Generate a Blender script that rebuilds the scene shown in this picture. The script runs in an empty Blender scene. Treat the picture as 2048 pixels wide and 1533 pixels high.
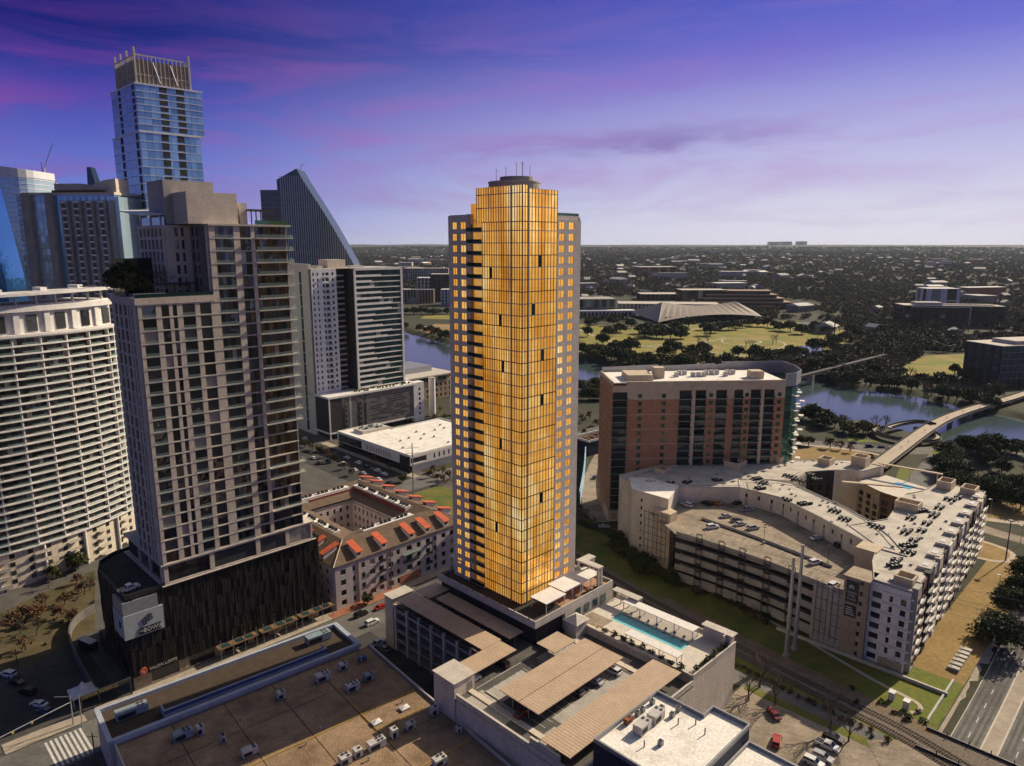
import bpy, bmesh, math, random
from mathutils import Vector, Matrix
from math import radians, sin, cos, pi, sqrt, atan2
random.seed(11)
SC = bpy.context.scene
D = bpy.data
COL = SC.collection
# ------------------------------------------------------------------ camera
CAMZ = 130.0
cd = D.cameras.new('camera'); cam = D.objects.new('camera', cd); COL.objects.link(cam)
cd.sensor_width = 36.0; cd.lens = 24.98; cd.clip_start = 1.0; cd.clip_end = 60000.0
cam.location = (0, 0, CAMZ); cam.rotation_euler = (radians(79.0), 0, 0)
SC.camera = cam
# ------------------------------------------------------------------ sun and sky
SUN_AZ = radians(37.5)      # direction to the sun, measured from +x towards +y
SUN_EL = radians(31.0)
sl = D.lights.new('sun', 'SUN'); sun = D.objects.new('sun', sl); COL.objects.link(sun)
sl.energy = 5.0; sl.angle = radians(0.53); sl.color = (1.0, 0.84, 0.62)
sd = Vector((cos(SUN_EL)*cos(SUN_AZ), cos(SUN_EL)*sin(SUN_AZ), sin(SUN_EL)))
sun.rotation_euler = (-sd).to_track_quat('-Z', 'Y').to_euler(); sun.location = (0, 0, 400)
W = D.worlds.new('World'); SC.world = W; W.use_nodes = True
wn = W.node_tree; wn.nodes.clear()
def N(nt, typ, **kw):
    n = nt.nodes.new(typ)
    for k, v in kw.items():
        if k.startswith('i_'):
            key = k[2:]; key = int(key) if key.isdigit() else key.replace('_', ' ')
            n.inputs[key].default_value = v
        else: setattr(n, k, v)
    return n
def ramp(nt, stops, interp='LINEAR'):
    r = N(nt, 'ShaderNodeValToRGB'); e = r.color_ramp.elements; r.color_ramp.interpolation = interp
    while len(e) < len(stops): e.new(0.5)
    for q, (p, c) in zip(e, stops):
        q.position = p; q.color = (c[0], c[1], c[2], 1) if hasattr(c, '__len__') else (c, c, c, 1)
    return r
def mth(nt, op, a, b=None, clamp=False):
    m = N(nt, 'ShaderNodeMath', operation=op, use_clamp=clamp)
    for i, x in enumerate((a, b)):
        if x is None: continue
        if isinstance(x, (int, float)): m.inputs[i].default_value = x
        else: nt.links.new(x, m.inputs[i])
    return m.outputs[0]
def mix(nt, fac, a, b, blend='MIX'):
    m = N(nt, 'ShaderNodeMix', data_type='RGBA', blend_type=blend)
    for s, x in ((0, fac), (6, a), (7, b)):
        if isinstance(x, (int, float)): m.inputs[s].default_value = x
        elif isinstance(x, tuple): m.inputs[s].default_value = (x[0], x[1], x[2], 1)
        else: nt.links.new(x, m.inputs[s])
    return m.outputs[2]
def build_world():
    L = wn.links.new
    tc = N(wn, 'ShaderNodeTexCoord'); sx = N(wn, 'ShaderNodeSeparateXYZ'); L(tc.outputs['Generated'], sx.inputs[0])
    X, Y, Z = sx.outputs
    z = mth(wn, 'MAXIMUM', Z, 0.0)
    # warm pale side of the sky towards the sun, deep blue away from it
    dot = mth(wn, 'ADD', mth(wn, 'MULTIPLY', X, cos(SUN_AZ)), mth(wn, 'MULTIPLY', Y, sin(SUN_AZ)))
    mr = N(wn, 'ShaderNodeMapRange', interpolation_type='SMOOTHSTEP', i_1=0.10, i_2=0.95); L(dot, mr.inputs[0])
    side = mr.outputs[0]
    warm = ramp(wn, [(0, (.80, .76, .86)), (.0425, (.694, .686, .815)), (.10, (.54, .53, .79)), (.158, (.40, .395, .74)), (.237, (.155, .17, .64)), (.30, (.075, .10, .54)), (.42, (.04, .06, .34)), (1, (.05, .075, .22))])
    cold = ramp(wn, [(0, (.33, .37, .72)), (.05, (.15, .22, .62)), (.10, (.11, .15, .57)), (.17, (.04, .055, .40)), (.236, (.0, .010, .18)), (.42, (.003, .016, .16)), (1, (.03, .05, .16))])
    L(z, warm.inputs[0]); L(z, cold.inputs[0])
    base = mix(wn, side, cold.outputs[0], warm.outputs[0])
    # thin streaky clouds
    mp = N(wn, 'ShaderNodeMapping'); mp.inputs['Scale'].default_value = (2.9, 1.9, 15.0); mp.inputs['Location'].default_value = (3.15, 1.4, 0.2)
    L(tc.outputs['Generated'], mp.inputs[0])
    n1 = N(wn, 'ShaderNodeTexNoise', i_Scale=1.25, i_Detail=7.0, i_Roughness=0.6, i_Distortion=0.9); L(mp.outputs[0], n1.inputs['Vector'])
    cl = ramp(wn, [(.47, 0.0), (.57, .5), (.68, 1.0)]); L(n1.outputs[0], cl.inputs[0])
    band = ramp(wn, [(0, .25), (.04, .55), (.11, 1), (.20, .7), (.28, .25), (.7, .1)]); L(z, band.inputs[0])
    cf = mth(wn, 'MULTIPLY', mth(wn, 'MULTIPLY', cl.outputs[0], band.outputs[0]), .52)
    # one long mauve bank low over the river, as the photograph has it, and a pink one to the left
    az = mth(wn, 'ARCTAN2', X, Y)
    n2 = N(wn, 'ShaderNodeTexNoise', i_Scale=1.0, i_Detail=4.0, i_Roughness=0.6)
    m2 = N(wn, 'ShaderNodeMapping'); m2.inputs['Scale'].default_value = (11, 11, 46); L(tc.outputs['Generated'], m2.inputs[0]); L(m2.outputs[0], n2.inputs['Vector'])
    wob = mth(wn, 'MULTIPLY', mth(wn, 'SUBTRACT', n2.outputs[0], .5), .055); thick = mth(wn, 'ADD', mth(wn, 'MULTIPLY', n2.outputs[0], 1.4), -.1, True)
    def bank(a0, aw, e0, ew, tilt, seed):
        da = mth(wn, 'SUBTRACT', az, a0)
        el = mth(wn, 'ADD', mth(wn, 'SUBTRACT', mth(wn, 'SUBTRACT', Z, e0), mth(wn, 'MULTIPLY', da, tilt)), wob)
        da = mth(wn, 'DIVIDE', da, aw); de = mth(wn, 'DIVIDE', el, ew)
        r2 = mth(wn, 'ADD', mth(wn, 'MULTIPLY', da, da), mth(wn, 'MULTIPLY', de, de))
        return mth(wn, 'MULTIPLY', mth(wn, 'POWER', 2.718, mth(wn, 'MULTIPLY', r2, -1.0)), thick)
    pink = mix(wn, side, (.33, .055, .34), (.44, .25, .60))
    out = mix(wn, cf, base, pink)
    b1 = bank(.19, .16, .137, .016, .05, 1.0); b2 = bank(-.02, .13, .128, .010, .06, 4.0); b3 = bank(-.66, .14, .155, .022, .10, 7.0); b4 = bank(-.70, .1, .11, .012, 0, 2.0); b5 = bank(.38, .2, .03, .006, -.02, 12.0); b6 = bank(-.12, .06, .03, .007, 0, 9.0); b7 = bank(.2, .25, .21, .03, .1, 17.0)
    out = mix(wn, mth(wn, 'MULTIPLY', b7, .5, True), out, (.27, .12, .55))
    out = mix(wn, mth(wn, 'MULTIPLY', b1, .95, True), out, (.22, .15, .44))
    out = mix(wn, mth(wn, 'MULTIPLY', b2, .8, True), out, (.33, .17, .52))
    out = mix(wn, mth(wn, 'MULTIPLY', b3, .9, True), out, (.27, .06, .33))
    out = mix(wn, mth(wn, 'MULTIPLY', b4, .9, True), out, (.22, .06, .36))
    out = mix(wn, mth(wn, 'MULTIPLY', b5, .5, True), out, (.52, .46, .68))
    out = mix(wn, mth(wn, 'MULTIPLY', b6, .5, True), out, (.5, .46, .74))
    sky = N(wn, 'ShaderNodeTexSky'); sky.sky_type = 'NISHITA'; sky.sun_disc = False
    sky.sun_elevation = SUN_EL; sky.sun_rotation = pi/2 - SUN_AZ
    sky.air_density = 1.0; sky.dust_density = 4.0; sky.ozone_density = 0.6
    up = N(wn, 'ShaderNodeMapRange', interpolation_type='SMOOTHSTEP', i_1=0.33, i_2=0.70); L(z, up.inputs[0])  # overhead the sky turns to dusty daylight, added as neutral fill for shaded walls
    out = mix(wn, 1.0, out, (.80, .80, .80), 'MULTIPLY')
    tot = mix(wn, up.outputs[0], out, mix(wn, 1.0, sky.outputs[0], (.065, .065, .065), "MULTIPLY"))
    bg = N(wn, 'ShaderNodeBackground', i_Strength=1.0); L(tot, bg.inputs[0])
    o = N(wn, 'ShaderNodeOutputWorld'); L(bg.outputs[0], o.inputs[0])
build_world()
SC.view_settings.view_transform = 'Standard'; SC.view_settings.look = 'None'
SC.view_settings.exposure = 0.32; SC.view_settings.gamma = 1.0; SC.view_settings.use_curve_mapping = False
# ------------------------------------------------------------------ materials
MATS = {}
def pieces_random(nt):
    oi = N(nt, 'ShaderNodeObjectInfo'); ge = N(nt, 'ShaderNodeNewGeometry')
    return mth(nt, 'FRACT', mth(nt, 'ADD', oi.outputs['Random'], ge.outputs['Random Per Island']))
def surf(name, c1, c2=None, scale=.6, rough=.85, bump=.0, spec=.3, var=0.0, metal=0.0, stretch=None, fine=None, contrast=(.35, .65)):
    if c2 is None: c2 = tuple(x*.78 for x in c1)
    m = D.materials.new(name); m.use_nodes = True; nt = m.node_tree; b = nt.nodes['Principled BSDF']; L = nt.links.new
    ge = N(nt, 'ShaderNodeNewGeometry'); vec = ge.outputs['Position']
    if stretch:
        mp = N(nt, 'ShaderNodeMapping'); mp.inputs['Scale'].default_value = stretch; L(vec, mp.inputs[0]); vec = mp.outputs[0]
    n = N(nt, 'ShaderNodeTexNoise', i_Scale=scale, i_Detail=6.0, i_Roughness=.62); L(vec, n.inputs['Vector'])
    r = ramp(nt, [(contrast[0], c1), (contrast[1], c2)]); L(n.outputs[0], r.inputs[0]); col = r.outputs[0]
    n2 = N(nt, 'ShaderNodeTexNoise', i_Scale=scale*(fine or 9), i_Detail=3.0); L(ge.outputs['Position'], n2.inputs['Vector'])
    r2 = ramp(nt, [(.3, .80), (.7, 1.15)]); L(n2.outputs[0], r2.inputs[0])
    col = mix(nt, 1.0, col, r2.outputs[0], 'MULTIPLY')
    if var:
        rr = ramp(nt, [(0, 1-var), (1, 1+var)]); L(pieces_random(nt), rr.inputs[0]); col = mix(nt, 1.0, col, rr.outputs[0], 'MULTIPLY')
    L(col, b.inputs['Base Color']); b.inputs['Roughness'].default_value = rough; b.inputs['Metallic'].default_value = metal
    b.inputs['Specular IOR Level'].default_value = spec
    if bump:
        bp = N(nt, 'ShaderNodeBump', i_Strength=bump, i_Distance=.3); L(n2.outputs[0], bp.inputs['Height']); L(bp.outputs[0], b.inputs['Normal'])
    MATS[name] = m; return m
def glass(name, tint, tint2=None, metal=.55, rough=.06, var=.35, wav=.04, curtains=0.0):
    tint2 = tint2 or tuple(x*.45 for x in tint)
    m = D.materials.new(name); m.use_nodes = True; nt = m.node_tree; b = nt.nodes['Principled BSDF']; L = nt.links.new
    rnd = pieces_random(nt); ge = N(nt, 'ShaderNodeNewGeometry')
    r = ramp(nt, [(0, tint2), (1, tint)]); L(rnd, r.inputs[0]); col = r.outputs[0]
    n = N(nt, 'ShaderNodeTexNoise', i_Scale=.12, i_Detail=2.0); L(ge.outputs['Position'], n.inputs['Vector'])
    mt = metal
    if curtains:
        st = mth(nt, 'GREATER_THAN', mth(nt, 'FRACT', mth(nt, 'MULTIPLY', rnd, 7.13)), 1-curtains)
        col = mix(nt, st, col, (.30, .28, .25)); mm = mth(nt, 'MULTIPLY', mth(nt, 'SUBTRACT', 1.0, st), metal); L(mm, b.inputs['Metallic'])
    else: b.inputs['Metallic'].default_value = metal
    L(col, b.inputs['Base Color']); b.inputs['Roughness'].default_value = rough
    b.inputs['Specular IOR Level'].default_value = .6
    # every pane is set a little differently and is a little bowed
    wn_ = N(nt, 'ShaderNodeTexWhiteNoise', noise_dimensions='1D'); L(rnd, wn_.inputs['W'])
    vm = N(nt, 'ShaderNodeVectorMath', operation='SUBTRACT'); L(wn_.outputs['Color'], vm.inputs[0]); vm.inputs[1].default_value = (.5, .5, .5)
    vs = N(nt, 'ShaderNodeVectorMath', operation='SCALE'); L(vm.outputs[0], vs.inputs[0]); vs.inputs['Scale'].default_value = wav
    n3 = N(nt, 'ShaderNodeTexNoise', i_Scale=.5, i_Detail=1.0); L(ge.outputs['Position'], n3.inputs['Vector'])
    vm2 = N(nt, 'ShaderNodeVectorMath', operation='SUBTRACT'); L(n3.outputs['Color'], vm2.inputs[0]); vm2.inputs[1].default_value = (.5, .5, .5)
    vs2 = N(nt, 'ShaderNodeVectorMath', operation='SCALE'); L(vm2.outputs[0], vs2.inputs[0]); vs2.inputs['Scale'].default_value = wav*1.2
    va = N(nt, 'ShaderNodeVectorMath', operation='ADD'); L(vs.outputs[0], va.inputs[0]); L(vs2.outputs[0], va.inputs[1])
    vb = N(nt, 'ShaderNodeVectorMath', operation='ADD'); L(va.outputs[0], vb.inputs[0]); L(ge.outputs['Normal'], vb.inputs[1])
    vn = N(nt, 'ShaderNodeVectorMath', operation='NORMALIZE'); L(vb.outputs[0], vn.inputs[0]); L(vn.outputs[0], b.inputs['Normal'])
    MATS[name] = m; return m
def gold_glow_glass(name, e):  # gold reflection painted as streaky colour and made to glow, no lamps behind
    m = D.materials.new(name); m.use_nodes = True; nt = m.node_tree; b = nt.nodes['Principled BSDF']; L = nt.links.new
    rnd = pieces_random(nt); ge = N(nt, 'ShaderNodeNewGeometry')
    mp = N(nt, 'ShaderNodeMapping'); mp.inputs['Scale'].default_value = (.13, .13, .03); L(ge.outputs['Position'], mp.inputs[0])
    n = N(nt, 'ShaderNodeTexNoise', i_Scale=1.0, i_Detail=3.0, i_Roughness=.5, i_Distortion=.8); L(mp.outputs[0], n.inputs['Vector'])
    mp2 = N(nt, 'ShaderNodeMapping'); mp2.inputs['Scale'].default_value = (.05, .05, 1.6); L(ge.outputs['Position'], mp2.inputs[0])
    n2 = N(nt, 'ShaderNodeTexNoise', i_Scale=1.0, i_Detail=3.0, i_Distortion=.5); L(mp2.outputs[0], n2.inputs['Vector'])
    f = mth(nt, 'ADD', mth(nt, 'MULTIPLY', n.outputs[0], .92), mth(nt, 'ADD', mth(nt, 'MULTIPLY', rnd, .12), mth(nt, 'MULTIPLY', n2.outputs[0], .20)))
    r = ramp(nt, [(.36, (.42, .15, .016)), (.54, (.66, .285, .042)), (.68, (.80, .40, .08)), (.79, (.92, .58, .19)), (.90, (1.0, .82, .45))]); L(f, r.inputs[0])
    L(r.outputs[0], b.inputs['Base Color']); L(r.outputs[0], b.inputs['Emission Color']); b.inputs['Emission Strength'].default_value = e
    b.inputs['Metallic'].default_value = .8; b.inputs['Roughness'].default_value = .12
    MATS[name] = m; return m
def leafmat(name, c1, c2, var=.35):
    m = D.materials.new(name); m.use_nodes = True; nt = m.node_tree; b = nt.nodes['Principled BSDF']; L = nt.links.new
    ge = N(nt, 'ShaderNodeNewGeometry'); oi = N(nt, 'ShaderNodeObjectInfo')
    r = ramp(nt, [(0, c1), (1, c2)]); L(mth(nt, 'FRACT', mth(nt, 'ADD', mth(nt, 'MULTIPLY', ge.outputs['Random Per Island'], .55), oi.outputs['Random'])), r.inputs[0])
    rr = ramp(nt, [(0, 1-var), (1, 1+var)]); L(ge.outputs['Random Per Island'], rr.inputs[0])
    L(mix(nt, 1.0, r.outputs[0], rr.outputs[0], 'MULTIPLY'), b.inputs['Base Color']); b.inputs['Roughness'].default_value = .75
    b.inputs['Specular IOR Level'].default_value = .2
    MATS[name] = m; return m
def paint(name, col, rough=.25, metal=0.0, coat=.6):
    m = D.materials.new(name); m.use_nodes = True; nt = m.node_tree; b = nt.nodes['Principled BSDF']
    ge = N(nt, 'ShaderNodeNewGeometry'); n = N(nt, 'ShaderNodeTexNoise', i_Scale=2.5, i_Detail=3.0); nt.links.new(ge.outputs['Position'], n.inputs['Vector'])
    r = ramp(nt, [(.3, tuple(x*.86 for x in col)), (.7, col)]); nt.links.new(n.outputs[0], r.inputs[0]); nt.links.new(r.outputs[0], b.inputs['Base Color'])
    b.inputs['Roughness'].default_value = rough; b.inputs['Metallic'].default_value = metal; b.inputs['Coat Weight'].default_value = coat
    MATS[name] = m; return m
def ribbed(name, c1, c2, period, axis, rough=.6):
    # corrugated sheet metal: ribs along one ground direction, with a slow stain
    m = surf(name, c1, c2, .25, rough); nt = m.node_tree; b = nt.nodes['Principled BSDF']; L = nt.links.new
    ge = N(nt, 'ShaderNodeNewGeometry'); mp = N(nt, 'ShaderNodeMapping'); mp.inputs['Rotation'].default_value = (0, 0, axis); L(ge.outputs['Position'], mp.inputs[0])
    w = N(nt, 'ShaderNodeTexWave', i_Scale=1/period*.314, i_Distortion=0.0); w.bands_direction = 'X'; L(mp.outputs[0], w.inputs['Vector'])
    bp = N(nt, 'ShaderNodeBump', i_Strength=.3, i_Distance=.1); L(w.outputs['Fac'], bp.inputs['Height']); L(bp.outputs[0], b.inputs['Normal'])
    old = b.inputs['Base Color'].links[0].from_socket
    rr = ramp(nt, [(0, .90), (1, 1.02)]); L(w.outputs['Fac'], rr.inputs[0])
    L(mix(nt, 1.0, old, rr.outputs[0], 'MULTIPLY'), b.inputs['Base Color']); return m
surf('concrete', (.36, .335, .29), (.27, .25, .22), .25, .9)
surf('concrete_grey', (.42, .39, .345), (.33, .31, .275), .3, .9)
surf('concrete_light', (.55, .51, .44), (.46, .42, .36), .3, .88)
surf('tower_concrete', (.60, .555, .49), (.50, .46, .405), .3, .9)
surf('sign_panel', (.40, .43, .42), (.34, .37, .36), .5, .6)
surf('concrete_warm', (.62, .545, .44), (.52, .455, .365), .3, .9)
surf('cream_wall', (.70, .625, .49), (.55, .485, .375), .18, .9, stretch=(1, 1, .35))
surf('white_wall', (.74, .72, .68), (.64, .62, .58), .3, .8)
surf('white_metal', (.72, .72, .72), (.62, .62, .63), .3, .45)
surf('dark_metal', (.035, .035, .037), (.025, .025, .028), .6, .5)
surf('grey_metal', (.30, .31, .32), (.23, .24, .25), 1.2, .5, metal=.35)
surf('galvanised', (.42, .43, .44), (.33, .34, .36), .8, .42, metal=.5)
surf('unit_casing', (.55, .53, .49), (.42, .40, .37), .9, .6)
surf('unit_casing_blue', (.26, .33, .36), (.20, .26, .29), .9, .6)
surf('black_fan', (.02, .02, .02), (.012, .012, .012), 2, .6)
surf('asphalt', (.058, .056, .054), (.040, .039, .038), .16, .93, bump=.1)
surf('asphalt_worn', (.115, .108, .098), (.075, .070, .064), .12, .93)
surf('road_grey', (.16, .155, .145), (.105, .10, .093), .10, .92)
surf('dark_lot', (.075, .07, .062), (.045, .042, .038), .09, .95)
surf('sidewalk', (.42, .36, .28), (.32, .27, .21), .35, .9, var=.06)
surf('brick_paving', (.36, .15, .085), (.26, .10, .06), .5, .9)
surf('pale_lot', (.34, .28, .21), (.19, .155, .115), .13, .95)
surf('paint_white', (.66, .65, .61), (.48, .47, .44), .8, .8)
surf('paint_yellow', (.62, .42, .06), (.5, .33, .05), .8, .8)
surf('gravel_roof', (.34, .235, .145), (.19, .125, .075), .16, 1.0, bump=.5, fine=15, var=.07)
surf('roof_seam', (.05, .038, .028), (.035, .026, .02), .5, 1.0)
surf('white_roof', (.80, .77, .70), (.56, .50, .42), .22, .85, contrast=(.48, .80))
surf('tan_roof', (.54, .50, .43), (.37, .335, .28), .16, .9, contrast=(.42, .70))
surf('blue_parapet', (.40, .44, .50), (.33, .37, .43), .3, .7)
surf('gravel_dark', (.075, .055, .038), (.055, .04, .028), .4, 1.0, bump=.4, fine=8)
surf('dirt', (.21, .155, .095), (.14, .10, .06), .15, 1.0)
surf('ballast', (.20, .165, .13), (.13, .105, .085), 1.2, 1.0, bump=.4, fine=3)
surf('timber', (.10, .078, .058), (.07, .053, .04), 1.0, .95)
surf('rail_steel', (.14, .10, .08), (.09, .07, .06), 1.0, .5, metal=.6)
surf('stone', (.42, .345, .245), (.30, .24, .165), .8, .9, var=.1)
surf('brick', (.43, .235, .135), (.34, .175, .10), .22, .9, fine=14)
surf('brick_dark', (.15, .085, .055), (.11, .062, .04), .3, .9)
surf('limestone', (.58, .48, .35), (.47, .385, .275), .25, .9)
surf('tan_stone', (.42, .31, .20), (.33, .24, .15), .25, .9)
surf('orange_brick', (.44, .19, .10), (.33, .14, .075), .3, .9)
surf('dark_clad', (.020, .017, .014), (.011, .010, .009), .4, .6, var=.5)
surf('charcoal_wall', (.045, .042, .04), (.03, .028, .028), .4, .8)
surf('pink_wall', (.56, .49, .47), (.44, .385, .37), .22, .9, stretch=(1, 1, .4))
surf('shingle', (.155, .108, .075), (.105, .073, .052), .5, .95, fine=6)
surf('red_metal', (.55, .125, .05), (.44, .09, .035), .4, .55)
surf('dark_red', (.20, .03, .02), (.15, .022, .015), .5, .6)
surf('teal_glass_rail', (.02, .06, .055), (.012, .04, .04), .7, .1, metal=.35, var=.3)
surf('rust', (.30, .12, .05), (.2, .08, .035), 1.0, .9)
surf('bark', (.085, .066, .05), (.055, .043, .033), 1.5, 1.0)
surf('twig', (.125, .095, .075), (.085, .065, .05), .8, 1.0)
surf('scrub_ground', (.115, .085, .045), (.055, .052, .020), .10, 1.0, bump=.3, fine=9)
surf('soil', (.12, .08, .05), (.08, .055, .035), .5, 1.0)
surf('terracotta_paver', (.46, .27, .17), (.36, .21, .13), .6, .9, var=.08)
surf('pool_deck', (.62, .57, .49), (.54, .49, .42), .5, .85)
surf('wood', (.23, .14, .08), (.16, .095, .055), .8, .7)
surf('fabric_white', (.76, .74, .70), (.68, .66, .62), .4, .8)
surf('tyre', (.015, .015, .015), (.011, .011, .011), 2, .8)
surf('far_roof', (.48, .46, .43), (.32, .31, .29), .05, .8, var=.35)
surf('far_wall', (.42, .38, .32), (.30, .27, .23), .05, .9, var=.3)
surf('green_copper', (.16, .22, .19), (.12, .17, .15), .05, .6)
surf('skin', (.45, .28, .19), (.4, .24, .16), 3, .6)
surf('cloth_dark', (.06, .06, .08), (.04, .04, .055), 3, .9)
surf('mural_blue', (.05, .20, .42), (.42, .44, .46), .22, .7, contrast=(.46, .6))
surf('mural_side', (.18, .42, .60), (.40, .52, .58), .15, .7)
surf('navy_wall', (.02, .028, .05), (.015, .02, .038), .3, .7)
surf('grass', (.10, .15, .018), (.16, .15, .03), .045, 1.0, bump=.2, fine=14)
surf('grass_dry', (.30, .20, .075), (.22, .155, .055), .05, 1.0, bump=.2, fine=14)
surf('grass_rail', (.17, .15, .035), (.075, .105, .016), .12, 1.0, bump=.3, fine=10)
surf('grass_park', (.15, .18, .022), (.30, .22, .06), .030, 1.0, fine=16)
surf('path', (.48, .41, .32), (.40, .34, .26), .2, .95)
ribbed('carport_roof', (.50, .375, .26), (.43, .32, .22), .95, radians(-45), .62)
ribbed('carport_roof_b', (.50, .375, .26), (.43, .32, .22), .95, radians(45), .62)
ribbed('swoop_roof', (.35, .30, .24), (.29, .25, .20), 3.0, radians(-30), .6)
glass('window_dark', (.05, .058, .066), (.014, .016, .018), .12, .05, curtains=.05)
glass('window_teal', (.035, .085, .09), (.015, .035, .04), .25, .06, curtains=.04)
glass('window_bowie', (.10, .105, .11), (.016, .018, .02), .3, .04, wav=.12, curtains=.05)
glass('window_blue', (.30, .52, .66), (.14, .30, .46), .45, .08)
glass('window_paleblue', (.42, .55, .60), (.30, .42, .48), .35, .1)
glass('window_deepblue', (.05, .22, .55), (.035, .15, .42), .8, .08)
glass('window_sail', (.11, .17, .17), (.05, .085, .085), .12, .2)
glass('window_green', (.05, .15, .11), (.02, .06, .045), .3, .06)
glass('pane_dark_teal', (.015, .05, .06), (.008, .03, .035), .4, .05)
glass('car_glass', (.03, .035, .04), (.02, .02, .025), .5, .04)
def rail_glass():
    m = D.materials.new('rail_glass'); m.use_nodes = True; nt = m.node_tree; b = nt.nodes['Principled BSDF']
    b.inputs['Base Color'].default_value = (.30, .42, .40, 1); b.inputs['Roughness'].default_value = .08; b.inputs['Alpha'].default_value = .22; MATS['rail_glass'] = m
rail_glass()
surf('podium_grey', (.15, .14, .13), (.11, .105, .10), .3, .85)
gold_glow_glass('gold_glow_pane', .60)
gold_glow_glass('gold_glow_window', .72)
gold_glow_glass('gold_glow_flat', .42)
leafmat('leaf_oak', (.028, .045, .014), (.055, .070, .022))
leafmat('leaf_mid', (.050, .062, .018), (.085, .085, .028))
leafmat('leaf_brown', (.105, .062, .032), (.15, .075, .035))
leafmat('leaf_yellow', (.20, .145, .022), (.26, .13, .025))
leafmat('leaf_grey', (.075, .062, .048), (.10, .08, .058))
leafmat('leaf_far', (.030, .050, .026), (.105, .092, .050), .5)
for nm, c in dict(car_white=(.75, .75, .74), car_silver=(.42, .43, .45), car_black=(.012, .012, .014), car_grey=(.12, .125, .13), car_red=(.42, .03, .02), car_darkred=(.16, .012, .015), car_blue=(.05, .09, .2), car_orange=(.6, .16, .02)).items(): paint(nm, c)
paint('chrome', (.5, .5, .5), .2, .9, 0)
paint('lamp_red', (.5, .02, .015), .2); paint('lamp_clear', (.8, .8, .76), .15)
# ------------------------------------------------------------------ mesh helpers
class MB:
    def __init__(s): s.v = []; s.f = []; s.mi = []; s.m = 0
    def add(s, vs, fs):
        o = len(s.v); s.v += [tuple(v) for v in vs]
        for f in fs: s.f.append([i+o for i in f]); s.mi.append(s.m)
        return s
    def box(s, c, sz, rz=0.0):
        hx, hy, hz = sz[0]/2, sz[1]/2, sz[2]/2; ca, sa = cos(rz), sin(rz)
        vs = [(c[0]+ca*x-sa*y, c[1]+sa*x+ca*y, c[2]+z) for z in (-hz, hz) for x, y in ((-hx, -hy), (hx, -hy), (hx, hy), (-hx, hy))]
        return s.add(vs, [(0, 3, 2, 1), (4, 5, 6, 7), (0, 1, 5, 4), (1, 2, 6, 5), (2, 3, 7, 6), (3, 0, 4, 7)])
    def it(s, item): return s.box(*item)
    def b(s, x0, x1, y0, y1, z0, z1): return s.box(((x0+x1)/2, (y0+y1)/2, (z0+z1)/2), (abs(x1-x0), abs(y1-y0), abs(z1-z0)))
    def prism(s, poly, z0, z1, bottom=True):
        n = len(poly); a = sum(poly[i][0]*poly[(i+1) % n][1]-poly[(i+1) % n][0]*poly[i][1] for i in range(n))
        if a < 0: poly = poly[::-1]
        f0 = z0 if callable(z0) else (lambda x, y: z0); f1 = z1 if callable(z1) else (lambda x, y: z1)
        vs = [(x, y, f0(x, y)) for x, y in poly]+[(x, y, f1(x, y)) for x, y in poly]
        fs = [tuple(range(n, 2*n))]+[(i, (i+1) % n, n+(i+1) % n, n+i) for i in range(n)]
        if bottom: fs.append(tuple(range(n-1, -1, -1)))
        return s.add(vs, fs)
    def wallring(s, poly, z0, z1, t, closed=True):
        n = len(poly)
        for i in range(n if closed else n-1):
            (x0, y0), (x1, y1) = poly[i], poly[(i+1) % n]; L = sqrt((x1-x0)**2+(y1-y0)**2)
            if L < .01: continue
            a = atan2(y1-y0, x1-x0); s.box(((x0+x1)/2, (y0+y1)/2, (z0+z1)/2), (L+t*.98, t, z1-z0+.003*(i % 2)), a)
        return s
    def quad(s, *p): return s.add(p, [tuple(range(len(p)))])
    def tube(s, pts, r, n=6, cap=True):
        pts = [Vector(p) for p in pts]; k = len(pts); rs = r if hasattr(r, '__len__') else [r]*k; vs = []; fs = []
        for i, p in enumerate(pts):
            d = (pts[min(i+1, k-1)]-pts[max(i-1, 0)]); d = d.normalized() if d.length > 1e-6 else Vector((0, 0, 1))
            u = d.cross(Vector((0, 0, 1))) if abs(d.z) < .95 else d.cross(Vector((1, 0, 0)))
            u.normalize(); w = d.cross(u)
            for j in range(n):
                a = 2*pi*j/n; vs.append(p+u*cos(a)*rs[i]+w*sin(a)*rs[i])
        for i in range(k-1):
            for j in range(n): fs.append((i*n+j, i*n+(j+1) % n, (i+1)*n+(j+1) % n, (i+1)*n+j))
        if cap: fs += [tuple(range(n))[::-1], tuple(range((k-1)*n, k*n))]
        return s.add(vs, fs)
    def cyl(s, c, r, z0, z1, n=12, r2=None): return s.tube([(c[0], c[1], z0), (c[0], c[1], z1)], [r, r if r2 is None else r2], n)
    def mesh(s, name, mats, smooth=False):
        me = D.meshes.new(name); me.from_pydata(s.v, [], s.f)
        for m in (mats if isinstance(mats, (list, tuple)) else [mats]): me.materials.append(MATS[m] if isinstance(m, str) else m)
        if any(s.mi): me.polygons.foreach_set('material_index', s.mi)
        if smooth: me.polygons.foreach_set('use_smooth', [True]*len(me.polygons))
        me.update(); return me
    def build(s, name, mats, parent=None, label=None, kind=None, smooth=False):
        o = D.objects.new(name, s.mesh(name, mats, smooth)); COL.objects.link(o)
        if parent: o.parent = parent
        if label: o['label'] = label
        if kind: o['kind'] = kind
        return o
def thing(name, label, cat, loc=(0, 0, 0), rz=0.0, group=None):
    o = D.objects.new(name, None); COL.objects.link(o); o.location = loc if len(loc) == 3 else (loc[0], loc[1], 0); o.rotation_euler = (0, 0, rz)
    o.empty_display_size = .5; o['label'] = label; o['category'] = cat
    if group: o['group'] = group
    return o
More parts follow.
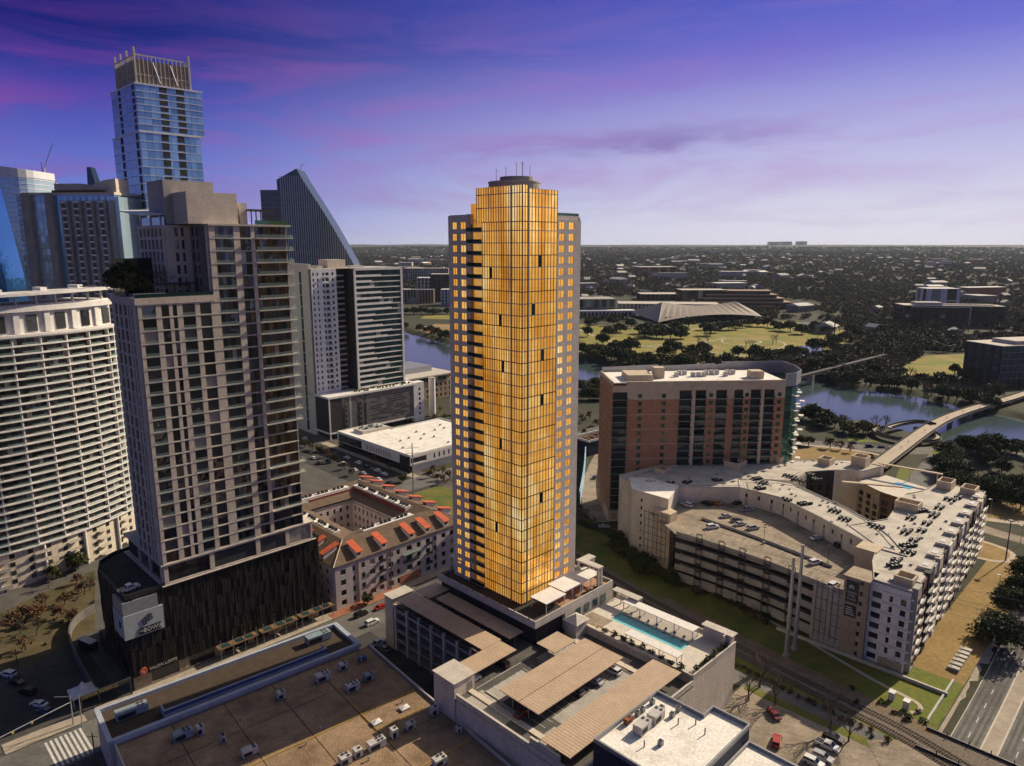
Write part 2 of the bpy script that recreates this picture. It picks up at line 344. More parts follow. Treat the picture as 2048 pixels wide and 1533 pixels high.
def tag(o, label, cat, group=None):
    o['label'] = label; o['category'] = cat
    if group: o['group'] = group
    return o
def struct(o): o['kind'] = 'structure'; return o
def clone(o, parent=None, loc=None, rz=None, label=None, group=None, mats=None):
    c = o.copy(); COL.objects.link(c); c.parent = parent
    if loc is not None: c.location = loc
    if rz is not None: c.rotation_euler = (0, 0, rz)
    if label: c['label'] = label
    if group: c['group'] = group
    if mats and c.type == 'MESH' and c.name.split('.')[0] in mats:
        c.material_slots[0].link = 'OBJECT'; c.material_slots[0].material = MATS[mats[c.name.split('.')[0]]]
    for ch in o.children: clone(ch, c, mats=mats)
    return c
G45 = pi/4; Q = sqrt(.5)
def xy(s, t): return ((s-t)*Q, (s+t)*Q)          # street grid: s runs up the avenue, t along the cross street
def gthing(name, label, cat, s, t, z=0.0, group=None): x, y = xy(s, t); return thing(name, label, cat, (x, y, z), G45, group)
_unit = {}
def unit(matname, name):
    if (matname, name) not in _unit:
        _unit[(matname, name)] = MB().box((0, 0, 0), (1, 1, 1)).mesh(name, matname)
    return _unit[(matname, name)]
def wpos(o, p):
    a = o.rotation_euler.z; q = o
    x, y, z = p; x, y = o.location.x+cos(a)*x-sin(a)*y, o.location.y+sin(a)*x+cos(a)*y
    z += o.location.z
    if o.parent: return wpos(o.parent, (x, y, z))
    return x, y, z
NP = 0
def pieces(parent, name, mat, items, limit=300, single=True):
    """alike pieces: the largest `limit` as objects sharing one mesh, the rest joined"""
    global NP
    if not items: return
    if single and len(items) > limit:
        def key(it):
            w = wpos(parent, it[0]); d2 = w[0]**2+w[1]**2+(w[2]-CAMZ)**2; sz = sorted(it[1]); return -sz[1]*sz[2]/d2
        items = sorted(items, key=key)
    head, rest = (items[:limit], items[limit:]) if single else ([], items)
    me = unit(mat, name)
    for c, sz, rz in head:
        o = D.objects.new(name, me); COL.objects.link(o); o.parent = parent; o.location = c; o.scale = sz; o.rotation_euler = (0, 0, rz); NP += 1
    if rest:
        mb = MB()
        for it in rest: mb.it(it)
        mb.build(name, mat, parent, kind='stuff')
class FR:
    """a vertical facade: origin, heading along the wall; outward is to the right of the heading"""
    def __init__(s, x, y, a): s.x, s.y, s.a = x, y, a
    def box(s, a0, a1, z0, z1, d0, d1):
        am, dm = (a0+a1)/2, (d0+d1)/2
        return ((s.x+cos(s.a)*am+sin(s.a)*dm, s.y+sin(s.a)*am-cos(s.a)*dm, (z0+z1)/2), (abs(a1-a0), abs(d1-d0), abs(z1-z0)), s.a)
    def p(s, a, d=0.0): return (s.x+cos(s.a)*a+sin(s.a)*d, s.y+sin(s.a)*a-cos(s.a)*d)
def facade(parent, fr, A0, A1, z0, z1, bays, rows, wall, pane, proud=.35, wname='wall', pname='window', single=True, mb=None, limit=300, sink=0.0):
    """wall with real openings: piers and spandrels stand proud of the panes"""
    own = mb is None; mb = mb or MB()
    e = A0
    for b0, b1 in list(bays)+[(A1, A1)]:
        if b0-e > .01: mb.it(fr.box(e, b0, z0, z1, -.3, proud))
        e = b1
    win = []
    for b0, b1 in bays:
        zc = z0
        for r0, r1 in list(rows)+[(z1, z1)]:
            if r0-zc > .01: mb.it(fr.box(b0, b1, zc, r0, -.3, proud))
            zc = r1
        for r0, r1 in rows: win.append(fr.box(b0-.02, b1+.02, r0-.02, r1+.02, -.12-sink, .04-sink))
    if own: mb.build(wname, wall, parent)
    if pane: pieces(parent, pname, pane, win, limit, single)
    return win
def rep(a0, a1, n, frac=.7):
    w = (a1-a0)/n; return [(a0+w*(i+.5-frac/2), a0+w*(i+.5+frac/2)) for i in range(n)]
def text(parent, body, size, mat, loc, rot, name='lettering', ext=.05, align='LEFT', sx=1.0):
    cu = D.curves.new(name, 'FONT'); cu.body = body; cu.size = size; cu.extrude = ext; cu.align_x = align; cu.resolution_u = 2
    tmp = D.objects.new('tmp', cu); COL.objects.link(tmp); bpy.context.view_layer.update()
    me = D.meshes.new_from_object(tmp.evaluated_get(bpy.context.evaluated_depsgraph_get())); D.objects.remove(tmp); D.curves.remove(cu)
    me.materials.clear(); me.materials.append(MATS[mat]); me.name = name
    o = D.objects.new(name, me); COL.objects.link(o); o.parent = parent; o.location = loc; o.rotation_euler = rot; o.scale = (sx, 1, 1); return o
# ================================================================== THE SETTING
WATER = [(-900, 1420), (-400, 1260), (-169.4, 1109.7), (-82.8, 956.2), (77.1, 839.3), (130.8, 756.4), (215.4, 723.6), (305.2, 706.8), (314.6, 663.0), (355.7, 635.2), (376.2, 581.9), (395.6, 533.4), (470, 440), (700, 270), (1400, 60),
         (1380, -60), (640, 150), (430, 330), (345.4, 462.4), (295.0, 467.3), (274.2, 516.4), (260.2, 524.0), (239.1, 548.1), (150, 600), (20, 668), (-130, 800), (-420, 1000), (-900, 1150)]
def inpoly(x, y, poly):
    c = False; n = len(poly); j = n-1
    for i in range(n):
        xi, yi = poly[i]; xj, yj = poly[j]
        if (yi > y) != (yj > y) and x < (xj-xi)*(y-yi)/(yj-yi)+xi: c = not c
        j = i
    return c
def sstep(a, b, x): t = max(0., min(1., (x-a)/(b-a))); return t*t*(3-2*t)
from mathutils import noise as mnoise
def gz(x, y):
    s, t = (x+y)*Q, (y-x)*Q
    z = 0.0
    if t < 44 and 60 < s < 420:                       # the avenue dips under the railway
        z -= 4.2*sstep(44, 38, t)*sstep(320, 225, s)*sstep(100, 160, s)
    d = sqrt(x*x+y*y)
    if d > 1500:
        h = 62*(1-math.exp(-(d-1500)/5200))+62*sstep(6000, 17000, d)
        n = mnoise.noise((x/2600, y/2600, 1.7))*.9+mnoise.noise((x/900, y/900, 5.1))*.35
        left = sstep(900, -3500, x)
        z += h*(1+.10*n)+ n*sstep(2000, 7000, d)*(14+26*left)
    return z
def axis(a, b, lo, hi, step):
    v = [a+i*step for i in range(int((b-a)/step)+1)]
    for sgn, lim, arr in ((1, hi, v), (-1, lo, v)):
        st, p = step, (v[-1] if sgn > 0 else v[0]); ext = []
        while (p < lim) if sgn > 0 else (p > lim):
            st *= 1.13; p += sgn*st; ext.append(p)
        if sgn > 0: v = v+ext
        else: v = ext[::-1]+v
    return v
def make_ground():
    xs = axis(-260, 640, -26000, 26000, 9); ys = axis(90, 1100, -20000, 32000, 9)
    vs = []
    for y in ys:
        for x in xs:
            z = gz(x, y)
            if -900 < x < 1400 and -80 < y < 1430 and inpoly(x, y, WATER): z -= 7
            vs.append((x, y, z))
    n = len(xs); fs = [(j*n+i, j*n+i+1, (j+1)*n+i+1, (j+1)*n+i) for j in range(len(ys)-1) for i in range(n-1)]
    me = D.meshes.new('ground'); me.from_pydata(vs, [], fs); me.polygons.foreach_set('use_smooth', [True]*len(fs))
    m = surf('terrain', (.058, .055, .034), (.030, .038, .018), .02, 1.0, bump=.15, fine=12); nt = m.node_tree
    me.materials.append(m); o = D.objects.new('ground', me); COL.objects.link(o); return struct(o)
make_ground()
def water_mat():
    m = D.materials.new('water'); m.use_nodes = True; nt = m.node_tree; b = nt.nodes['Principled BSDF']; L = nt.links.new
    ge = N(nt, 'ShaderNodeNewGeometry'); n = N(nt, 'ShaderNodeTexNoise', i_Scale=.35, i_Detail=4.0); L(ge.outputs['Position'], n.inputs['Vector'])
    bp = N(nt, 'ShaderNodeBump', i_Strength=.12, i_Distance=.12); L(n.outputs[0], bp.inputs['Height']); L(bp.outputs[0], b.inputs['Normal'])
    b.inputs['Base Color'].default_value = (.055, .085, .085, 1); b.inputs['Roughness'].default_value = .12; b.inputs['Specular IOR Level'].default_value = .55
    MATS['water'] = m
water_mat()
struct(MB().prism(WATER, -6.5, -3.0).build('river', 'water'))
def sheet(name, poly, mat, z=.03, mat2=None): return struct(MB().prism(poly, z-.02, z, bottom=False).build(name, mat))
def gsheet(name, s0, s1, t0, t1, mat, z=.03): return sheet(name, [xy(s0, t0), xy(s1, t0), xy(s1, t1), xy(s0, t1)], mat, z)
def resample(pts, step):
    out = [pts[0]]
    for (x0, y0), (x1, y1) in zip(pts, pts[1:]):
        L = sqrt((x1-x0)**2+(y1-y0)**2); n = max(1, int(L/step))
        out += [(x0+(x1-x0)*i/n, y0+(y1-y0)*i/n) for i in range(1, n+1)]
    return out
def smooth_line(pts, k=3):
    for _ in range(k):
        q = [pts[0]]
        for (x0, y0), (x1, y1) in zip(pts, pts[1:]): q += [(.75*x0+.25*x1, .75*y0+.25*y1), (.25*x0+.75*x1, .25*y0+.75*y1)]
        pts = q+[pts[-1]]
    return pts
def normals(pts):
    out = []
    for i in range(len(pts)):
        a = pts[max(i-1, 0)]; b = pts[min(i+1, len(pts)-1)]; dx, dy = b[0]-a[0], b[1]-a[1]; L = sqrt(dx*dx+dy*dy) or 1; out.append((-dy/L, dx/L))
    return out
def ribbon_mb(mb, pts, w, off=.04, zf=None, shift=0.0, thick=0.0):
    zf = zf or gz; ns = normals(pts); vs = []
    for (x, y), (nx, ny) in zip(pts, ns):
        for sg in (-1, 1):
            px, py = x+nx*(shift+sg*w/2), y+ny*(shift+sg*w/2); vs.append((px, py, zf(px, py)+off))
    fs = [(2*i, 2*i+2, 2*i+3, 2*i+1) for i in range(len(pts)-1)]
    fs = [f[::-1] for f in fs]
    if thick:
        n = len(vs); vs += [(x, y, z-thick) for x, y, z in vs]
        fs += [(2*i, 2*i+1+0, 2*i+1, 2*i) for i in []]
        for i in range(len(pts)-1):
            fs += [(n+2*i, n+2*i+2, n+2*i+3, n+2*i+1), (2*i, 2*i+2, n+2*i+2, n+2*i), (2*i+1, n+2*i+1, n+2*i+3, 2*i+3)]
    mb.add(vs, fs); return mb
def ribbon(name, pts, w, mat, off=.04, step=6, smooth=0, **k):
    if smooth: pts = smooth_line(pts, smooth)
    return struct(ribbon_mb(MB(), resample(pts, step), w, off, **k).build(name, mat))
# --- downtown ground, streets and lots
gsheet('downtown_ground', -150, 244, 176, 620, 'asphalt_worn', .02)
gsheet('road', -120, 205, 192, 207.5, 'road_grey', .05)
gsheet('sidewalk', 44, 205, 208, 212.8, 'sidewalk', .14)
gsheet('sidewalk', 118.5, 150, 207.6, 212.0, 'brick_paving', .17)
gsheet('alley', 104, 123, 100, 192, 'asphalt', .06)
gsheet('parking_lot', -70, 51, 214, 290, 'dark_lot', .05)
gsheet('sidewalk', 22, 41, 208, 213, 'sidewalk', .14)
gsheet('road', -100, 40, 150, 191.5, 'asphalt_worn', .04)
sheet('rail_bank', [(-184.6, 235.7), (-170.0, 269.8), (-143.5, 223.8), (-152.0, 203.0), (-157.7, 197.7)], 'scrub_ground', .07)
gsheet('road', 204, 233, 226, 560, 'asphalt', .05)
gsheet('road', 150, 420, 296, 312, 'road_grey', .06)
gsheet('sidewalk', 233, 238, 312, 414, 'sidewalk', .14)
gsheet('sidewalk', 186, 203, 293, 296, 'sidewalk', .14)
gsheet('lawn', 178, 236, 242, 292, 'grass_rail', .08)
gsheet('parking_lot', 234, 330, 380, 414, 'asphalt_worn', .05)
# --- right hand side: car park, lane, railway, verge, avenue
gsheet('parking_lot', 140, 184.5, 18, 87, 'pale_lot', .04)
struct(ribbon_mb(MB(), resample([xy(186, 150), xy(186, 100), xy(188.5, 84), xy(189.5, 60), xy(187, 46), xy(180, 20)], 5), 7.5, .06).build('lane', 'road_grey'))
sheet('concrete_apron', [xy(178, 22), xy(190, 22), xy(192, 46), xy(186, 52), xy(178, 46)], 'pale_lot', .09)
gsheet('verge', 183.5, 186.6, 50, 86, 'grass_rail', .07)
gsheet('rail_verge', 189.5, 246, 39.8, 210, 'grass_rail', .03)
RAILC = [(116.5, 153.9), (111.5, 163.3), (105.2, 173.5), (97.2, 182.9), (88.5, 193.4), (81.2, 202.5), (72.8, 213.9), (63.0, 227.4), (51.3, 243.7), (38.0, 262.7)]
RAILC = RAILC+[xy(221, 190), xy(226, 240)]
RAILS = smooth_line(RAILC, 2)
def flat(x, y): return 0.0
struct(ribbon_mb(MB(), resample(RAILS, 6), 8.6, .16, zf=flat).build('rail_bed', 'ballast'))
struct(ribbon_mb(MB(), resample([(x+2.5, y+2.5) for x, y in RAILS][:34], 6), 9.5, .10, zf=flat).build('gravel_strip', 'dirt'))
# footpath worn through the verge
ribbon('footpath', [(85.8, 235.7), (95.4, 223.2), (104.5, 205.2), (111.1, 192.7), (115.8, 186.6), (117.7, 182.7), (115.1, 179.4), (112.8, 179.8)], 1.3, 'path', .12, 3, 2, zf=flat)
ribbon('footpath', [(32.8, 279.2), (43.0, 263.1), (54.8, 243.0), (69.9, 223.8)], 1.6, 'dirt', .12, 3, 2, zf=flat)
gsheet('grass', 206, 232, 40.3, 62, 'grass', .05)
gsheet('lawn', 231, 350, 40, 56, 'grass_dry', .045)
def aves(t): return [xy(s, t) for s in range(120, 520, 6)]
struct(ribbon_mb(MB(), aves(18.8), 38.0, .05).build('avenue', 'road_grey'))
struct(ribbon_mb(MB(), aves(28.6), 3.4, .17, thick=.15).build('median', 'sidewalk'))
mb = ribbon_mb(MB(), aves(30.5), .45, .19, thick=.2); ribbon_mb(mb, aves(26.7), .45, .19, thick=.2); ribbon_mb(mb, aves(37.7), .35, .19, thick=.2); struct(mb.build('kerb', 'concrete_light'))
struct(ribbon_mb(MB(), aves(39.8), 3.8, .15, thick=.14).build('sidewalk', 'sidewalk'))
mb = MB()
for t in (34.1, 23.0, 19.4):
    for s in range(150, 420, 9): ribbon_mb(mb, [xy(s, t), xy(s+3, t)], .2, .065)
struct(mb.build('lane_markings', 'paint_white'))
# tyre-darkened wheel tracks down the avenue
mb = MB()
for t in (31.8, 33.2, 35.0, 36.5, 25.4, 24.0, 21.9, 20.4): ribbon_mb(mb, aves(t), .7, .058)
struct(mb.build('wheel_tracks', 'asphalt_worn'))
# --- streets beyond the apartments
ribbon('road', [(166.0, 479.6), (190.0, 461.7), (222.3, 450.8), (248.4, 438.1), (276.7, 442.6), (298.9, 437.0), (323.0, 426.1)], 15, 'road_grey', .06, 6, 2)
ribbon('road', [(275.9, 437.0), (254.2, 410.7), (229.1, 381.1), (209.6, 358.4)], 13, 'road_grey', .075, 6, 1)
ribbon('road', [(218.3, 316.0), (222.2, 307.7), (231.8, 295.5)], 9, 'pale_lot', .06, 5, 1)
ribbon('path', [(207.5, 300.9), (213.3, 294.4), (215.7, 285.1), (208.1, 277.2), (201.1, 277.7), (195.9, 282.6)], 2.2, 'path', .08, 3, 2)
ribbon('path', [(226.3, 326.7), (233.9, 321.6), (248.4, 318.5)], 5, 'path', .07, 5, 1)
sheet('lawn', [(206.8, 299.8), (215.9, 291.8), (215.0, 284.1), (206.7, 278.2), (194.3, 280.1)], 'grass_dry', .05)
sheet('lawn', [(171.2, 437.0), (202.6, 450.8), (218.5, 442.6), (228.6, 429.3), (215.1, 412.7), (185.2, 396.3), (154.4, 391.7)], 'grass_dry', .08)
ribbon('path', [(188.0, 455.6), (213.6, 446.1), (228.1, 435.9), (234.2, 426.1), (218.7, 410.7)], 3.2, 'path', .1, 4, 2)
sheet('lawn', [(237.7, 396.3), (231.1, 405.8), (216.0, 382.9), (210.4, 362.2)], 'grass', .06)
sheet('lawn', [(234.1, 350.8), (264.0, 343.6), (245.1, 317.2), (224.7, 322.2)], 'grass_dry', .05)
sheet('grass', [(231.1, 477.0), (247.6, 461.7), (226.2, 459.2)], 'grass', .07)
sheet('grass', [(269.6, 440.4), (280.4, 438.1), (275.1, 429.3), (265.4, 431.5)], 'grass', .1)
# --- the park over the river
sheet('park_grass', [(105.8, 1190.3), (189.7, 1138.6), (238.0, 1138.6), (415.5, 1238.4), (523.9, 1205.9), (507.2, 1029.7), (386.1, 867.6), (320.2, 839.4), (248.5, 781.2), (203.5, 758.1), (180.6, 802.1), (155.1, 788.0), (129.0, 839.4), (77.7, 867.6)], 'grass_park', .1)
sheet('park_meadow', [(217.8, 802.1), (260.4, 839.4), (272.1, 802.1), (229.6, 754.9)], 'grass_dry', .15)
sheet('park_meadow', [(420.0, 758.1), (493.4, 839.4), (560.2, 855.3), (506.5, 758.1), (438.2, 707.2), (391.7, 696.2)], 'grass_park', .1)
sheet('park_meadow', [(-146.7, 1104.3), (-129.3, 1190.3), (-77.9, 1175.1), (-70.0, 1053.5), (-122.2, 1053.5)], 'grass_dry', .1)
sheet('park_meadow', [(-165.0, 1272.6), (-83.1, 1255.2), (-87.8, 1327.5), (-164.9, 1346.9)], 'grass_park', .1)
for pts, w in (([(101.3, 1138.6), (117.3, 1029.7), (138.7, 949.3), (173.8, 920.4), (205.9, 888.9), (244.2, 867.6), (266.4, 839.4), (314.5, 824.1)], 4.5), ([(173.8, 920.4), (211.7, 944.4), (270.7, 964.4), (303.8, 1007.0)], 3),
               ([(266.6, 974.7), (260.0, 925.1), (265.2, 897.7), (297.8, 880.2), (340.1, 893.3), (367.2, 939.5), (365.3, 979.9), (337.6, 1001.5), (302.2, 1001.5), (284.4, 964.4), (289.1, 934.7), (322.3, 934.7), (345.7, 969.5), (330.5, 979.9), (308.5, 985.2)], 3), ([(259.1, 1091.2), (318.4, 1138.6), (389.8, 1160.2)], 4),
               ([(-258.3, 1722.1), (-191.0, 1660.6), (-107.6, 1631.5)], 14), ([(-156.0, 1138.6), (-117.9, 1160.2), (-66.3, 1117.8)], 5)):
    ribbon('park_path', pts, w, 'path', .25, 6, 2)
sheet('pond', [(336.8, 867.6), (378.2, 925.1), (415.1, 934.7), (378.2, 863.5), (341.0, 831.7)], 'water', .2)
# --- the track itself: sleepers and rails as real pieces
def railway():
    line = resample(RAILS, .62); ns = normals(line); n = len(line)
    for k, (side, lo) in enumerate(((-1.15, 0), (2.9, 0))):
        th = thing('railway_track', ['near railway track nearest the car park, gravel between worn wooden sleepers', 'railway track on the far side, next to the grassy verge'][k], 'railway track', (0, 0, 0), 0)
        it = []
        for i in range(0, n-1):
            x, y = line[i]; nx, ny = ns[i]
            if i % 1 == 0: it.append(((x+nx*side, y+ny*side, .22), (2.6, .26, .12), atan2(ny, nx)))
        pieces(th, 'sleeper', 'timber', it, 220)
        for g in (-.75, .75):
            mb = MB(); pts = [(x+nx*(side+g), y+ny*(side+g), .36) for (x, y), (nx, ny) in zip(line[::6], ns[::6])]
            mb.tube(pts, .085, 4); mb.build('rail', 'rail_steel', th)
railway()
# ================================================================== GOLD GLASS TOWER (local x = s-142, y = t-138)
def gold_tower():
    T = gthing('residential_tower', 'tall tower of golden glass with grey concrete wings rising from a terrace', 'tower', 142, 138)
    zb = 23.0; zt = 138.5; nf = 34; fh = (zt-1.6-zb)/nf
    core = MB().prism([(.3, .3), (14.0, .3), (14.0, 4.0), (28.6, 4.0), (28.6, 30.6), (.4, 30.6), (.4, 22.6), (3.2, 22.6), (3.2, 16.1), (.3, 16.1)], zb-.5, zt)
    core.build('core', 'tower_concrete', T)
    MB().prism([(.3, .3), (14.0, .3), (14.0, 8), (18, 12), (18, 20), (6, 20), (3, 18.2), (.3, 18.2)], zt, 145.2).build('crown', 'concrete_grey', T)
    left = FR(0, 16, -pi/2); right = FR(0, 0, 0)
    leftU = FR(0, 18.4, -pi/2)
    zs = [zb+.3+fh*i for i in range(nf+1)]; zs[-1] = zt-2.2
    top = [zs[-1], zs[-1]+3.9, zs[-1]+7.6, 146.0]
    panes = []; mul = MB(); band = []; bandl = []
    def run(fr, a0, a1, n, zl):
        w = (a1-a0)/n
        for z0, z1 in zip(zl, zl[1:]):
            for i in range(n): panes.append(fr.box(a0+w*i+.05, a0+w*(i+1)-.05, z0+.16, z1-.05, -.05, .06))
        for i in range(n+1): mul.it(fr.box(a0+w*i-.075, a0+w*i+.075, zl[0], zl[-1], -.1, .18))
    full = zs+top[1:]
    run(left, 0, 11.8, 12, zs); run(leftU, 0, 14.2, 14, top)
    run(left, 12.1, 16.0, 4, full)
    run(right, 0, 2.0, 2, full); run(right, 2.45, 14.2, 9, zs+[top[1], top[2], 145.1])
    skip = {(4, 31), (2, 28), (2, 26), (6, 24), (3, 21), (6, 19), (2, 14), (3, 8), (5, 31), (7, 27), (6, 11)}
    # a few panes are swung open or left without the painted glow: dark teal, each a pane of its own
    dark = []; W0 = 11.8/12; W1 = 11.75/9
    for fr, a0, w, lst in ((left, 0, W0, [(3, 29), (7, 25), (8, 21), (7, 14), (5, 6)]), (right, 2.45, W1, [(3, 30), (1, 26), (4, 22), (4, 18), (4, 9)])):
        for i, fl in lst: dark.append(fr.box(a0+w*i+.05, a0+w*(i+1)-.05, zs[fl]+.12, zs[fl+1]-.03, .055, .10))
    pieces(T, 'dark_pane', 'pane_dark_teal', dark)
    # glass tiers behind the shoulders
    tier1 = FR(1.5, 22.6, -pi/2); tier2 = FR(1.5, 20.0, -pi/2)
    MB().b(1.6, 14, 18.3, 22.5, zt-3, 141.8).b(1.6, 12, 18.3, 19.9, 141.8, 144.2).build('shoulder', 'concrete_grey', T)
    for i in range(4): panes.append(tier1.box(i+.06, i+.94, zt-1.2, 141.8, -.05, .06))
    for i in range(2): panes.append(tier2.box(i*.8+.06, i*.8+.74, 141.9, 144.2, -.05, .06))
    for i in range(2): panes.append(FR(14.2, 5.0, 0).box(i*1.2+.05, i*1.2+1.15, 133, 142.2, -.05, .06))
    pieces(T, 'glass_pane', 'gold_glow_pane', panes, 300)
    mul.build('mullion', 'dark_metal', T, kind='stuff')
    for k, z in enumerate(full[1:-1]):
        bd = bandl if k % 3 else band
        bd.append(left.box(-.05, 16.2 if z <= zs[-1] else 16.2, z-.09, z+.09, -.1, .19)); bd.append(right.box(-.2, 14.3, z-.09, z+.09, -.1, .20))
    for z in top[1:-1]: band.append(leftU.box(0, 2.2, z-.13, z+.13, -.1, .19))
    pieces(T, 'spandrel_band', 'dark_metal', band); pieces(T, 'spandrel_band', 'galvanised', bandl)
    for fr, a, zz in ((left, 11.95, 146.1), (right, 2.22, 145.2)): MB().it(fr.box(a-.2, a+.2, zb, zz, -.1, .42)).build('corner_fin', 'grey_metal', T)
    # concrete wings, their windows carrying the same painted gold glow
    rows = [(zs[i]+.75, zs[i]+.75+1.95) for i in range(nf)]
    lw = FR(0, 30.9, -pi/2)
    facade(T, lw, 0, 9.2, zb-.2, zt, [(1.6, 3.9), (5.3, 7.9)], rows, 'tower_concrete', 'gold_glow_window', .35, 'wing_wall', 'wing_window')
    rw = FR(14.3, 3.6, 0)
    facade(T, rw, 0, 14.6, zb-.2, zt-1.2, [(.3, 1.7), (4.6, 7.1), (9.0, 11.5)], rows, 'tower_concrete', 'gold_glow_window', .35, 'wing_wall', 'wing_window')
    MB().it(FR(0, 31, pi).box(-29, 0, zb, zt-.3, 0, .3)).it(FR(28.9, 0, pi/2).box(3.9, 31, zb, zt-.3, 0, .3)).build('rear_wall', 'tower_concrete', T)
    fram = []
    for r0, r1 in rows:
        for fr, b in ((lw, (1.6, 3.9)), (lw, (5.3, 7.9)), (rw, (4.6, 7.1)), (rw, (9.0, 11.5))): fram.append(fr.box(b[0], b[0]+.16, r0, r1, -.1, .12)); fram.append(fr.box((b[0]+b[1])/2-.05, (b[0]+b[1])/2+.05, r0, r1, -.1, .1))
    pieces(T, 'window_frame', 'dark_metal', fram, single=False)
    # balcony stack in the recess
    slab = []; rail = []; ob = []
    for i in range(nf):
        z = zs[i]
        slab.append(((1.3, 19.2, z-.12), (3.6, 6.6, .24), 0)); ob.append(((1.5, 18.9, z+1.75), (.12, 5.4, 2.9), 0))
        rail.append(((-.55, 19.2, z+.55), (.08, 6.7, 1.1), 0))
    pieces(T, 'balcony_slab', 'tower_concrete', slab); pieces(T, 'balcony_glass', 'gold_glow_flat', ob); pieces(T, 'balcony_rail', 'teal_glass_rail', rail)
    end = []; endr = []
    for i in range(nf):
        z = zs[i]
        for x, y in ((30.0, 6.5), (3.0, 31.9)): end.append(((x, y, z-.1), (1.7, 1.7, .22), 0)); endr.append(((x, y, z+.5), (1.6, 1.6, .95), 0))
    pieces(T, 'end_balcony', 'tower_concrete', end); pieces(T, 'end_balcony_rail', 'concrete_light', endr)
    # roof
    MB().b(.2, 14, 21.6, 30.8, zt, zt+.25).build('wing_roof', 'tan_roof', T)
    MB().b(.1, 6, 21.4, 23.2, zt-2.6, zt+.35).build('lift_block', 'tower_concrete', T)
    dr = MB(); dr.cyl((11, 14.0), 7.6, 145, 147.6, 28); o = dr.build('plant_drum', 'concrete', T)
    MB().cyl((11, 14.0), 7.75, 147.6, 148.0, 28).build('drum_rim', 'concrete_grey', o); MB().cyl((11.6, 13.6), 5.0, 148.0, 149.4, 24).build('upper_drum', 'concrete', o)
    mb = MB()
    for x, y, h in ((9.5, 16.0, 6.2), (10.8, 13, 7.2), (13, 12.5, 7.6), (15.5, 12, 6.4), (7, 17.5, 5.5), (12.4, 12.2, 7.4)): mb.cyl((x, y), .07, 147.9, 146.4+h, 5); mb.box((x, y, 145.8+h), (.5, .1, .1))
    mb.build('antenna', 'grey_metal', T)
    gr = [((14.6+k*1.6, 4.3, 138.3), (1.5, .1, 2.0), 0) for k in range(9)]+[((28.9, 5+k*1.6, 138.3), (.1, 1.5, 2.0), 0) for k in range(6)]
    pieces(T, 'roof_screen', 'window_green', gr)
    # podium terrace
    POD = [(-5.2, -10.6), (31.5, -10.6), (31.5, 33.5), (-5.2, 33.5)]
    MB().prism(POD, 21.6, 22.8).build('podium', 'concrete_light', T); MB().prism([(-3.6, -9.4), (31.5, -9.4), (31.5, 33.5), (-3.6, 33.5)], 16.0, 21.6).build('podium_core', 'charcoal_wall', T); MB().b(8, 31.4, -10.55, -9.4, 16.0, 21.6).build('podium_front', 'concrete_light', T)
    MB().prism([(-4.8, -10.2), (31, -10.2), (31, 33), (-4.8, 33)], 22.8, 22.95, bottom=False).build('terrace_paving', 'charcoal_wall', T)
    MB().b(8, 30.8, -10, 3, 22.95, 23.05).build('terrace_tiles', 'terracotta_paver', T)
    MB().wallring([(-5.0, -10.4), (31.3, -10.4), (31.3, 33.3), (-5.0, 33.3)], 22.8, 23.9, .35).build('parapet', 'concrete_light', T)
    pieces(T, 'podium_window', 'window_teal', [((x, -10.62, 19.6), (2.6, .1, 2.6), 0) for x in (14, 18.2, 22.4, 26.5)])
    mb = MB()
    for y in range(-8, 34, 6): mb.box((-5.1, y, 23.95), (.5, .25, .35))
    mb.build('parapet_light', 'dark_metal', T)
gold_tower()
def canopy(name, label, s0, s1, t0, t1, zf, zr, mat='fabric_white', cat='canopy', thick=.18, postmat='white_metal', nx=2, ny=2, group=None, ins=.35, pr=.11):
    C = gthing(name, label, cat, s0, t0, zf, group); lx, ly, h = s1-s0, t1-t0, zr-zf
    MB().b(0, lx, 0, ly, h-thick, h).build('roof', mat, C)
    for y in (.08, ly-.2): MB().b(.08, lx-.08, y, y+.12, h-thick-.22, h-thick-.003).build('beam', postmat, C)
    for i in range(nx):
        for j in range(ny):
            x = ins+(lx-2*ins)*(i/(nx-1) if nx > 1 else .5); y = ins+(ly-2*ins)*(j/(ny-1) if ny > 1 else .5)
            MB().b(x-pr, x+pr, y-pr, y+pr, 0, h-thick).build('post', postmat, C)
    return C
canopy('terrace_canopy', 'pale square canopy at the near corner of the golden tower terrace', 143.5, 152.5, 129.2, 135.8, 22.95, 26.2)
canopy('terrace_canopy', 'middle of three pale canopies in a row on the tower terrace', 152.8, 161.2, 130.2, 137.2, 22.95, 26.4, nx=3)
canopy('terrace_canopy', 'farthest pale canopy with a grey panel on its roof, tower terrace', 161.5, 170.5, 130.2, 137.2, 22.95, 26.5, nx=3)
def lpergola(label, s, t, z):
    P = gthing('terrace_pergola', label, 'pergola', s, t, z)
    MB().prism([(0, 0), (2.6, 0), (2.6, 6.2), (6.5, 6.2), (6.5, 9.2), (0, 9.2)], 6.6, 7.1).build('roof', 'concrete_light', P)
    for x, y in ((.5, .5), (2.0, .5), (.6, 8.6), (5.9, 8.5), (5.9, 6.8)): MB().b(x-.35, x+.35, y-.35, y+.35, 0, 6.6).build('column', 'concrete_light', P)
lpergola('tall cream pergola with square columns at the far right of the tower terrace', 166.5, 128.0, 22.95)
lpergola('tall cream pergola with square columns behind the left side of the golden tower', 138.2, 171.4-9.0+.5, 22.95) if False else None
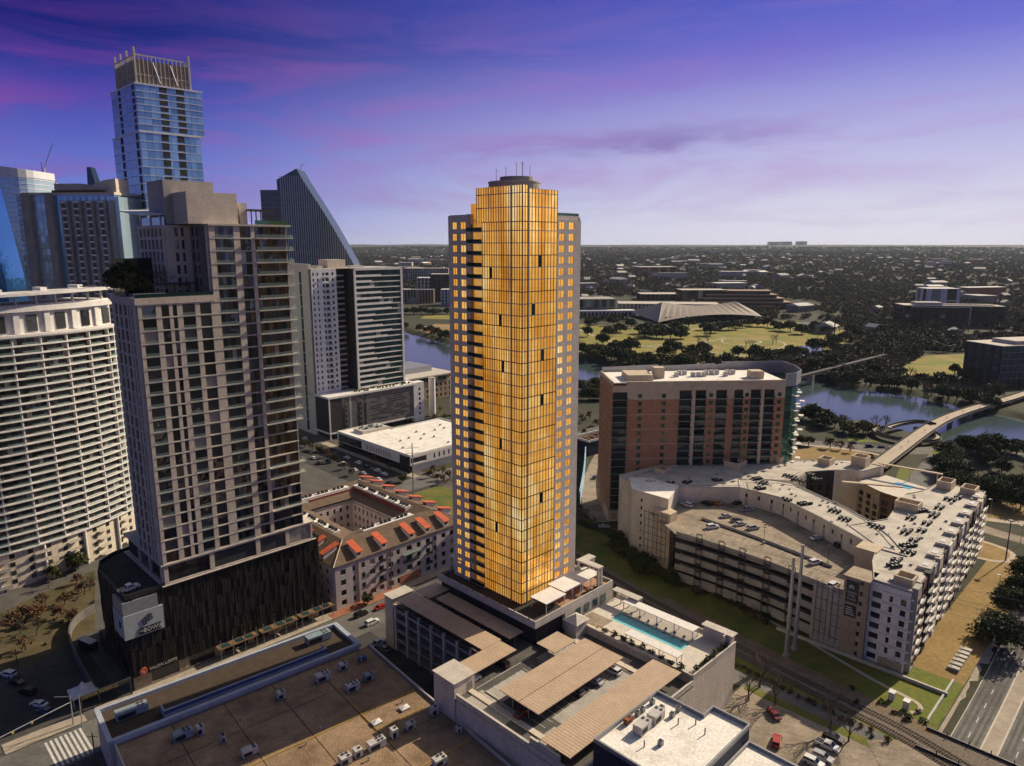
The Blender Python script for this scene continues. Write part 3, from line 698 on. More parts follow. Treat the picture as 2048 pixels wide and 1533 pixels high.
def lpergola2():
    P = gthing('terrace_pergola', 'cream pergola at the far left end of the tower terrace, by the pink apartments', 'pergola', 141.5, 170.3, 22.95)
    MB().b(0, 2.2, -6, 1.0, 5.2, 5.6).build('roof', 'concrete_light', P)
    for x, y in ((.4, .4), (1.8, .4), (.4, -5.4), (1.8, -5.4)): MB().b(x-.3, x+.3, y-.3, y+.3, 0, 5.2).build('column', 'concrete_light', P)
lpergola2()
# ================================================================== PARKING GARAGE (local = grid, root at s=105, t=85.5)
def garage():
    G = gthing('parking_garage', 'open-sided concrete parking garage with a rooftop deck below the golden tower', 'garage', 105, 85.5)
    zd = 16.0
    deck = [(0, 0), (48, 0), (48, 41.5), (32.3, 41.5), (32.3, 86.5), (46, 86.5), (46, 95.5), (18, 95.5), (18, 47), (0, 47)]
    MB().prism(deck, zd-.5, zd).build('roof_deck', 'asphalt_worn', G)
    MB().prism([(3, 3), (47, 3), (47, 41), (45.5, 95), (24, 95), (24, 44), (3, 44)], 0, zd-.5).build('core', 'charcoal_wall', G)
    # west front: open decks between slender piers
    fr = FR(18, 95.5, -pi/2); pil = []; sp = []; slabs = []
    for k in range(8): pil.append(fr.box(4.6+k*6.1, 5.5+k*6.1, 0, zd+.2, -.2, .55))
    for lv in range(5):
        z = lv*3.4-.0
        slabs.append(fr.box(0, 48.4, z, z+.32, -5.5, .05))
    for k in range(8):
        a0 = 5.5+k*6.1 if k else 0; a1 = a0+5.2 if k else 4.6
        for lv in range(1, 5):
            z = lv*3.4
            sp.append(fr.box((5.5+(k-1)*6.1) if k else 0, 4.6+k*6.1, z+.32, z+(1.35 if k < 2 else 1.05), .0, .28))
    pieces(G, 'pier', 'concrete_warm', pil); pieces(G, 'deck_slab', 'concrete_grey', slabs); pieces(G, 'guard_wall', 'concrete', sp)
    MB().it(fr.box(-.2, 4.2, 0, zd+1.9, -7.5, .7)).build('stair_tower', 'concrete_warm', G)
    MB().it(fr.box(-.5, 4.5, zd+1.9, zd+2.1, -7.8, 1.0)).build('stair_tower_roof', 'concrete_light', G)
    MB().b(-.3, 6.6, 40.0, 48.3, 0, 20.2).build('stair_tower', 'cream_wall', G)
    MB().b(-.6, 6.9, 39.7, 48.6, 20.2, 20.45).build('stair_tower_roof', 'concrete_light', G)
    MB().b(4.4, 5.8, 39.9, 39.99, 16.1, 18.6).build('stair_door', 'grey_metal', G)
    # solid boundary walls
    MB().b(0, .4, .4, 39.7, 0, 17.3).build('wall', 'cream_wall', G); MB().b(0, 48, 0, .4, 0, 17.2).build('wall', 'cream_wall', G)
    MB().b(-.12, .52, 0, 39.7, 17.3, 17.5).b(-.1, 48, -.1, .5, 17.2, 17.4).build('wall_coping', 'concrete_light', G)
    MB().b(0.2, .7, 5, 14, 17.5, 19.0).build('screen_wall', 'concrete_warm', G)
    # ramp kerbs, lines and worn patches on the deck
    mb = MB()
    for y in (8.6, 16.2, 32.5):
        for x in [8+2.75*i for i in range(14)]: mb.b(x, x+.12, y, y+4.6, zd, zd+.012)
    for y in range(48, 86, 3): mb.b(20, 24.6, y, y+.12, zd, zd+.012)
    for y in range(50, 84, 3): mb.b(27.5, 32, y, y+.12, zd, zd+.012)
    mb.b(6.6, 27, 39.4, 39.55, zd, zd+.012); mb.build('parking_lines', 'paint_white', G)
    mb = MB(); random.seed(3)
    for a, b, c, d in ((7, 21, 30.6, 36.8), (12, 40, 11.8, 17.6), (1.5, 7.5, 24, 38), (28, 46, 32.5, 38), (33, 46, 18, 30), (3, 10, 8, 15)): mb.b(a, b, c, d, zd, zd+.008)
    mb.build('worn_patch', 'concrete_grey', G)
    MB().b(4.2, 5.8, 14, 40, zd, zd+.25).b(41.5, 43.2, 10, 37, zd, zd+.25).build('kerb_island', 'concrete_warm', G)
garage()
def carport(label, s0, s1, t0, t1, along='s', seam=False, cars=True):
    C = gthing('carport', label, 'carport', s0, t0, 16.0, 'carports on the garage roof'); lx, ly = s1-s0, t1-t0
    m = 'carport_roof' if along == 's' else 'carport_roof_b'
    if seam:
        MB().b(0, lx, 0, ly/2-.08, 3.30, 3.52).build('roof', m, C); MB().b(0, lx, ly/2+.08, ly, 3.34, 3.56).build('roof', m, C); MB().b(0, lx, ly/2-.2, ly/2+.2, 3.15, 3.29).build('gutter', 'dark_metal', C)
    else: MB().b(0, lx, 0, ly, 3.32, 3.54).build('roof', m, C)
    n = max(2, int((lx if along == 's' else ly)/6)+1); mb = MB()
    for i in range(n):
        for e in ((.3, .7) if seam else (.5,)):
            if along == 's': x, y = .8+(lx-1.6)*i/(n-1), ly*e
            else: x, y = lx*e, .8+(ly-1.6)*i/(n-1)
            MB().b(x-.1, x+.1, y-.1, y+.1, 0, 3.3).build('post', 'grey_metal', C)
            if along == 's': mb.b(x-.08, x+.08, .1 if e <= .5 else ly/2+.2, ly/2-.2 if seam and e < .5 else ly-.1, 3.12, 3.315)
            else: mb.b(.1, lx-.1, y-.08, y+.08, 3.12, 3.315)
    mb.build('rafter', 'grey_metal', C)
carport('large double carport with tan ribbed roof in the middle of the garage deck', 112, 146, 103, 116.6, 's', True)
carport('long tan carport along the near edge of the garage deck', 106, 151, 88.0, 96.8)
carport('short tan carport beside the cream stair tower on the garage deck', 108.6, 128, 126.2, 132.8)
carport('long grey-tan carport over the open west front of the garage', 121.2, 128.6, 132.9, 173.2, 't')
carport('carport lying along the foot of the golden tower terrace', 130.6, 136.2, 131.5, 165.0, 't')
carport('small square tan carport below the near corner of the terrace', 134.4, 143.2, 117.6, 124.6)
carport('brown carport across the far left end of the garage deck', 129.2, 137.6, 166.5, 173.5)
# ================================================================== POOL DECK (root at s=153, t=86)
def pool():
    G = gthing('pool_terrace', 'rooftop pool terrace with white paving and a long turquoise pool', 'terrace', 153.2, 85.6)
    zd = 17.7
    # deck with a real hole for the pool: x 9.5..14.2, y 9.5..34
    px0, px1, py0, py1 = 9.4, 14.3, 9.6, 34.2
    mb = MB()
    mb.b(0, px0, 0, 41.4, zd-.6, zd); mb.b(px1, 22.8, 0, 41.4, zd-.6, zd-.0); mb.b(px0, px1, 0, py0, zd-.6, zd); mb.b(px0, px1, py1, 41.4, zd-.6, zd)
    mb.build('deck', 'pool_deck', G)
    surf('pool_tile', (.16, .52, .58), (.10, .42, .50), .5, .5)
    MB().b(px0-.1, px1+.1, py0-.1, py1+.1, zd-2.0, zd-1.5).b(px0-.2, px0, py0, py1, zd-1.5, zd-.05).b(px1, px1+.2, py0, py1, zd-1.5, zd-.05).b(px0, px1, py0-.2, py0, zd-1.5, zd-.05).b(px0, px1, py1, py1+.2, zd-1.5, zd-.05).build('pool_basin', 'pool_tile', G)
    m = D.materials.new('pool_water'); m.use_nodes = True; nt = m.node_tree; b = nt.nodes['Principled BSDF']
    ge = N(nt, 'ShaderNodeNewGeometry'); vo = N(nt, 'ShaderNodeTexVoronoi', i_Scale=1.6); vo.feature = 'DISTANCE_TO_EDGE'; nn = N(nt, 'ShaderNodeTexNoise', i_Scale=1.1, i_Detail=2.0)
    nt.links.new(ge.outputs['Position'], nn.inputs['Vector']); va = N(nt, 'ShaderNodeVectorMath', operation='ADD'); nt.links.new(ge.outputs['Position'], va.inputs[0]); nt.links.new(nn.outputs['Color'], va.inputs[1]); nt.links.new(va.outputs[0], vo.inputs['Vector'])
    r = ramp(nt, [(0, (.40, .72, .74)), (.10, (.10, .50, .55)), (.4, (.055, .40, .46))]); nt.links.new(vo.outputs['Distance'], r.inputs[0]); nt.links.new(r.outputs[0], b.inputs['Base Color'])
    b.inputs['Roughness'].default_value = .08; MATS['pool_water'] = m
    MB().b(px0, px1, py0, py1, zd-1.5, zd-.22).build('pool_water', 'pool_water', G)
    mb = MB(); mb.b(0, .3, 0, 41.4, 0, zd+.9); mb.b(.3, 22.8, -.0, .3, 0, zd+1.0); mb.b(22.5, 22.8, .3, 41.4, 0, zd+.9); mb.build('wall', 'cream_wall', G)
    MB().b(-.05, 22.9, -.1, .4, zd+1.0, zd+1.15).build('wall_coping', 'concrete_light', G)
    MB().b(.3, 1.9, 2, 33, zd, zd+.75).b(2, 20, .35, 1.7, zd, zd+.7).build('planter', 'concrete_light', G)
    MB().b(14.6, 20.4, 10, 34, zd, zd+.03).build('dark_paving', 'concrete_grey', G)
    MB().b(2.2, 8.8, 33, 41, zd, zd+.02).build('paving_bay', 'pale_lot', G)
    MB().b(2.2, 3.0, 24, 34, zd, zd+.5).build('bench_wall', 'wood', G)
    for i in range(4): MB().b(18.5, 22.4, 1.6+i*.01, 1.9+i*.01, zd, zd+4.0).build('cabana_wall', 'cream_wall', G) if i == 0 else None
    MB().b(20.2, 22.5, .4, 9, zd, zd+3.6).build('cabana', 'concrete_light', G)
    MB().b(19.9, 23.0, -.3, 9.6, zd+3.6, zd+3.9).build('cabana_roof', 'concrete_light', G)
pool()
canopy('shade_canopy', 'long white shade canopy over loungers on the far side of the pool', 169.2, 172.8, 95.5, 120.5, 17.7, 20.7, ny=5, group=None)
canopy('shade_canopy', 'long white shade canopy on the near side of the pool', 155.4, 158.6, 92.0, 109.5, 17.7, 20.1, ny=4)
canopy('pool_pergola', 'narrow cream pergola at the tower end of the pool terrace', 171.8, 174.6, 116.5, 126.6, 17.7, 21.6, 'concrete_light', 'pergola', .35, 'concrete_light', 2, 4)
def hiproof(label, s, t, w, d, z, h, hr, wall='concrete_light', roof='tan_roof'):
    C = gthing('pavilion', label, 'pavilion', s, t, z)
    MB().b(0, w, 0, d, 0, h).build('wall', wall, C)
    MB().add([(-.5, -.5, h), (w+.5, -.5, h), (w+.5, d+.5, h), (-.5, d+.5, h), (w/2, d/2, h+hr)], [(0, 1, 4), (1, 2, 4), (2, 3, 4), (3, 0, 4), (3, 2, 1, 0)]).build('roof', roof, C)
hiproof('small cream pavilion with a pyramid roof between the pool and the terrace', 148.6, 121.8, 5.2, 4.6, 16.0, 4.4, 1.8)
# ================================================================== BOWIE-STREET TOWER (local x = s-66, y = t-213)
def rot_sign(a): return (pi/2, 0, a)
def bowie():
    T = gthing('residential_tower', 'beige apartment tower with stepped roof on a black panelled podium', 'tower', 66, 213)
    zp = 29.6
    # podium
    pod = [(-11, 0), (51, 0), (51, 37), (4, 37), (-4, 35), (-9, 31), (-11, 25)]
    MB().prism(pod, 4.6, zp-.4).build('podium', 'charcoal_wall', T)
    MB().prism([(x*.995, y*.99+.2) for x, y in pod], zp-.4, zp-.2, bottom=False).build('podium_deck', 'dark_lot', T)
    MB().wallring(pod, zp-.4, zp+1.0, .4).build('podium_parapet', 'dark_metal', T)
    random.seed(5); pan = []
    def clad(fr, L):
        n = int(L/.95); w = L/n
        for i in range(n):
            z = 4.4
            for k in range(6):
                h = 4.25; zz = z+random.uniform(-.9, .3) if k else z
                pan.append(fr.box(i*w+.06, (i+1)*w-.06, zz, z+h-random.uniform(0, .7), 0, random.uniform(.08, .45))); z += h
    clad(FR(-11, 0, 0), 62); clad(FR(-11, 25, -pi/2), 25)
    for a, b in zip(pod[2:], pod[3:]):
        L = sqrt((b[0]-a[0])**2+(b[1]-a[1])**2); clad(FR(a[0], a[1], atan2(b[1]-a[1], b[0]-a[0])), L)
    pieces(T, 'cladding_panel', 'dark_clad', pan, 300)
    # street level
    mb = MB(); fr = FR(-11, .8, 0); facade(T, fr, 0, 61, 0, 4.6, [(5, 13), (16, 24), (27, 35), (37, 42), (52, 57)], [(.4, 3.9)], 'stone', 'window_dark', .4, 'street_wall', 'shop_window')
    MB().b(-10.5, 50, 1.2, 36, 0, 4.6).build('street_core', 'charcoal_wall', T)
    # corner sign box with lettering
    sg = MB(); sg.b(-12.4, -1.4, -.9, 8.4, 17.2, 24.6); so = sg.build('corner_sign', 'sign_panel', T, label='white corner sign panel with a double B emblem')
    MB().b(-12.2, -2.6, -.7, 8.2, 24.6, 28.6).build('sign_loft', 'galvanised', T)
    MB().b(-8.6, -2.2, -1.02, -.92, 17.6, 19.6).build('name_plate', 'dark_metal', so)
    text(so, 'THE', .62, 'paint_white', (-8.45, -1.06, 18.4), rot_sign(0)); text(so, 'BOWIE', 1.72, 'paint_white', (-7.35, -1.06, 18.0), rot_sign(0), sx=.98)
    text(so, 'B', 3.1, 'dark_metal', (-6.1, -1.0, 21.2), rot_sign(0), 'emblem'); t = text(so, 'B', 3.1, 'dark_metal', (-6.0, -1.0, 22.4), (pi/2, pi, 0), 'emblem')
    text(so, 'B', 3.1, 'dark_metal', (-12.5, 3.0, 20.2), rot_sign(-pi/2), 'emblem')
    bl = MB(); bl.tube([(-8.4, -.35, 5.6), (-8.4, -.75, 5.6)], 1.15, 20); r = bl.build('round_emblem', 'red_metal', T)
    text(r, 'SL', 1.05, 'paint_white', (-9.05, -.8, 5.25), rot_sign(0), ext=.04)
    text(T, 'SALON LOFTS', 1.25, 'paint_white', (-6.7, -.6, 5.2), rot_sign(0))
    # glazed transfer storey
    z0, z1 = 30.0, 36.2
    MB().b(.6, 48.4, .6, 33.6, zp-.2, z1).build('transfer_core', 'charcoal_wall', T)
    f0 = FR(0, 0, 0); f1 = FR(0, 20.5, -pi/2)
    facade(T, f0, 0, 48.8, z0, z1, [(1.2, 13.6), (15, 28.6), (30, 39), (40.2, 48.2)], [(.6+z0, z1-.5)], 'concrete_warm', 'window_bowie', .5, 'transfer_frame', 'transfer_window')
    facade(T, f1, 0, 20.2, z0, z1, [(1, 9.5), (10.5, 19)], [(.6+z0, z1-.5)], 'concrete_warm', 'window_bowie', .5, 'transfer_frame', 'transfer_window')
    MB().b(-.9, 50.0, -.9, 34.4, z0-.25, z0).b(-.8, 49.4, -.8, 34.2, z1, z1+.3).build('transfer_slab', 'concrete_light', T)
    # tower bodies
    zl, zu = 113.4, 135.6; nl = 21; fh = (zl-z1-.3)/nl; nu = 6
    MB().b(.4, 21, .4, 20.3, z1, zl+.6).b(20.6, 45.4, .7, 34, z1, zu).b(13.6, 20.8, 12.2, 34, z1, zu-.8).build('core', 'charcoal_wall', T)
    FL = [z1+.3+fh*i for i in range(nl+1)]; FU = FL+[zl+(zu-zl)/nu*i for i in range(1, nu+1)]
    def rows(F, sill=.35, head=.25): return [(a+sill, b-head) for a, b in zip(F, F[1:])]
    lowb = [(1.0, 4.7), (6.2, 8.3), (9.3, 10.5), (12, 15.6), (17, 20.3)]
    facade(T, f0, 0, 21.3, z1+.3, zl+.2, lowb, rows(FL, .22, .16), 'concrete_warm', 'window_bowie', .5, 'facade_frame', 'window', limit=105)
    upb = [(1.7, 7.3), (9.3, 12.7), (13.9, 24.2)]
    fu = FR(21.3, 0, 0); mb = MB()
    win = facade(T, fu, 0, 24.4, z1+.3, zu, upb, rows(FU, .22, .16), 'concrete_warm', None, .5, 'facade_frame', mb=mb); mb.build('facade_frame', 'concrete_warm', T)
    win2 = []
    for i, (a, b) in enumerate(upb):
        n = (4, 2, 7)[i]; w = (b-a)/n
        for r0, r1 in rows(FU, .22, .16):
            for k in range(n): win2.append(fu.box(a+w*k+.05, a+w*(k+1)-.05, r0, r1, -.12, .04))
    pieces(T, 'window', 'window_bowie', win2, 150)
    # storey lines run right across the piers
    ln = []
    for i, z in enumerate(FU):
        if z < zl+.3: ln.append(((10.6, -.36, z), (21.5, .45, .26), 0)); ln.append(((-.36, 10.1, z), (.4, 20.8, .2), 0))
        ln.append(((33.6, -.38, z), (24.6, .45, .26), 0))
    pieces(T, 'storey_line', 'concrete_light', ln)
    bal = []; br = []
    for i, z in enumerate(FU[:-1]):
        for a, b, on in ((1.0, 4.8, i > 2 and i < nl), (12, 15.6, i < nl), (23, 28.6, True)):
            if on: br.append((((a+b)/2, -.62, z+.62), (b-a-.1, .06, .95), 0))
        if i > 9 or i in (2, 5, 6): bal.append(((41.2, -.2, z+.1), (12.8, 2.6, .3), 0)); br.append(((41.4, -1.46, z+.75), (12.2, .06, 1.0), 0)); br.append(((47.5, .1, z+.75), (.06, 2.4, 1.0), 0))
    pieces(T, 'balcony', 'concrete_light', bal); pieces(T, 'balcony_rail', 'rail_glass', br)
    # end wall of the low wing, flank and rear of the high part
    sb = [(2.2, 4.6), (6.0, 8.6), (10, 12.6), (14, 15.4), (16.4, 17.8)]
    facade(T, f1, 0, 20.2, z1+.3, zl+.2, sb, rows(FL, .3, .3), 'concrete_warm', 'window_bowie', .45, 'facade_frame', 'window', limit=100)
    fk = FR(21, 12.2, -pi/2); facade(T, fk, 0, 11.8, zl, zu, [(2, 3.2), (5, 6.2)], rows(FU[nl:], .6, .5), 'concrete_warm', 'window_bowie', .4, 'flank_wall', 'flank_window')
    fb = FR(13.4, 12, 0); facade(T, fb, 0, 7.4, zl-2, zu-.8, [(2.6, 3.6), (4.6, 5.4)], rows(FU[nl:], .6, .5), 'concrete_warm', 'window_bowie', .3, 'rear_block', 'flank_window')
    fs = FR(13.4, 34, -pi/2); facade(T, fs, 0, 21.9, 60, zu-.8, rep(1, 21, 6, .55), rows(FU[6:], .5, .4), 'concrete_warm', 'window_bowie', .4, 'rear_block', 'rear_window', limit=100)
    MB().b(45.2, 45.6, .8, 34, z1+.3, zu).b(13.5, 45.4, 34, 34.3, z1+.3, zu).build('side_wall', 'concrete_warm', T)
    MB().b(-.7, 21.4, -.7, 21, zl+.2, zl+2.1).build('low_roof', 'concrete_warm', T)
    MB().b(21.1, 47.2, -.9, 34.8, zu, zu+.5).b(13.2, 21.1, 12, 34.8, zu-.8, zu+.2).build('high_roof', 'concrete_warm', T)
    MB().b(17, 32, 3, 19, zu+.5, 145.2).build('penthouse', 'concrete_warm', T); MB().b(14.6, 29.5, 13.5, 27, zu+.5, 149).build('lift_overrun', 'concrete_grey', T)
    MB().b(33.0, 35.4, 4, 16, zu+.5, 142.6).build('stair_head', 'concrete_warm', T)
    pg = MB(); pg.b(35.4, 45.5, 2.5, 10, 140.4, 140.8)
    for k in range(7): pg.b(36+k*1.55, 36.25+k*1.55, 2.6, 2.9, zu+.5, 140.4)
    pg.build('roof_pergola', 'dark_metal', T); MB().b(35.6, 46.6, -.5, -.4, zu+.5, zu+1.8).b(46.7, 46.8, -.4, 20, zu+.5, zu+1.8).build('roof_rail', 'window_green', T)
    MB().add([(8, 15, 138.4), (20, 15, 139.2), (20, 34, 140.8), (8, 34, 140.2), (8, 15, 138.8), (20, 15, 139.6), (20, 34, 141.2), (8, 34, 140.6)], [(3, 2, 1, 0), (4, 5, 6, 7), (0, 1, 5, 4), (1, 2, 6, 5), (2, 3, 7, 6), (3, 0, 4, 7)]).build('sloping_canopy', 'white_metal', T)
    for y in (15.6, 24, 33): MB().b(13.6, 13.9, y, y+.3, zu-.6, 139).build('canopy_post', 'white_metal', T)
    MB().b(13.9, 14.0, 13, 33, zu, zu+2.6).build('canopy_glass', 'window_paleblue', T)
    MB().b(5, 13.2, 24, 35, 60, 126).build('link_block', 'window_dark', T)
    pg = MB(); pg.b(6, 19.5, 5.5, 12, zl+5.2, zl+5.5)
    for x in (6.3, 12.5, 19): pg.b(x, x+.25, 5.6, 5.9, zl+2.1, zl+5.2).b(x, x+.25, 11.6, 11.9, zl+2.1, zl+5.2)
    pg.build('garden_pergola', 'dark_metal', T); MB().b(-.4, 8, -.4, 1.2, zl+2.1, zl+3.2).build('garden_planter', 'galvanised', T)
    MB().b(-.5, 21, -.6, -.5, zl+2.1, zl+3.2).build('garden_rail', 'teal_glass_rail', T)
bowie()
def awning(k, s):
    A = gthing('street_awning', ['timber slat awning with glass panels nearest the visitor parking gate', 'middle timber awning along the black podium sidewalk', 'far timber awning along the black podium, nearest the pink apartments'][k], 'awning', s, 209.6, .14)
    MB().b(0, 13, 0, 3.2, 3.9, 4.2).build('roof', 'wood', A)
    pieces(A, 'glass_panel', 'window_teal', [((x, 1.6, 4.26), (2.4, 2.2, .1), 0) for x in (2.6, 7.2, 10.4)])
    for x in (.6, 4.5, 8.5, 12.4): MB().b(x-.07, x+.07, .2, .34, 0, 7.2).build('mast', 'galvanised', A)
for k, s in enumerate((79, 93.2, 107.2)): awning(k, s)
# ================================================================== FLAT BROWN ROOF SHOP BLOCK (rotated a few degrees)
FA = radians(40.0)
FX, FY = (-108.1, 165.0)
def floc(x, y, z=0.0): return (FX+cos(FA)*x-sin(FA)*y, FY+sin(FA)*x+cos(FA)*y, z)
def flatroof():
    B = thing('shop_building', 'low flat building with brown gravel roof covered in air units', 'building', (FX, FY, 0), FA)
    zr = 9.6
    main = [(1, -17), (68.5, -17.0), (68.5, -88), (-20, -88), (1, -60)]
    main = [(1, -16), (70.5, -16), (70.5, -86), (1, -86)]
    MB().b(1, 70.5, -86, -16, 0, zr).build('walls', 'concrete_light', B)
    # gravel laid in bays between the seams
    it = []; gx = [1.4, 14, 27, 40, 53, 70.1]; gy = [-85.6, -70, -57, -44, -30, -16.2]
    for i in range(5):
        for j in range(5): it.append((((gx[i]+gx[i+1])/2, (gy[j]+gy[j+1])/2, zr+.06), (gx[i+1]-gx[i]-.22, gy[j+1]-gy[j]-.22, .12), 0))
    pieces(B, 'gravel_bay', 'gravel_roof', it); MB().b(1.2, 70.3, -85.8, -16, zr, zr+.03).build('seam', 'roof_seam', B)
    MB().b(1, 1.35, -86, -16, zr, zr+.75).b(70.15, 70.6, -86, -16, zr, zr+.85).build('parapet', 'concrete_light', B)
    # raised strip along the street with blue-white parapets
    zs = 11.4
    MB().b(0, 67.5, -15.6, 0, 0, zs-1.1).build('street_range', 'concrete_light', B)
    MB().b(.5, 67, -15.1, -.4, zs-1.1, zs-1.0).build('strip_gravel', 'gravel_dark', B)
    MB().b(-.4, 68, -.45, .5, zs-1.1, zs).b(-.4, .8, -15.9, -.45, zs-1.1, zs).b(66.6, 68, -15.9, -.45, zs-1.1, zs).b(.8, 66.6, -16.1, -14.9, zs-1.1, zs+.0).build('parapet', 'blue_parapet', B)
    MB().b(13, 58, -13.6, -13.3, zs-1.0, zs+1.2).b(13, 13.3, -13.3, -10.4, zs-1.0, zs+1.2).b(57.7, 58, -13.3, -10.5, zs-1.0, zs+1.2).build('screen_wall', 'blue_parapet', B)
    MB().b(13, 58, -13.62, -13.601, zs, zs+1.0).build('screen_face', 'car_blue', B)
    for k in range(6): MB().b(-.04, 67.6, -15.65, -15.605, 2+k*1.2, 2.1+k*1.2).build('joint', 'concrete_grey', B) if k == 0 else None
    mb = MB()
    for y in (-44, -70): mb.b(3, 69, y-.05, y+.1, zr+.14, zr+.3)
    mb.tube([(53, -20, zr+.35), (53, -52, zr+.35), (67, -52, zr+.35)], .1, 6); mb.build('gas_pipe', 'paint_yellow', B)
    MB().b(5, 9, -16.0, -15.95, 3, 6).build('sill', 'concrete_grey', B)
flatroof()
# ================================================================== WHITE ROOF BLOCKS AT THE BOTTOM
def whiteroof():
    B = gthing('shop_building', 'building with a white membrane roof and dark side wall beside the garage', 'building', 110.6, 60)
    z = 22.5; P0 = [(0, 3), (24.7, 3), (24.7, 3.3), (29, 3.3), (29, 12.6), (24.7, 12.6), (24.7, 25.2), (0, 25.2)]
    MB().prism(P0, 0, z).build('walls', 'navy_wall', B)
    MB().prism([(.3, 3.3), (24.4, 3.3), (24.4, 3.6), (28.7, 3.6), (28.7, 12.3), (24.4, 12.3), (24.4, 24.9), (.3, 24.9)], z, z+.05, bottom=False).build('membrane', 'white_roof', B)
    MB().wallring([(.25, 3.25), (28.75, 3.25), (28.75, 12.35), (24.45, 12.35), (24.45, 24.95), (.25, 24.95)], z, z+1.0, .45).build('parapet', 'grey_metal', B)
    pieces(B, 'window', 'window_dark', [((29.02, 5+3.2*k, 4+5*j), (.1, 1.8, 2.2), 0) for k in range(3) for j in range(4)])
    C = gthing('shop_building', 'lower white-roofed annex with grey coping at the bottom edge, by the car park', 'building', 116, 40)
    MB().b(0, 22.8, 0, 22.9, 0, 19).build('walls', 'charcoal_wall', C); MB().b(.3, 22.5, .3, 22.6, 19, 19.06).build('membrane', 'white_roof', C)
    MB().wallring([(.2, .2), (22.6, .2), (22.6, 22.7), (.2, 22.7)], 19, 19.8, .45).build('parapet', 'grey_metal', C)
whiteroof()
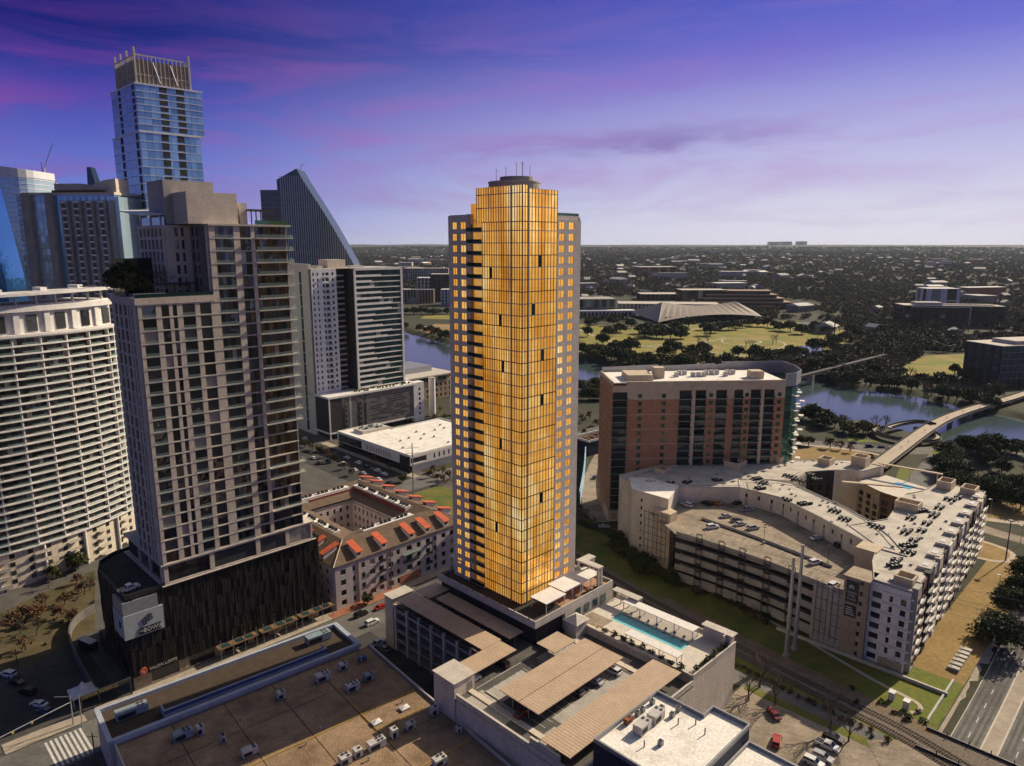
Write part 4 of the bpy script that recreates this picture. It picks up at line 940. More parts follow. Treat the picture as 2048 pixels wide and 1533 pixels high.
# ================================================================== WHITE CURVED CONDOMINIUM AT THE LEFT
def curved():
    arc = [(-219, 234), (-206, 240), (-198, 246), (-190, 253), (-181.5, 264.5), (-174.5, 277), (-170, 290), (-168, 301)]
    arc = smooth_line(arc, 2); base = (-185, 270)
    T = thing('residential_tower', 'white curved condominium tower with long balcony bands and a floating roof', 'tower', (base[0], base[1], 0))
    L = [(x-base[0], y-base[1]) for x, y in arc]; ns = normals(L)
    if ns[0][1] > 0 or ns[len(ns)//2][0] < 0: ns = [(-a, -b) for a, b in ns]
    def off(d, pts=None): return [(x+nx*d, y+ny*d) for (x, y), (nx, ny) in zip(L, ns)]
    back = [(x-22*nx, y-22*ny) for (x, y), (nx, ny) in zip(L, ns)]
    body = off(-1.9)+back[::-1]
    MB().prism(body, 14, 97).build('core', 'window_dark', T)
    MB().prism(off(-1.0)+back[::-1], 0, 14.5).build('lower_body', 'cream_wall', T)
    nfl = 26; z0, z1 = 15.0, 96.0; fh = (z1-z0)/nfl
    for i in range(nfl+1):
        z = z0+fh*i; MB().prism(off(.25)+off(-2.2)[::-1], z-.24, z+.24).build('balcony_slab', 'white_wall', T)
    # fins, glazing posts and rails
    def along(d, n):
        out = []; pts = off(d); seg = [0]
        for a, b in zip(pts, pts[1:]): seg.append(seg[-1]+sqrt((a[0]-b[0])**2+(a[1]-b[1])**2))
        for k in range(n):
            q = seg[-1]*(k+.5)/n; i = max(j for j in range(len(seg)) if seg[j] <= q); i = min(i, len(pts)-2); f = (q-seg[i])/(seg[i+1]-seg[i])
            a, b = pts[i], pts[i+1]; out.append((a[0]+(b[0]-a[0])*f, a[1]+(b[1]-a[1])*f, atan2(b[1]-a[1], b[0]-a[0])))
        return out
    fin = [((x, y, (z0+z1)/2), (.4, 1.7, z1-z0), a) for x, y, a in along(-1.1, 9)]
    pieces(T, 'party_wall', 'white_wall', fin)
    rl = []; wn2 = []; random.seed(9)
    for i in range(nfl):
        z = z0+fh*i
        for k, (x, y, a) in enumerate(along(.1, 30)):
            if k % 3: rl.append(((x, y, z+.72), (3.0, .05, .95), a))
        for k, (x, y, a) in enumerate(along(-1.85, 44)):
            wn2.append(((x, y, z+1.6), (1.75 if k % 3 else 1.3, .1, 2.5), a))
    pieces(T, 'balcony_rail', 'rail_glass', rl, 200); pieces(T, 'window', 'window_bowie', wn2, 300)
    # penthouse storeys with bays
    MB().prism(off(-2.6)+back[::-1], 97, 108).build('penthouse_body', 'white_wall', T)
    MB().prism(off(.5)+off(-2.8)[::-1], 96.2, 97.2).build('penthouse_slab', 'white_wall', T)
    pw = []; px_ = []
    for k, (x, y, a) in enumerate(along(-2.5, 16)):
        if k % 2: pw.append(((x, y, 101), (3.6, .5, 6.4), a))
        else: px_.append(((x, y, 101.4), (2.0, 1.5, 8.0), a))
    pieces(T, 'penthouse_window', 'window_bowie', pw); pieces(T, 'penthouse_pier', 'white_wall', px_)
    MB().prism(off(-1.0)+off(-4)[::-1], 105.4, 107.4).build('penthouse_beam', 'white_wall', T)
    pc = [((x, y, 109.3), (.5, 1.0, 4.4), a) for x, y, a in along(-3, 12)]; pieces(T, 'roof_column', 'white_wall', pc)
    # floating roof, tilted, with openings
    ro = off(1.8)+[(x-20*nx, y-20*ny) for (x, y), (nx, ny) in zip(L, ns)][::-1]
    MB().prism(ro, lambda x, y: 111.3+.030*x, lambda x, y: 112.3+.030*x).build('floating_roof', 'white_wall', T)
    op = [((x, y, 113.05+.03*x), (6.5, 2.6, .3), a) for x, y, a in along(-5.5, 6)]; pieces(T, 'roof_opening', 'dark_metal', op)
    wsh = [((x, y, 113.2+.03*x), (2.6, 5.0, 1.2), a) for x, y, a in along(-11, 5)]; pieces(T, 'roof_vent', 'white_wall', wsh)
    # right end wall with small balconies, tall round columns at the foot
    ex, ey = L[-1]; enx, eny = ns[-1]; fr = FR(ex-enx*1.5-.0, ey-eny*1.5, atan2(-eny, -enx)+0.0)
    rows = [(z0+fh*i+.5, z0+fh*i+2.4) for i in range(nfl)]
    facade(T, FR(ex-enx*2, ey-eny*2+.3, atan2(-eny, -enx)), 0, 20, 14.5, 97, [(1, 3.2), (6, 7.5), (10, 12)], rows, 'white_wall', 'window_bowie', .3, 'end_wall', 'end_window', limit=100)
    for k in (4, 9, 14, 19, 24): x, y, a = along(-.4, 28)[k]; MB().cyl((x, y), .55, 0, 15, 10).build('column', 'white_wall', T)
    lo = []; lw = []
    for x, y, a in along(-.4, 7):
        for i in range(4): lo.append(((x, y, 1.5+3.4*i+.0), (4.4, 2.0, .25), a)); lo.append(((x+.9*sin(a), y-.9*cos(a), 2.1+3.4*i), (4.3, .08, 1.0), a))
    for x, y, a in along(-.97, 14):
        for i in range(4): lw.append(((x, y, 3.0+3.4*i), (1.7, .12, 1.7), a))
    pieces(T, 'lower_balcony', 'concrete_light', lo); pieces(T, 'lower_window', 'window_dark', lw)
curved()
tag(MB().prism([(-184.9, 264.4), (-178.6, 278.2), (-176.1, 275.4), (-181.3, 261.8)], .02, .35).build('swimming_pool', 'water'), 'narrow turquoise pool at the foot of the white curved tower', 'pool')
# ================================================================== PINK COURTYARD APARTMENTS (local x = s-122.5, y = t-212.5)
def redroof():
    T = gthing('apartment_block', 'pale pink courtyard apartments with brown shingle roof and red dormers', 'apartments', 122.5, 212.5)
    Lx, Ly, h = 62.0, 74.0, 17.0; d = 20.0
    def hollow(mb, x0, x1, y0, y1, dd, z0, z1):
        mb.b(x0, x1, y0, y0+dd, z0, z1).b(x0, x1, y1-dd, y1, z0, z1).b(x0, x0+dd, y0+dd, y1-dd, z0, z1).b(x1-dd, x1, y0+dd, y1-dd, z0, z1); return mb
    hollow(MB(), .5, Lx-.5, .5, Ly-.5, d-1, 0, h).build('body', 'pink_wall', T)
    MB().b(19, Lx-19, 19, Ly-19, 0, .1).build('courtyard', 'brick_paving', T)
    rws = [(1.2, 3.2), (4.9, 7.0), (8.9, 11.0), (12.9, 15.0)]
    bays = [(2.2, 4.4), (7.2, 8.4), (11.0, 12.6), (14.6, 17.0), (18.6, 20.8), (23, 25.2), (26.8, 28.4), (31.6, 34.2), (36.5, 38.5), (41, 43.2), (45, 46.6), (49, 51.2), (53.5, 55.6), (57, 59)]
    fr = FR(0, 0, 0); facade(T, fr, 0, Lx, 0, h, bays, rws, 'pink_wall', 'window_dark', .45, 'wall', 'window')
    fl = FR(0, Ly, -pi/2); facade(T, fl, 0, Ly, 0, h, [(Ly-3.4, Ly-1.8), (Ly-8, Ly-6)]+rep(2, 60, 12, .35)[::1] if False else rep(2, 72, 15, .4), rws, 'pink_wall', 'window_dark', .45, 'wall', 'window', limit=60)
    # courtyard faces that the camera looks into
    facade(T, FR(20, 54.3, 0), 0, 22, 0, h-1, rep(1, 21, 6, .4), rws, 'pink_wall', 'window_dark', .5, 'court_wall', 'court_window')
    facade(T, FR(42.3, 54, -pi/2), 0, 34, 0, h-1, rep(1, 33, 10, .4), rws, 'pink_wall', 'window_dark', .5, 'court_wall', 'court_window')
    # roofs: hipped ring, ridge in the middle of each range
    e = .8; o = [(-e, -e), (Lx+e, -e), (Lx+e, Ly+e), (-e, Ly+e)]; r = [(9.5, 9.5), (Lx-9.5, 9.5), (Lx-9.5, Ly-9.5), (9.5, Ly-9.5)]; i2 = [(20.6, 20.6), (Lx-20.6, 20.6), (Lx-20.6, Ly-20.6), (20.6, Ly-20.6)]
    zr = h+4.6; zi = h+1.2
    for k in range(4):
        a, b = k, (k+1) % 4
        MB().add([(*o[a], h), (*o[b], h), (*r[b], zr), (*r[a], zr), (*o[a], h-.25), (*o[b], h-.25)], [(0, 1, 2, 3), (4, 5, 1, 0)]).build('roof_slope', 'shingle', T)
        MB().add([(*r[a], zr), (*r[b], zr), (*i2[b], zi), (*i2[a], zi)], [(0, 1, 2, 3)]).build('roof_slope', 'shingle', T)
        MB().tube([(*r[a], zr+.05), (*o[a], h+.05)], .16, 5).build('hip_cap', 'concrete_warm', T)
    # plant wells sunk behind the ridges
    for x0, x1, y0, y1 in ((20, 44, 11, 14.0), (11, 14, 18, 56), (46.5, 49.6, 20, 60), (20, 44, Ly-15, Ly-12)):
        MB().b(x0, x1, y0, y1, zr-2.4, zr-.15).build('plant_well', 'white_wall', T)
        n = int(max(x1-x0, y1-y0)/2.0); it = []
        for q in range(n):
            if q % 4 == 3: continue
            it.append((((x0+x1)/2 if y1-y0 > x1-x0 else x0+1+q*2.0, (y0+y1)/2 if y1-y0 <= x1-x0 else y0+1+q*2.0, zr+.35), (1.1, 1.1, 1.0), .3*q))
        pieces(T, 'roof_condenser', 'dark_metal', it)
    MB().b(45.6, 46.2, 20, 60, zi+1.2, zi+2.6).build('red_fascia', 'dark_red', T); MB().b(19, 45, 58.4, 58.9, zi+1.0, zi+2.2).build('red_fascia', 'dark_red', T)
    # dormers: white cheeks, red lids
    def dormer(x, y, a):
        w = thing('dormer', 'x', 'x') if False else None
        ca, sa = cos(a), sin(a); pt = lambda u, v, z: (x+ca*u-sa*v, y+sa*u+ca*v, z)
        b = MB().add([pt(.6, -1.1, h+.3), pt(.6, 1.1, h+.3), pt(.6, 1.1, h+2.4), pt(.6, -1.1, h+2.4), pt(6.0, -1.1, h+4.0), pt(6.0, 1.1, h+4.0), pt(6, 1.1, h+2.0), pt(6, -1.1, h+2.0)], [(3, 2, 1, 0), (0, 7, 4, 3), (1, 2, 5, 6)]).build('dormer', 'white_wall', T)
        MB().add([pt(-.1, -1.5, h+2.4), pt(-.1, 1.5, h+2.4), pt(7.2, 1.5, h+4.55), pt(7.2, -1.5, h+4.55), pt(-.1, -1.5, h+2.7), pt(-.1, 1.5, h+2.7), pt(7.2, 1.5, h+4.85), pt(7.2, -1.5, h+4.85)], [(4, 7, 6, 5), (0, 1, 2, 3), (0, 4, 5, 1), (1, 5, 6, 2), (2, 6, 7, 3), (3, 7, 4, 0)]).build('dormer_lid', 'red_metal', b)
        MB().add([pt(.57, -.7, h+1.1), pt(.57, .7, h+1.1), pt(.57, .7, h+2.1), pt(.57, -.7, h+2.1)], [(3, 2, 1, 0)]).build('dormer_window', 'window_dark', b)
    for x in (10.5, 21.5, 34.5, 42.5, 52): dormer(x, -.6, pi/2)
    for y in (8, 17, 26, 36, 46, 56): dormer(-.6, y, 0)
    for y in (10, 20, 30, 40, 50, 60, 68): dormer(Lx+.6, y, pi)
    # balconies, drainpipes, entrance canopy
    it = [((19.7, -.95, z), (3.0, 1.0, .15), 0) for z in (4.8, 8.8, 12.8)]+[((42.1, -.95, z), (3.0, 1.0, .15), 0) for z in (4.8, 8.8, 12.8)]
    pieces(T, 'balcony', 'dark_metal', it); pieces(T, 'balcony_rail', 'dark_metal', [((c[0], c[1]-.45, c[2]+.55), (3.0, .06, .9), 0) for c, _, _ in it])
    for x in (9.6, 24, 46.0): MB().cyl((x, -.6), .13, .2, h-.3, 6).build('drainpipe', 'rust', T)
    MB().b(29.5, 37.5, -2.0, -.46, 12.0, 12.25).build('entrance_canopy', 'green_copper', T); MB().b(29.8, 37.2, -1.4, -.46, 8.6, 9.4).build('entrance_balcony', 'dark_metal', T)
    MB().b(28, 38, -.5, -.46, .2, 3.6).build('brick_base', 'orange_brick', T)
redroof()
# ================================================================== WHITE TOWER ON GREY PODIUM (local x = s-243, y = t-417)
def white_tower():
    T = gthing('residential_tower', 'white and grey apartment tower with banded windows on a louvred podium', 'tower', 243, 417)
    zp = 28.0; zt = 114.0; n = 21; fh = (zt-1-31)/n
    MB().prism([(0, .6), (80, .6), (80, 40), (0, 46)], 4.2, zp).build('podium_core', 'concrete_grey', T)
    MB().prism([(1, 3), (79, 3), (79, 39), (1, 44)], 0, 4.2).build('undercroft', 'charcoal_wall', T)
    MB().b(-.8, 72, -.8, 20, 3.6, 4.6).build('podium_base', 'white_wall', T)
    MB().b(-.9, 73, -.9, 18, zp, zp+1.3).b(-.6, 81, 18, 44, zp, zp+1.0).build('podium_deck', 'white_wall', T)
    f = FR(0, 0, 0); g = FR(0, 17.5, -pi/2)
    MB().it(f.box(0, 70, 4.6, zp, -.5, .0)).build('louvre_wall', 'podium_grey', T)
    lo = []; random.seed(2)
    for k in range(46):
        z = 8+1.6*(k % 11)+random.uniform(-.1, .1); a = random.uniform(32, 60); lo.append(f.box(a, a+random.uniform(3, 8), z, z+.45, -.1, .12))
    pieces(T, 'louvre_slot', 'dark_metal', lo)
    vs = []; dk = []
    for a in (10, 15.5, 22, 27.5): vs.append(f.box(a, a+1.6, 5, zp-.5, -.1, .1))
    for a in (11.8, 23.8):
        for k in range(6): dk.append(f.box(a, a+2, 6+k*3.6, 8.4+k*3.6, -.1, .14))
    pieces(T, 'podium_slit', 'window_dark', vs+dk)
    MB().it(f.box(0, 9.5, 4.6, zp, 0, .3)).build('podium_corner', 'charcoal_wall', T); MB().it(g.box(0, 17.5, 4.6, zp, -.1, .3)).build('podium_flank', 'charcoal_wall', T)
    MB().it(f.box(-.6, .3, 0, zp+1, 0, .6)).it(f.box(70.5, 80, 0, zp+1.6, -6, .5)).build('podium_frame', 'white_wall', T)
    pieces(T, 'podium_window', 'window_dark', [f.box(75, 76.6, 5+k*3.7, 7+k*3.7, .42, .55) for k in range(6)])
    MB().it(FR(-.3, 45, -pi/2).box(0, 27.6, 0, zt+3.4, -2, .3)).build('concrete_slab', 'concrete_warm', T)
    gl = [FR(-.3, 45, -pi/2).box(15.0, 18.0, 2+k*7.9, 9.4+k*7.9, .2, .36) for k in range(14)]; pieces(T, 'slab_glazing', 'window_teal', gl)
    # tower
    z0 = zp+1.3
    MB().b(.4, 19, 15.8, 44, z0, zt-.5).b(18, 69, 18, 44, z0, zt-.5).b(28.4, 67.6, 7.6, 44, z0, zt-.5).build('core', 'charcoal_wall', T)
    F = [z0+1.4+fh*i for i in range(n+1)]
    fa = FR(0, 15.4, 0); facade(T, fa, 0, 19, z0, zt, [(1, 2.2), (4.2, 5.4), (8.4, 10), (10.8, 13.4), (15.4, 17)], [(a+.9, a+2.9) for a in F[:-1]], 'white_metal', 'window_dark', .35, 'wall', 'window', limit=110)
    bl = [fa.box(9.0, 14, a, a+.25, 0, 1.5) for a in F[:-1]]; pieces(T, 'balcony', 'white_metal', bl); pieces(T, 'balcony_rail', 'rail_glass', [fa.box(9, 14, a+.25, a+1.2, 1.42, 1.5) for a in F[:-1]])
    fb = FR(19, 17.6, 0); MB().it(fb.box(0, 9.4, z0, zt, -.4, 0)).build('recess_wall', 'window_dark', T)
    pieces(T, 'recess_balcony', 'concrete', [fb.box(.2, 6.2, a, a+1.1, 0, 2.0) for a in F[:-1]])
    fc = FR(28, 7, 0); bands = []; wd = []; random.seed(4)
    for a in F[:-1]:
        sp = random.choice((14, 16, 22, 26, 30)); bands.append(fc.box(0, 40, a-.55, a+.15, 0, .5)); bands.append(fc.box(1, sp, a+.15, a+.95, .0, .45))
        for k in range(10): wd.append(fc.box(1+3.85*k, 4.7+3.85*k, a+.15, a+fh-.55, -.1, .06))
    pieces(T, 'storey_band', 'white_wall', bands); pieces(T, 'band_window', 'window_teal', wd, 210)
    MB().it(fc.box(-.4, 1, z0, zt, -.2, .7)).build('edge_pier', 'white_wall', T); MB().it(fc.box(38.6, 40.2, z0, zt, -.2, .7)).build('edge_pier', 'white_wall', T); MB().it(fc.box(-.4, 40.2, zt-1.2, zt+.6, -.2, .7)).build('top_band', 'white_wall', T)
    MB().b(68.2, 68.6, 7.2, 44, z0, zt).build('side_wall', 'white_wall', T); MB().b(0, 68.4, 44, 44.4, z0, zt).build('rear_wall', 'concrete_grey', T)
    MB().b(.2, 68.4, 15.6, 44, zt, zt+.3).b(28, 68.4, 7, 15.6, zt, zt+.3).build('roof', 'tan_roof', T)
    MB().b(17, 31, 22, 34, zt, zt+6).build('lift_overrun', 'concrete_warm', T); MB().b(8, 12, 20, 30, zt, zt+2).b(36, 46, 22, 28, zt, zt+1.6).build('plant', 'unit_casing', T)
    random.seed(8); it = [((random.uniform(20, 68), random.uniform(1, 6), zp+2.0), (1.2, 1.0, 1.2), random.random()) for k in range(24)]; pieces(T, 'terrace_planter', 'leaf_mid', it)
white_tower()
# ================================================================== LOW WHITE ROOFED MARKET (local = grid, root s=237, t=321)
def market():
    T = gthing('market_building', 'low two-storey building with a broad white roof across the street', 'building', 237, 320.5)
    Pl = [(0, 0), (44, 9), (62, 9), (76, 60), (20, 78), (1, 76)]
    Pl = [(0, 0), (44, 0), (44, 9), (70, 9), (70, 58), (30, 58), (30, 77), (0, 77)]
    MB().prism([(x+.5 if x < 1 else x-.5, y+.5 if y < 1 else y-.5) for x, y in Pl], 0, 10.0).build('body', 'white_wall', T)
    MB().prism(Pl, 10, 10.3).build('roof', 'white_roof', T)
    MB().wallring(Pl, 10.3, 11.0, .5).build('parapet', 'white_wall', T)
    f = FR(0, 77, -pi/2); facade(T, f, 0, 77, 4.4, 10.3, rep(33, 60, 11, .45), [(5.6, 8.6)], 'white_wall', 'window_dark', .5, 'wall', 'window')
    MB().it(f.box(2, 28, 4.8, 9.6, .4, .62)).build('corner_glass', 'window_dark', T); MB().it(f.box(68, 77.6, 0, 9.8, .4, .6)).build('corner_glass', 'window_dark', T)
    MB().it(f.box(0, 77, 0, 4.2, -2, -.1)).build('shop_front', 'window_dark', T)
    g = FR(0, 0, 0); facade(T, g, 0, 70, 4.4, 10.3, [(0.3, 12)]+rep(16, 42, 7, .35)+rep(48, 68, 5, .3), [(5.6, 8.8)], 'white_wall', 'window_dark', .5, 'wall', 'window')
    MB().b(8, 28, 60, 71, 10.3, 12.2).b(10, 26, 61.5, 69.5, 12.2, 12.25).build('plant_screen', 'concrete_light', T)
    random.seed(1); pieces(T, 'roof_unit', 'grey_metal', [((random.uniform(11, 25), random.uniform(62, 69), 12.8), (1.6, 1.2, 1.2), random.random()) for k in range(16)]+[((random.uniform(5, 65), random.uniform(5, 50), 10.8), (1.2, .9, .9), 0) for k in range(12)])
market()
# ================================================================== BRICK CONDOMINIUM
def brick_condo():
    T = thing('residential_tower', 'red brick condominium tower with cream top storeys and a curved glass end', 'tower', (46.5, 322, 0), radians(3.6))
    zt = 68.0; W, Dp = 80.0, 30.0; n = 16; z0 = 6.0; fh = (zt-5-z0)/n
    MB().b(.4, W-.4, .5, Dp, 0, zt-1.2).build('core', 'brick_dark', T)
    F = [z0+fh*i for i in range(n+1)]; f = FR(0, 0, 0); zc = F[-2]
    secs = [(0, 7, 'w'), (7, 19, 'n'), (19, 29.5, 'n'), (29.5, 31.6, 'p'), (31.6, 37.4, 'b'), (37.4, 39, 'c'), (39, 44.2, 'b'), (44.2, 49, 'n'), (49, 54.2, 'b'), (54.2, 57.6, 'p'), (57.6, 62, 'b'), (62, 65.5, 'n'), (65.5, 70.4, 'b'), (70.4, 71.8, 'c'), (71.8, 77, 'b'), (77, 82, 'n')]
    W = 82
    wall = MB(); top = MB(); wins = []; bal = []; rails = []; gl = []; col = MB()
    rows = [(a+.7, a+2.6) for a in F[:-1]]
    for a0, a1, k in secs:
        if k in 'np':
            m = (a0+a1)/2; wd = 1.9 if k == 'n' else .0
            bays = [(m-wd/2, m+wd/2)] if wd else []
            facade(T, f, a0, a1, 0, zc, bays, [r for r in rows if r[1] < zc], 'brick', None, .3, mb=wall)
            facade(T, f, a0, a1, zc, zt-2, bays, [r for r in rows if r[0] > zc], 'limestone', None, .3, mb=top)
            if wd: wins += [f.box(m-wd/2, m+wd/2, r0, r1, -.1, .05) for r0, r1 in rows]
        elif k == 'c': col.it(f.box(a0, a1, 0, zt-2, -.3, .9))
        else:
            if k == 'w': top.it(f.box(a0, a1, zt-5, zt-2, -.3, .3))
            else: top.it(f.box(a0, a1, zt-4.4, zt-2, -.3, .3))
            for a in F[:-1]:
                gl.append(f.box(a0, a1, a, a+fh, -.5, -.35)); bal.append(f.box(a0 - (.0 if k == 'b' else .8), a1+(.0 if k == 'b' else 1.2), a-.1, a+.12, -.4, 1.1 if k == 'b' else .9)); rails.append(f.box(a0, a1, a+.12, a+1.1, .96, 1.04))
    wall.build('wall', 'brick', T); top.build('cream_storeys', 'limestone', T); col.build('pilaster', 'limestone', T)
    pieces(T, 'window', 'window_green', wins); pieces(T, 'balcony_glazing', 'window_dark', gl); pieces(T, 'balcony_slab', 'concrete_grey', bal); pieces(T, 'balcony_rail', 'teal_glass_rail', rails)
    pieces(T, 'string_course', 'limestone', [f.box(7, 31.4, a-.12, a+.12, .2, .36) for a in F[1:-2:2]]+[f.box(77.2, 82, a-.12, a+.12, .2, .36) for a in F[1:-2:2]])
    MB().it(f.box(6.5, 82.2, zt-2, zt, -.5, .45)).b(-.2, 0.5, .3, Dp, zt-6, zt).build('cornice', 'limestone', T)
    MB().b(.6, 82, .6, Dp, zt-1.0, zt-.6).build('roof', 'white_roof', T)
    # left flank
    g = FR(0, Dp, -pi/2); facade(T, g, 0, Dp, 0, zt-2, rep(1, 29, 6, .35), rows, 'brick', 'window_dark', .3, 'flank_wall', 'flank_window', limit=60)
    # curved green glass end
    arc = [(82, .2), (86, 1.6), (90, 5.0), (93, 10), (95, 17), (96, 26), (96, 34)]
    MB().prism(arc+[(82, 34)], 0, zt-3).build('glass_end', 'window_green', T)
    ge = []; gb = []
    for i in range(n):
        for (x0, y0), (x1, y1) in zip(arc, arc[1:]):
            a = atan2(y1-y0, x1-x0); L = sqrt((x1-x0)**2+(y1-y0)**2)
            ge.append((((x0+x1)/2+.06*sin(a), (y0+y1)/2-.06*cos(a), F[i]+fh*.5), (L*.96, .14, fh*.86), a))
        gb.append(((94.2+.4, 8+(i % 2)*3.5, F[i]), (3.4, 2.2, .25), 1.1)); gb.append(((96.6, 18+(i % 3)*2, F[i]), (2.2, 3.4, .25), 0)); gb.append(((89.5, 2.0+(i % 2), F[i]), (3.0, 1.5, .22), .7))
    pieces(T, 'glass_pane', 'window_green', ge); pieces(T, 'end_balcony', 'white_wall', gb)
    # roofscape: rising screen wall along the back, plant in front
    scr = [(.6, Dp), (30, Dp+2), (60, Dp+4), (66, Dp+5)]
    for (x0, y0), (x1, y1) in zip(scr, scr[1:]): MB().add([(x0, y0, zt-1), (x1, y1, zt-1), (x1, y1, zt+2.4), (x0, y0, zt+1.6), (x0, y0+.3, zt-1), (x1, y1+.3, zt-1), (x1, y1+.3, zt+2.4), (x0, y0+.3, zt+1.6)], [(0, 1, 2, 3), (5, 4, 7, 6), (3, 2, 6, 7)]).build('roof_screen', 'galvanised', T)
    pts = [(64, 36), (96.4, 36), (97, 24), (94, 10), (88, 2.2), (82, 0)]
    for (x0, y0), (x1, y1) in zip(pts, pts[1:]):
        L = sqrt((x1-x0)**2+(y1-y0)**2); MB().box(((x0+x1)/2, (y0+y1)/2, zt-.2), (L+.1, .3, 6.2), atan2(y1-y0, x1-x0)).build('roof_screen', 'galvanised', T)
    for q in ((8, 20, 4, 18, zt-.6, zt+2.2), (22, 27, 10, 15, zt-.6, zt+4.5), (68, 74, 6, 12, zt-.6, zt+3)): MB().b(*q).build('roof_house', 'limestone', T)
    random.seed(6); pieces(T, 'roof_unit', 'unit_casing', [((34+k*2.7, random.choice((14, 19)), zt+.5), (1.9, 1.8, 2.2), 0) for k in range(12)])
    MB().b(-.6, 83, -.6, 12, 0, 5.2).build('base_storey', 'limestone', T)
    pieces(T, 'base_window', 'window_dark', [((2+4*k, -.62, 2.6), (2.6, .1, 3), 0) for k in range(20)])
brick_condo()
# ================================================================== APARTMENT COMPLEX WITH CURVED PARKING DECK (grid coordinates from s=226, t=55)
def apartments():
    S0, T0 = 226.0, 55.0
    T = gthing('apartment_complex', 'grey and tan apartment complex wrapped round a curved parking deck', 'apartments', S0, T0)
    def g(pts): return [(s-S0, t-T0) for s, t in pts]
    zr, zd = 27.0, 20.0
    street = g([(226, 55), (345, 61), (346, 78), (328, 80), (318, 84), (283, 80), (266, 88), (254, 74), (240, 71), (226.4, 66)])
    mid = g([(251.9, 73.2), (266.4, 98.9), (276.9, 119.6), (276.6, 137.3), (286, 143), (296, 132), (298, 124), (284, 96), (276, 84), (266, 74), (252, 64)])
    back = g([(252.0, 173.1), (248.4, 166.4), (276.6, 137.3), (290, 140), (300, 126), (318, 126), (330, 118), (338, 108), (352, 104), (352, 118), (330, 140), (303, 158), (275, 180), (253, 184), (249.7, 179.3)])
    for nm, poly, m, zr in (('street_range', street, 'concrete', 27.0), ('inner_range', mid, 'cream_wall', 27.06), ('river_range', back, 'cream_wall', 27.12)):
        MB().prism(poly, 0, zr-.25).build(nm, m, T); MB().prism(poly, zr-.25, zr).build(nm+'_roof', 'tan_roof', T)
        MB().wallring(poly, zr, zr+.35, .25).build('roof_edge', 'concrete_light', T)
    zr = 27.0
    # parking deck, bowed along the railway
    front = g([(224.5, 73.6), (224.9, 81.7), (227.8, 96.6), (228.6, 111.9), (228.8, 126.1), (228.0, 138.2)])
    front = smooth_line(front, 2)
    inner = g([(251.9, 73.2), (266.4, 98.9), (276.9, 119.6), (276.6, 137.3)])
    deck = front+g([(240, 158), (256, 168)])+inner[::-1]+g([(240, 71)])
    MB().prism(deck, zd-.4, zd).build('parking_deck', 'pale_lot', T)
    MB().prism([(x+5, y) for x, y in front]+g([(256, 166)])+inner[::-1], 0, zd-.5).build('deck_core', 'charcoal_wall', T)
    # dark sunken ramp between the two deck levels
    ra = [(247.7, 139.3), (245.6, 116.5), (242.3, 97.6), (239.8, 84.2)]; ra = smooth_line(g(ra), 2)
    struct_ = MB(); ribbon_mb(struct_, ra, 1.5, zd+.02, zf=flat); struct_.build('ramp_gap', 'dark_metal', T)
    mb = MB(); ribbon_mb(mb, ra, .3, zd+1.0, zf=flat, shift=1.2, thick=1.0); mb.build('ramp_wall', 'concrete_grey', T)
    mb = MB(); ribbon_mb(mb, smooth_line(inner, 1), 7.5, zd+.03, zf=flat, shift=4.0 if False else -8.0); mb.build('deck_lane', 'asphalt_worn', T)
    # bands of the open deck front
    fn = normals(front)
    if fn[2][0] > 0: fn = [(-a, -b) for a, b in fn]
    for lv in range(5):
        z = 1.2+lv*4.45
        ring = [(x+nx*.0, y+ny*.0) for (x, y), (nx, ny) in zip(front, fn)]; rin = [(x-nx*.35, y-ny*.35) for (x, y), (nx, ny) in zip(front, fn)]
        MB().prism(ring+rin[::-1], z, z+2.3 if lv else z+3.4).build('deck_band', 'concrete', T)
        fl = [(x-nx*6, y-ny*6) for (x, y), (nx, ny) in zip(front, fn)]; MB().prism(rin+fl[::-1], z+.2, z+.5).build('deck_floor', 'concrete_grey', T)
    # steel trellis frames on the front
    seg = resample(front, .5)
    for fq in (.28, .42, .565, .70, .84):
        i = int(len(seg)*fq); x, y = seg[i]; nx, ny = normals(seg)[i]
        if nx > 0: nx, ny = -nx, -ny
        a = atan2(ny, nx)+pi/2; mb = MB()
        for d in (-1.1, 1.1):
            for e in (.5, 1.3): mb.box((x+nx*e+cos(a)*d, y+ny*e+sin(a)*d, 12), (.14, .14, 21.5), a)
        for z in range(2, 24, 3): mb.box((x+nx*.9, y+ny*.9, z), (2.3, .9, .12), a)
        mb.build('trellis', 'dark_metal', T)
    for fq in (.03, .11):
        i = int(len(seg)*fq); x, y = seg[i]; nx, ny = normals(seg)[i]
        if nx > 0: nx, ny = -nx, -ny
        a = atan2(ny, nx)+pi/2; mb = MB()
        for d in (-1.9, 0, 1.9): mb.box((x+nx*.6+cos(a)*d, y+ny*.6+sin(a)*d, 12), (.12, .12, 20), a)
        for z in range(4, 24, 4): mb.box((x+nx*.6, y+ny*.6, z), (3.9, .1, .12), a)
        mb.build('trellis', 'dark_metal', T)
        MB().box((x+nx*.1, y+ny*.1, 10.2), (6.5, .3, 20.4), a).build('deck_panel', 'concrete_grey', T)
    # parking bays painted on the deck
    mb = MB(); n2 = normals(seg)
    for i in range(4, len(seg)-4, 5):
        x, y = seg[i]; nx, ny = n2[i]
        if nx > 0: nx, ny = -nx, -ny
        a = atan2(ny, nx)
        for d in (3.2, 12.5, 20.5): mb.box((x-nx*d, y-ny*d, zd+.05), (4.6, .13, .012), a)
    mb.build('parking_lines', 'paint_white', T, kind='stuff')
    # front end: stone tower with banner, white bays with ledges
    f = FR(*g([(224, 73.8)])[0], -pi/2); f = FR(-2, 18.8, -pi/2)
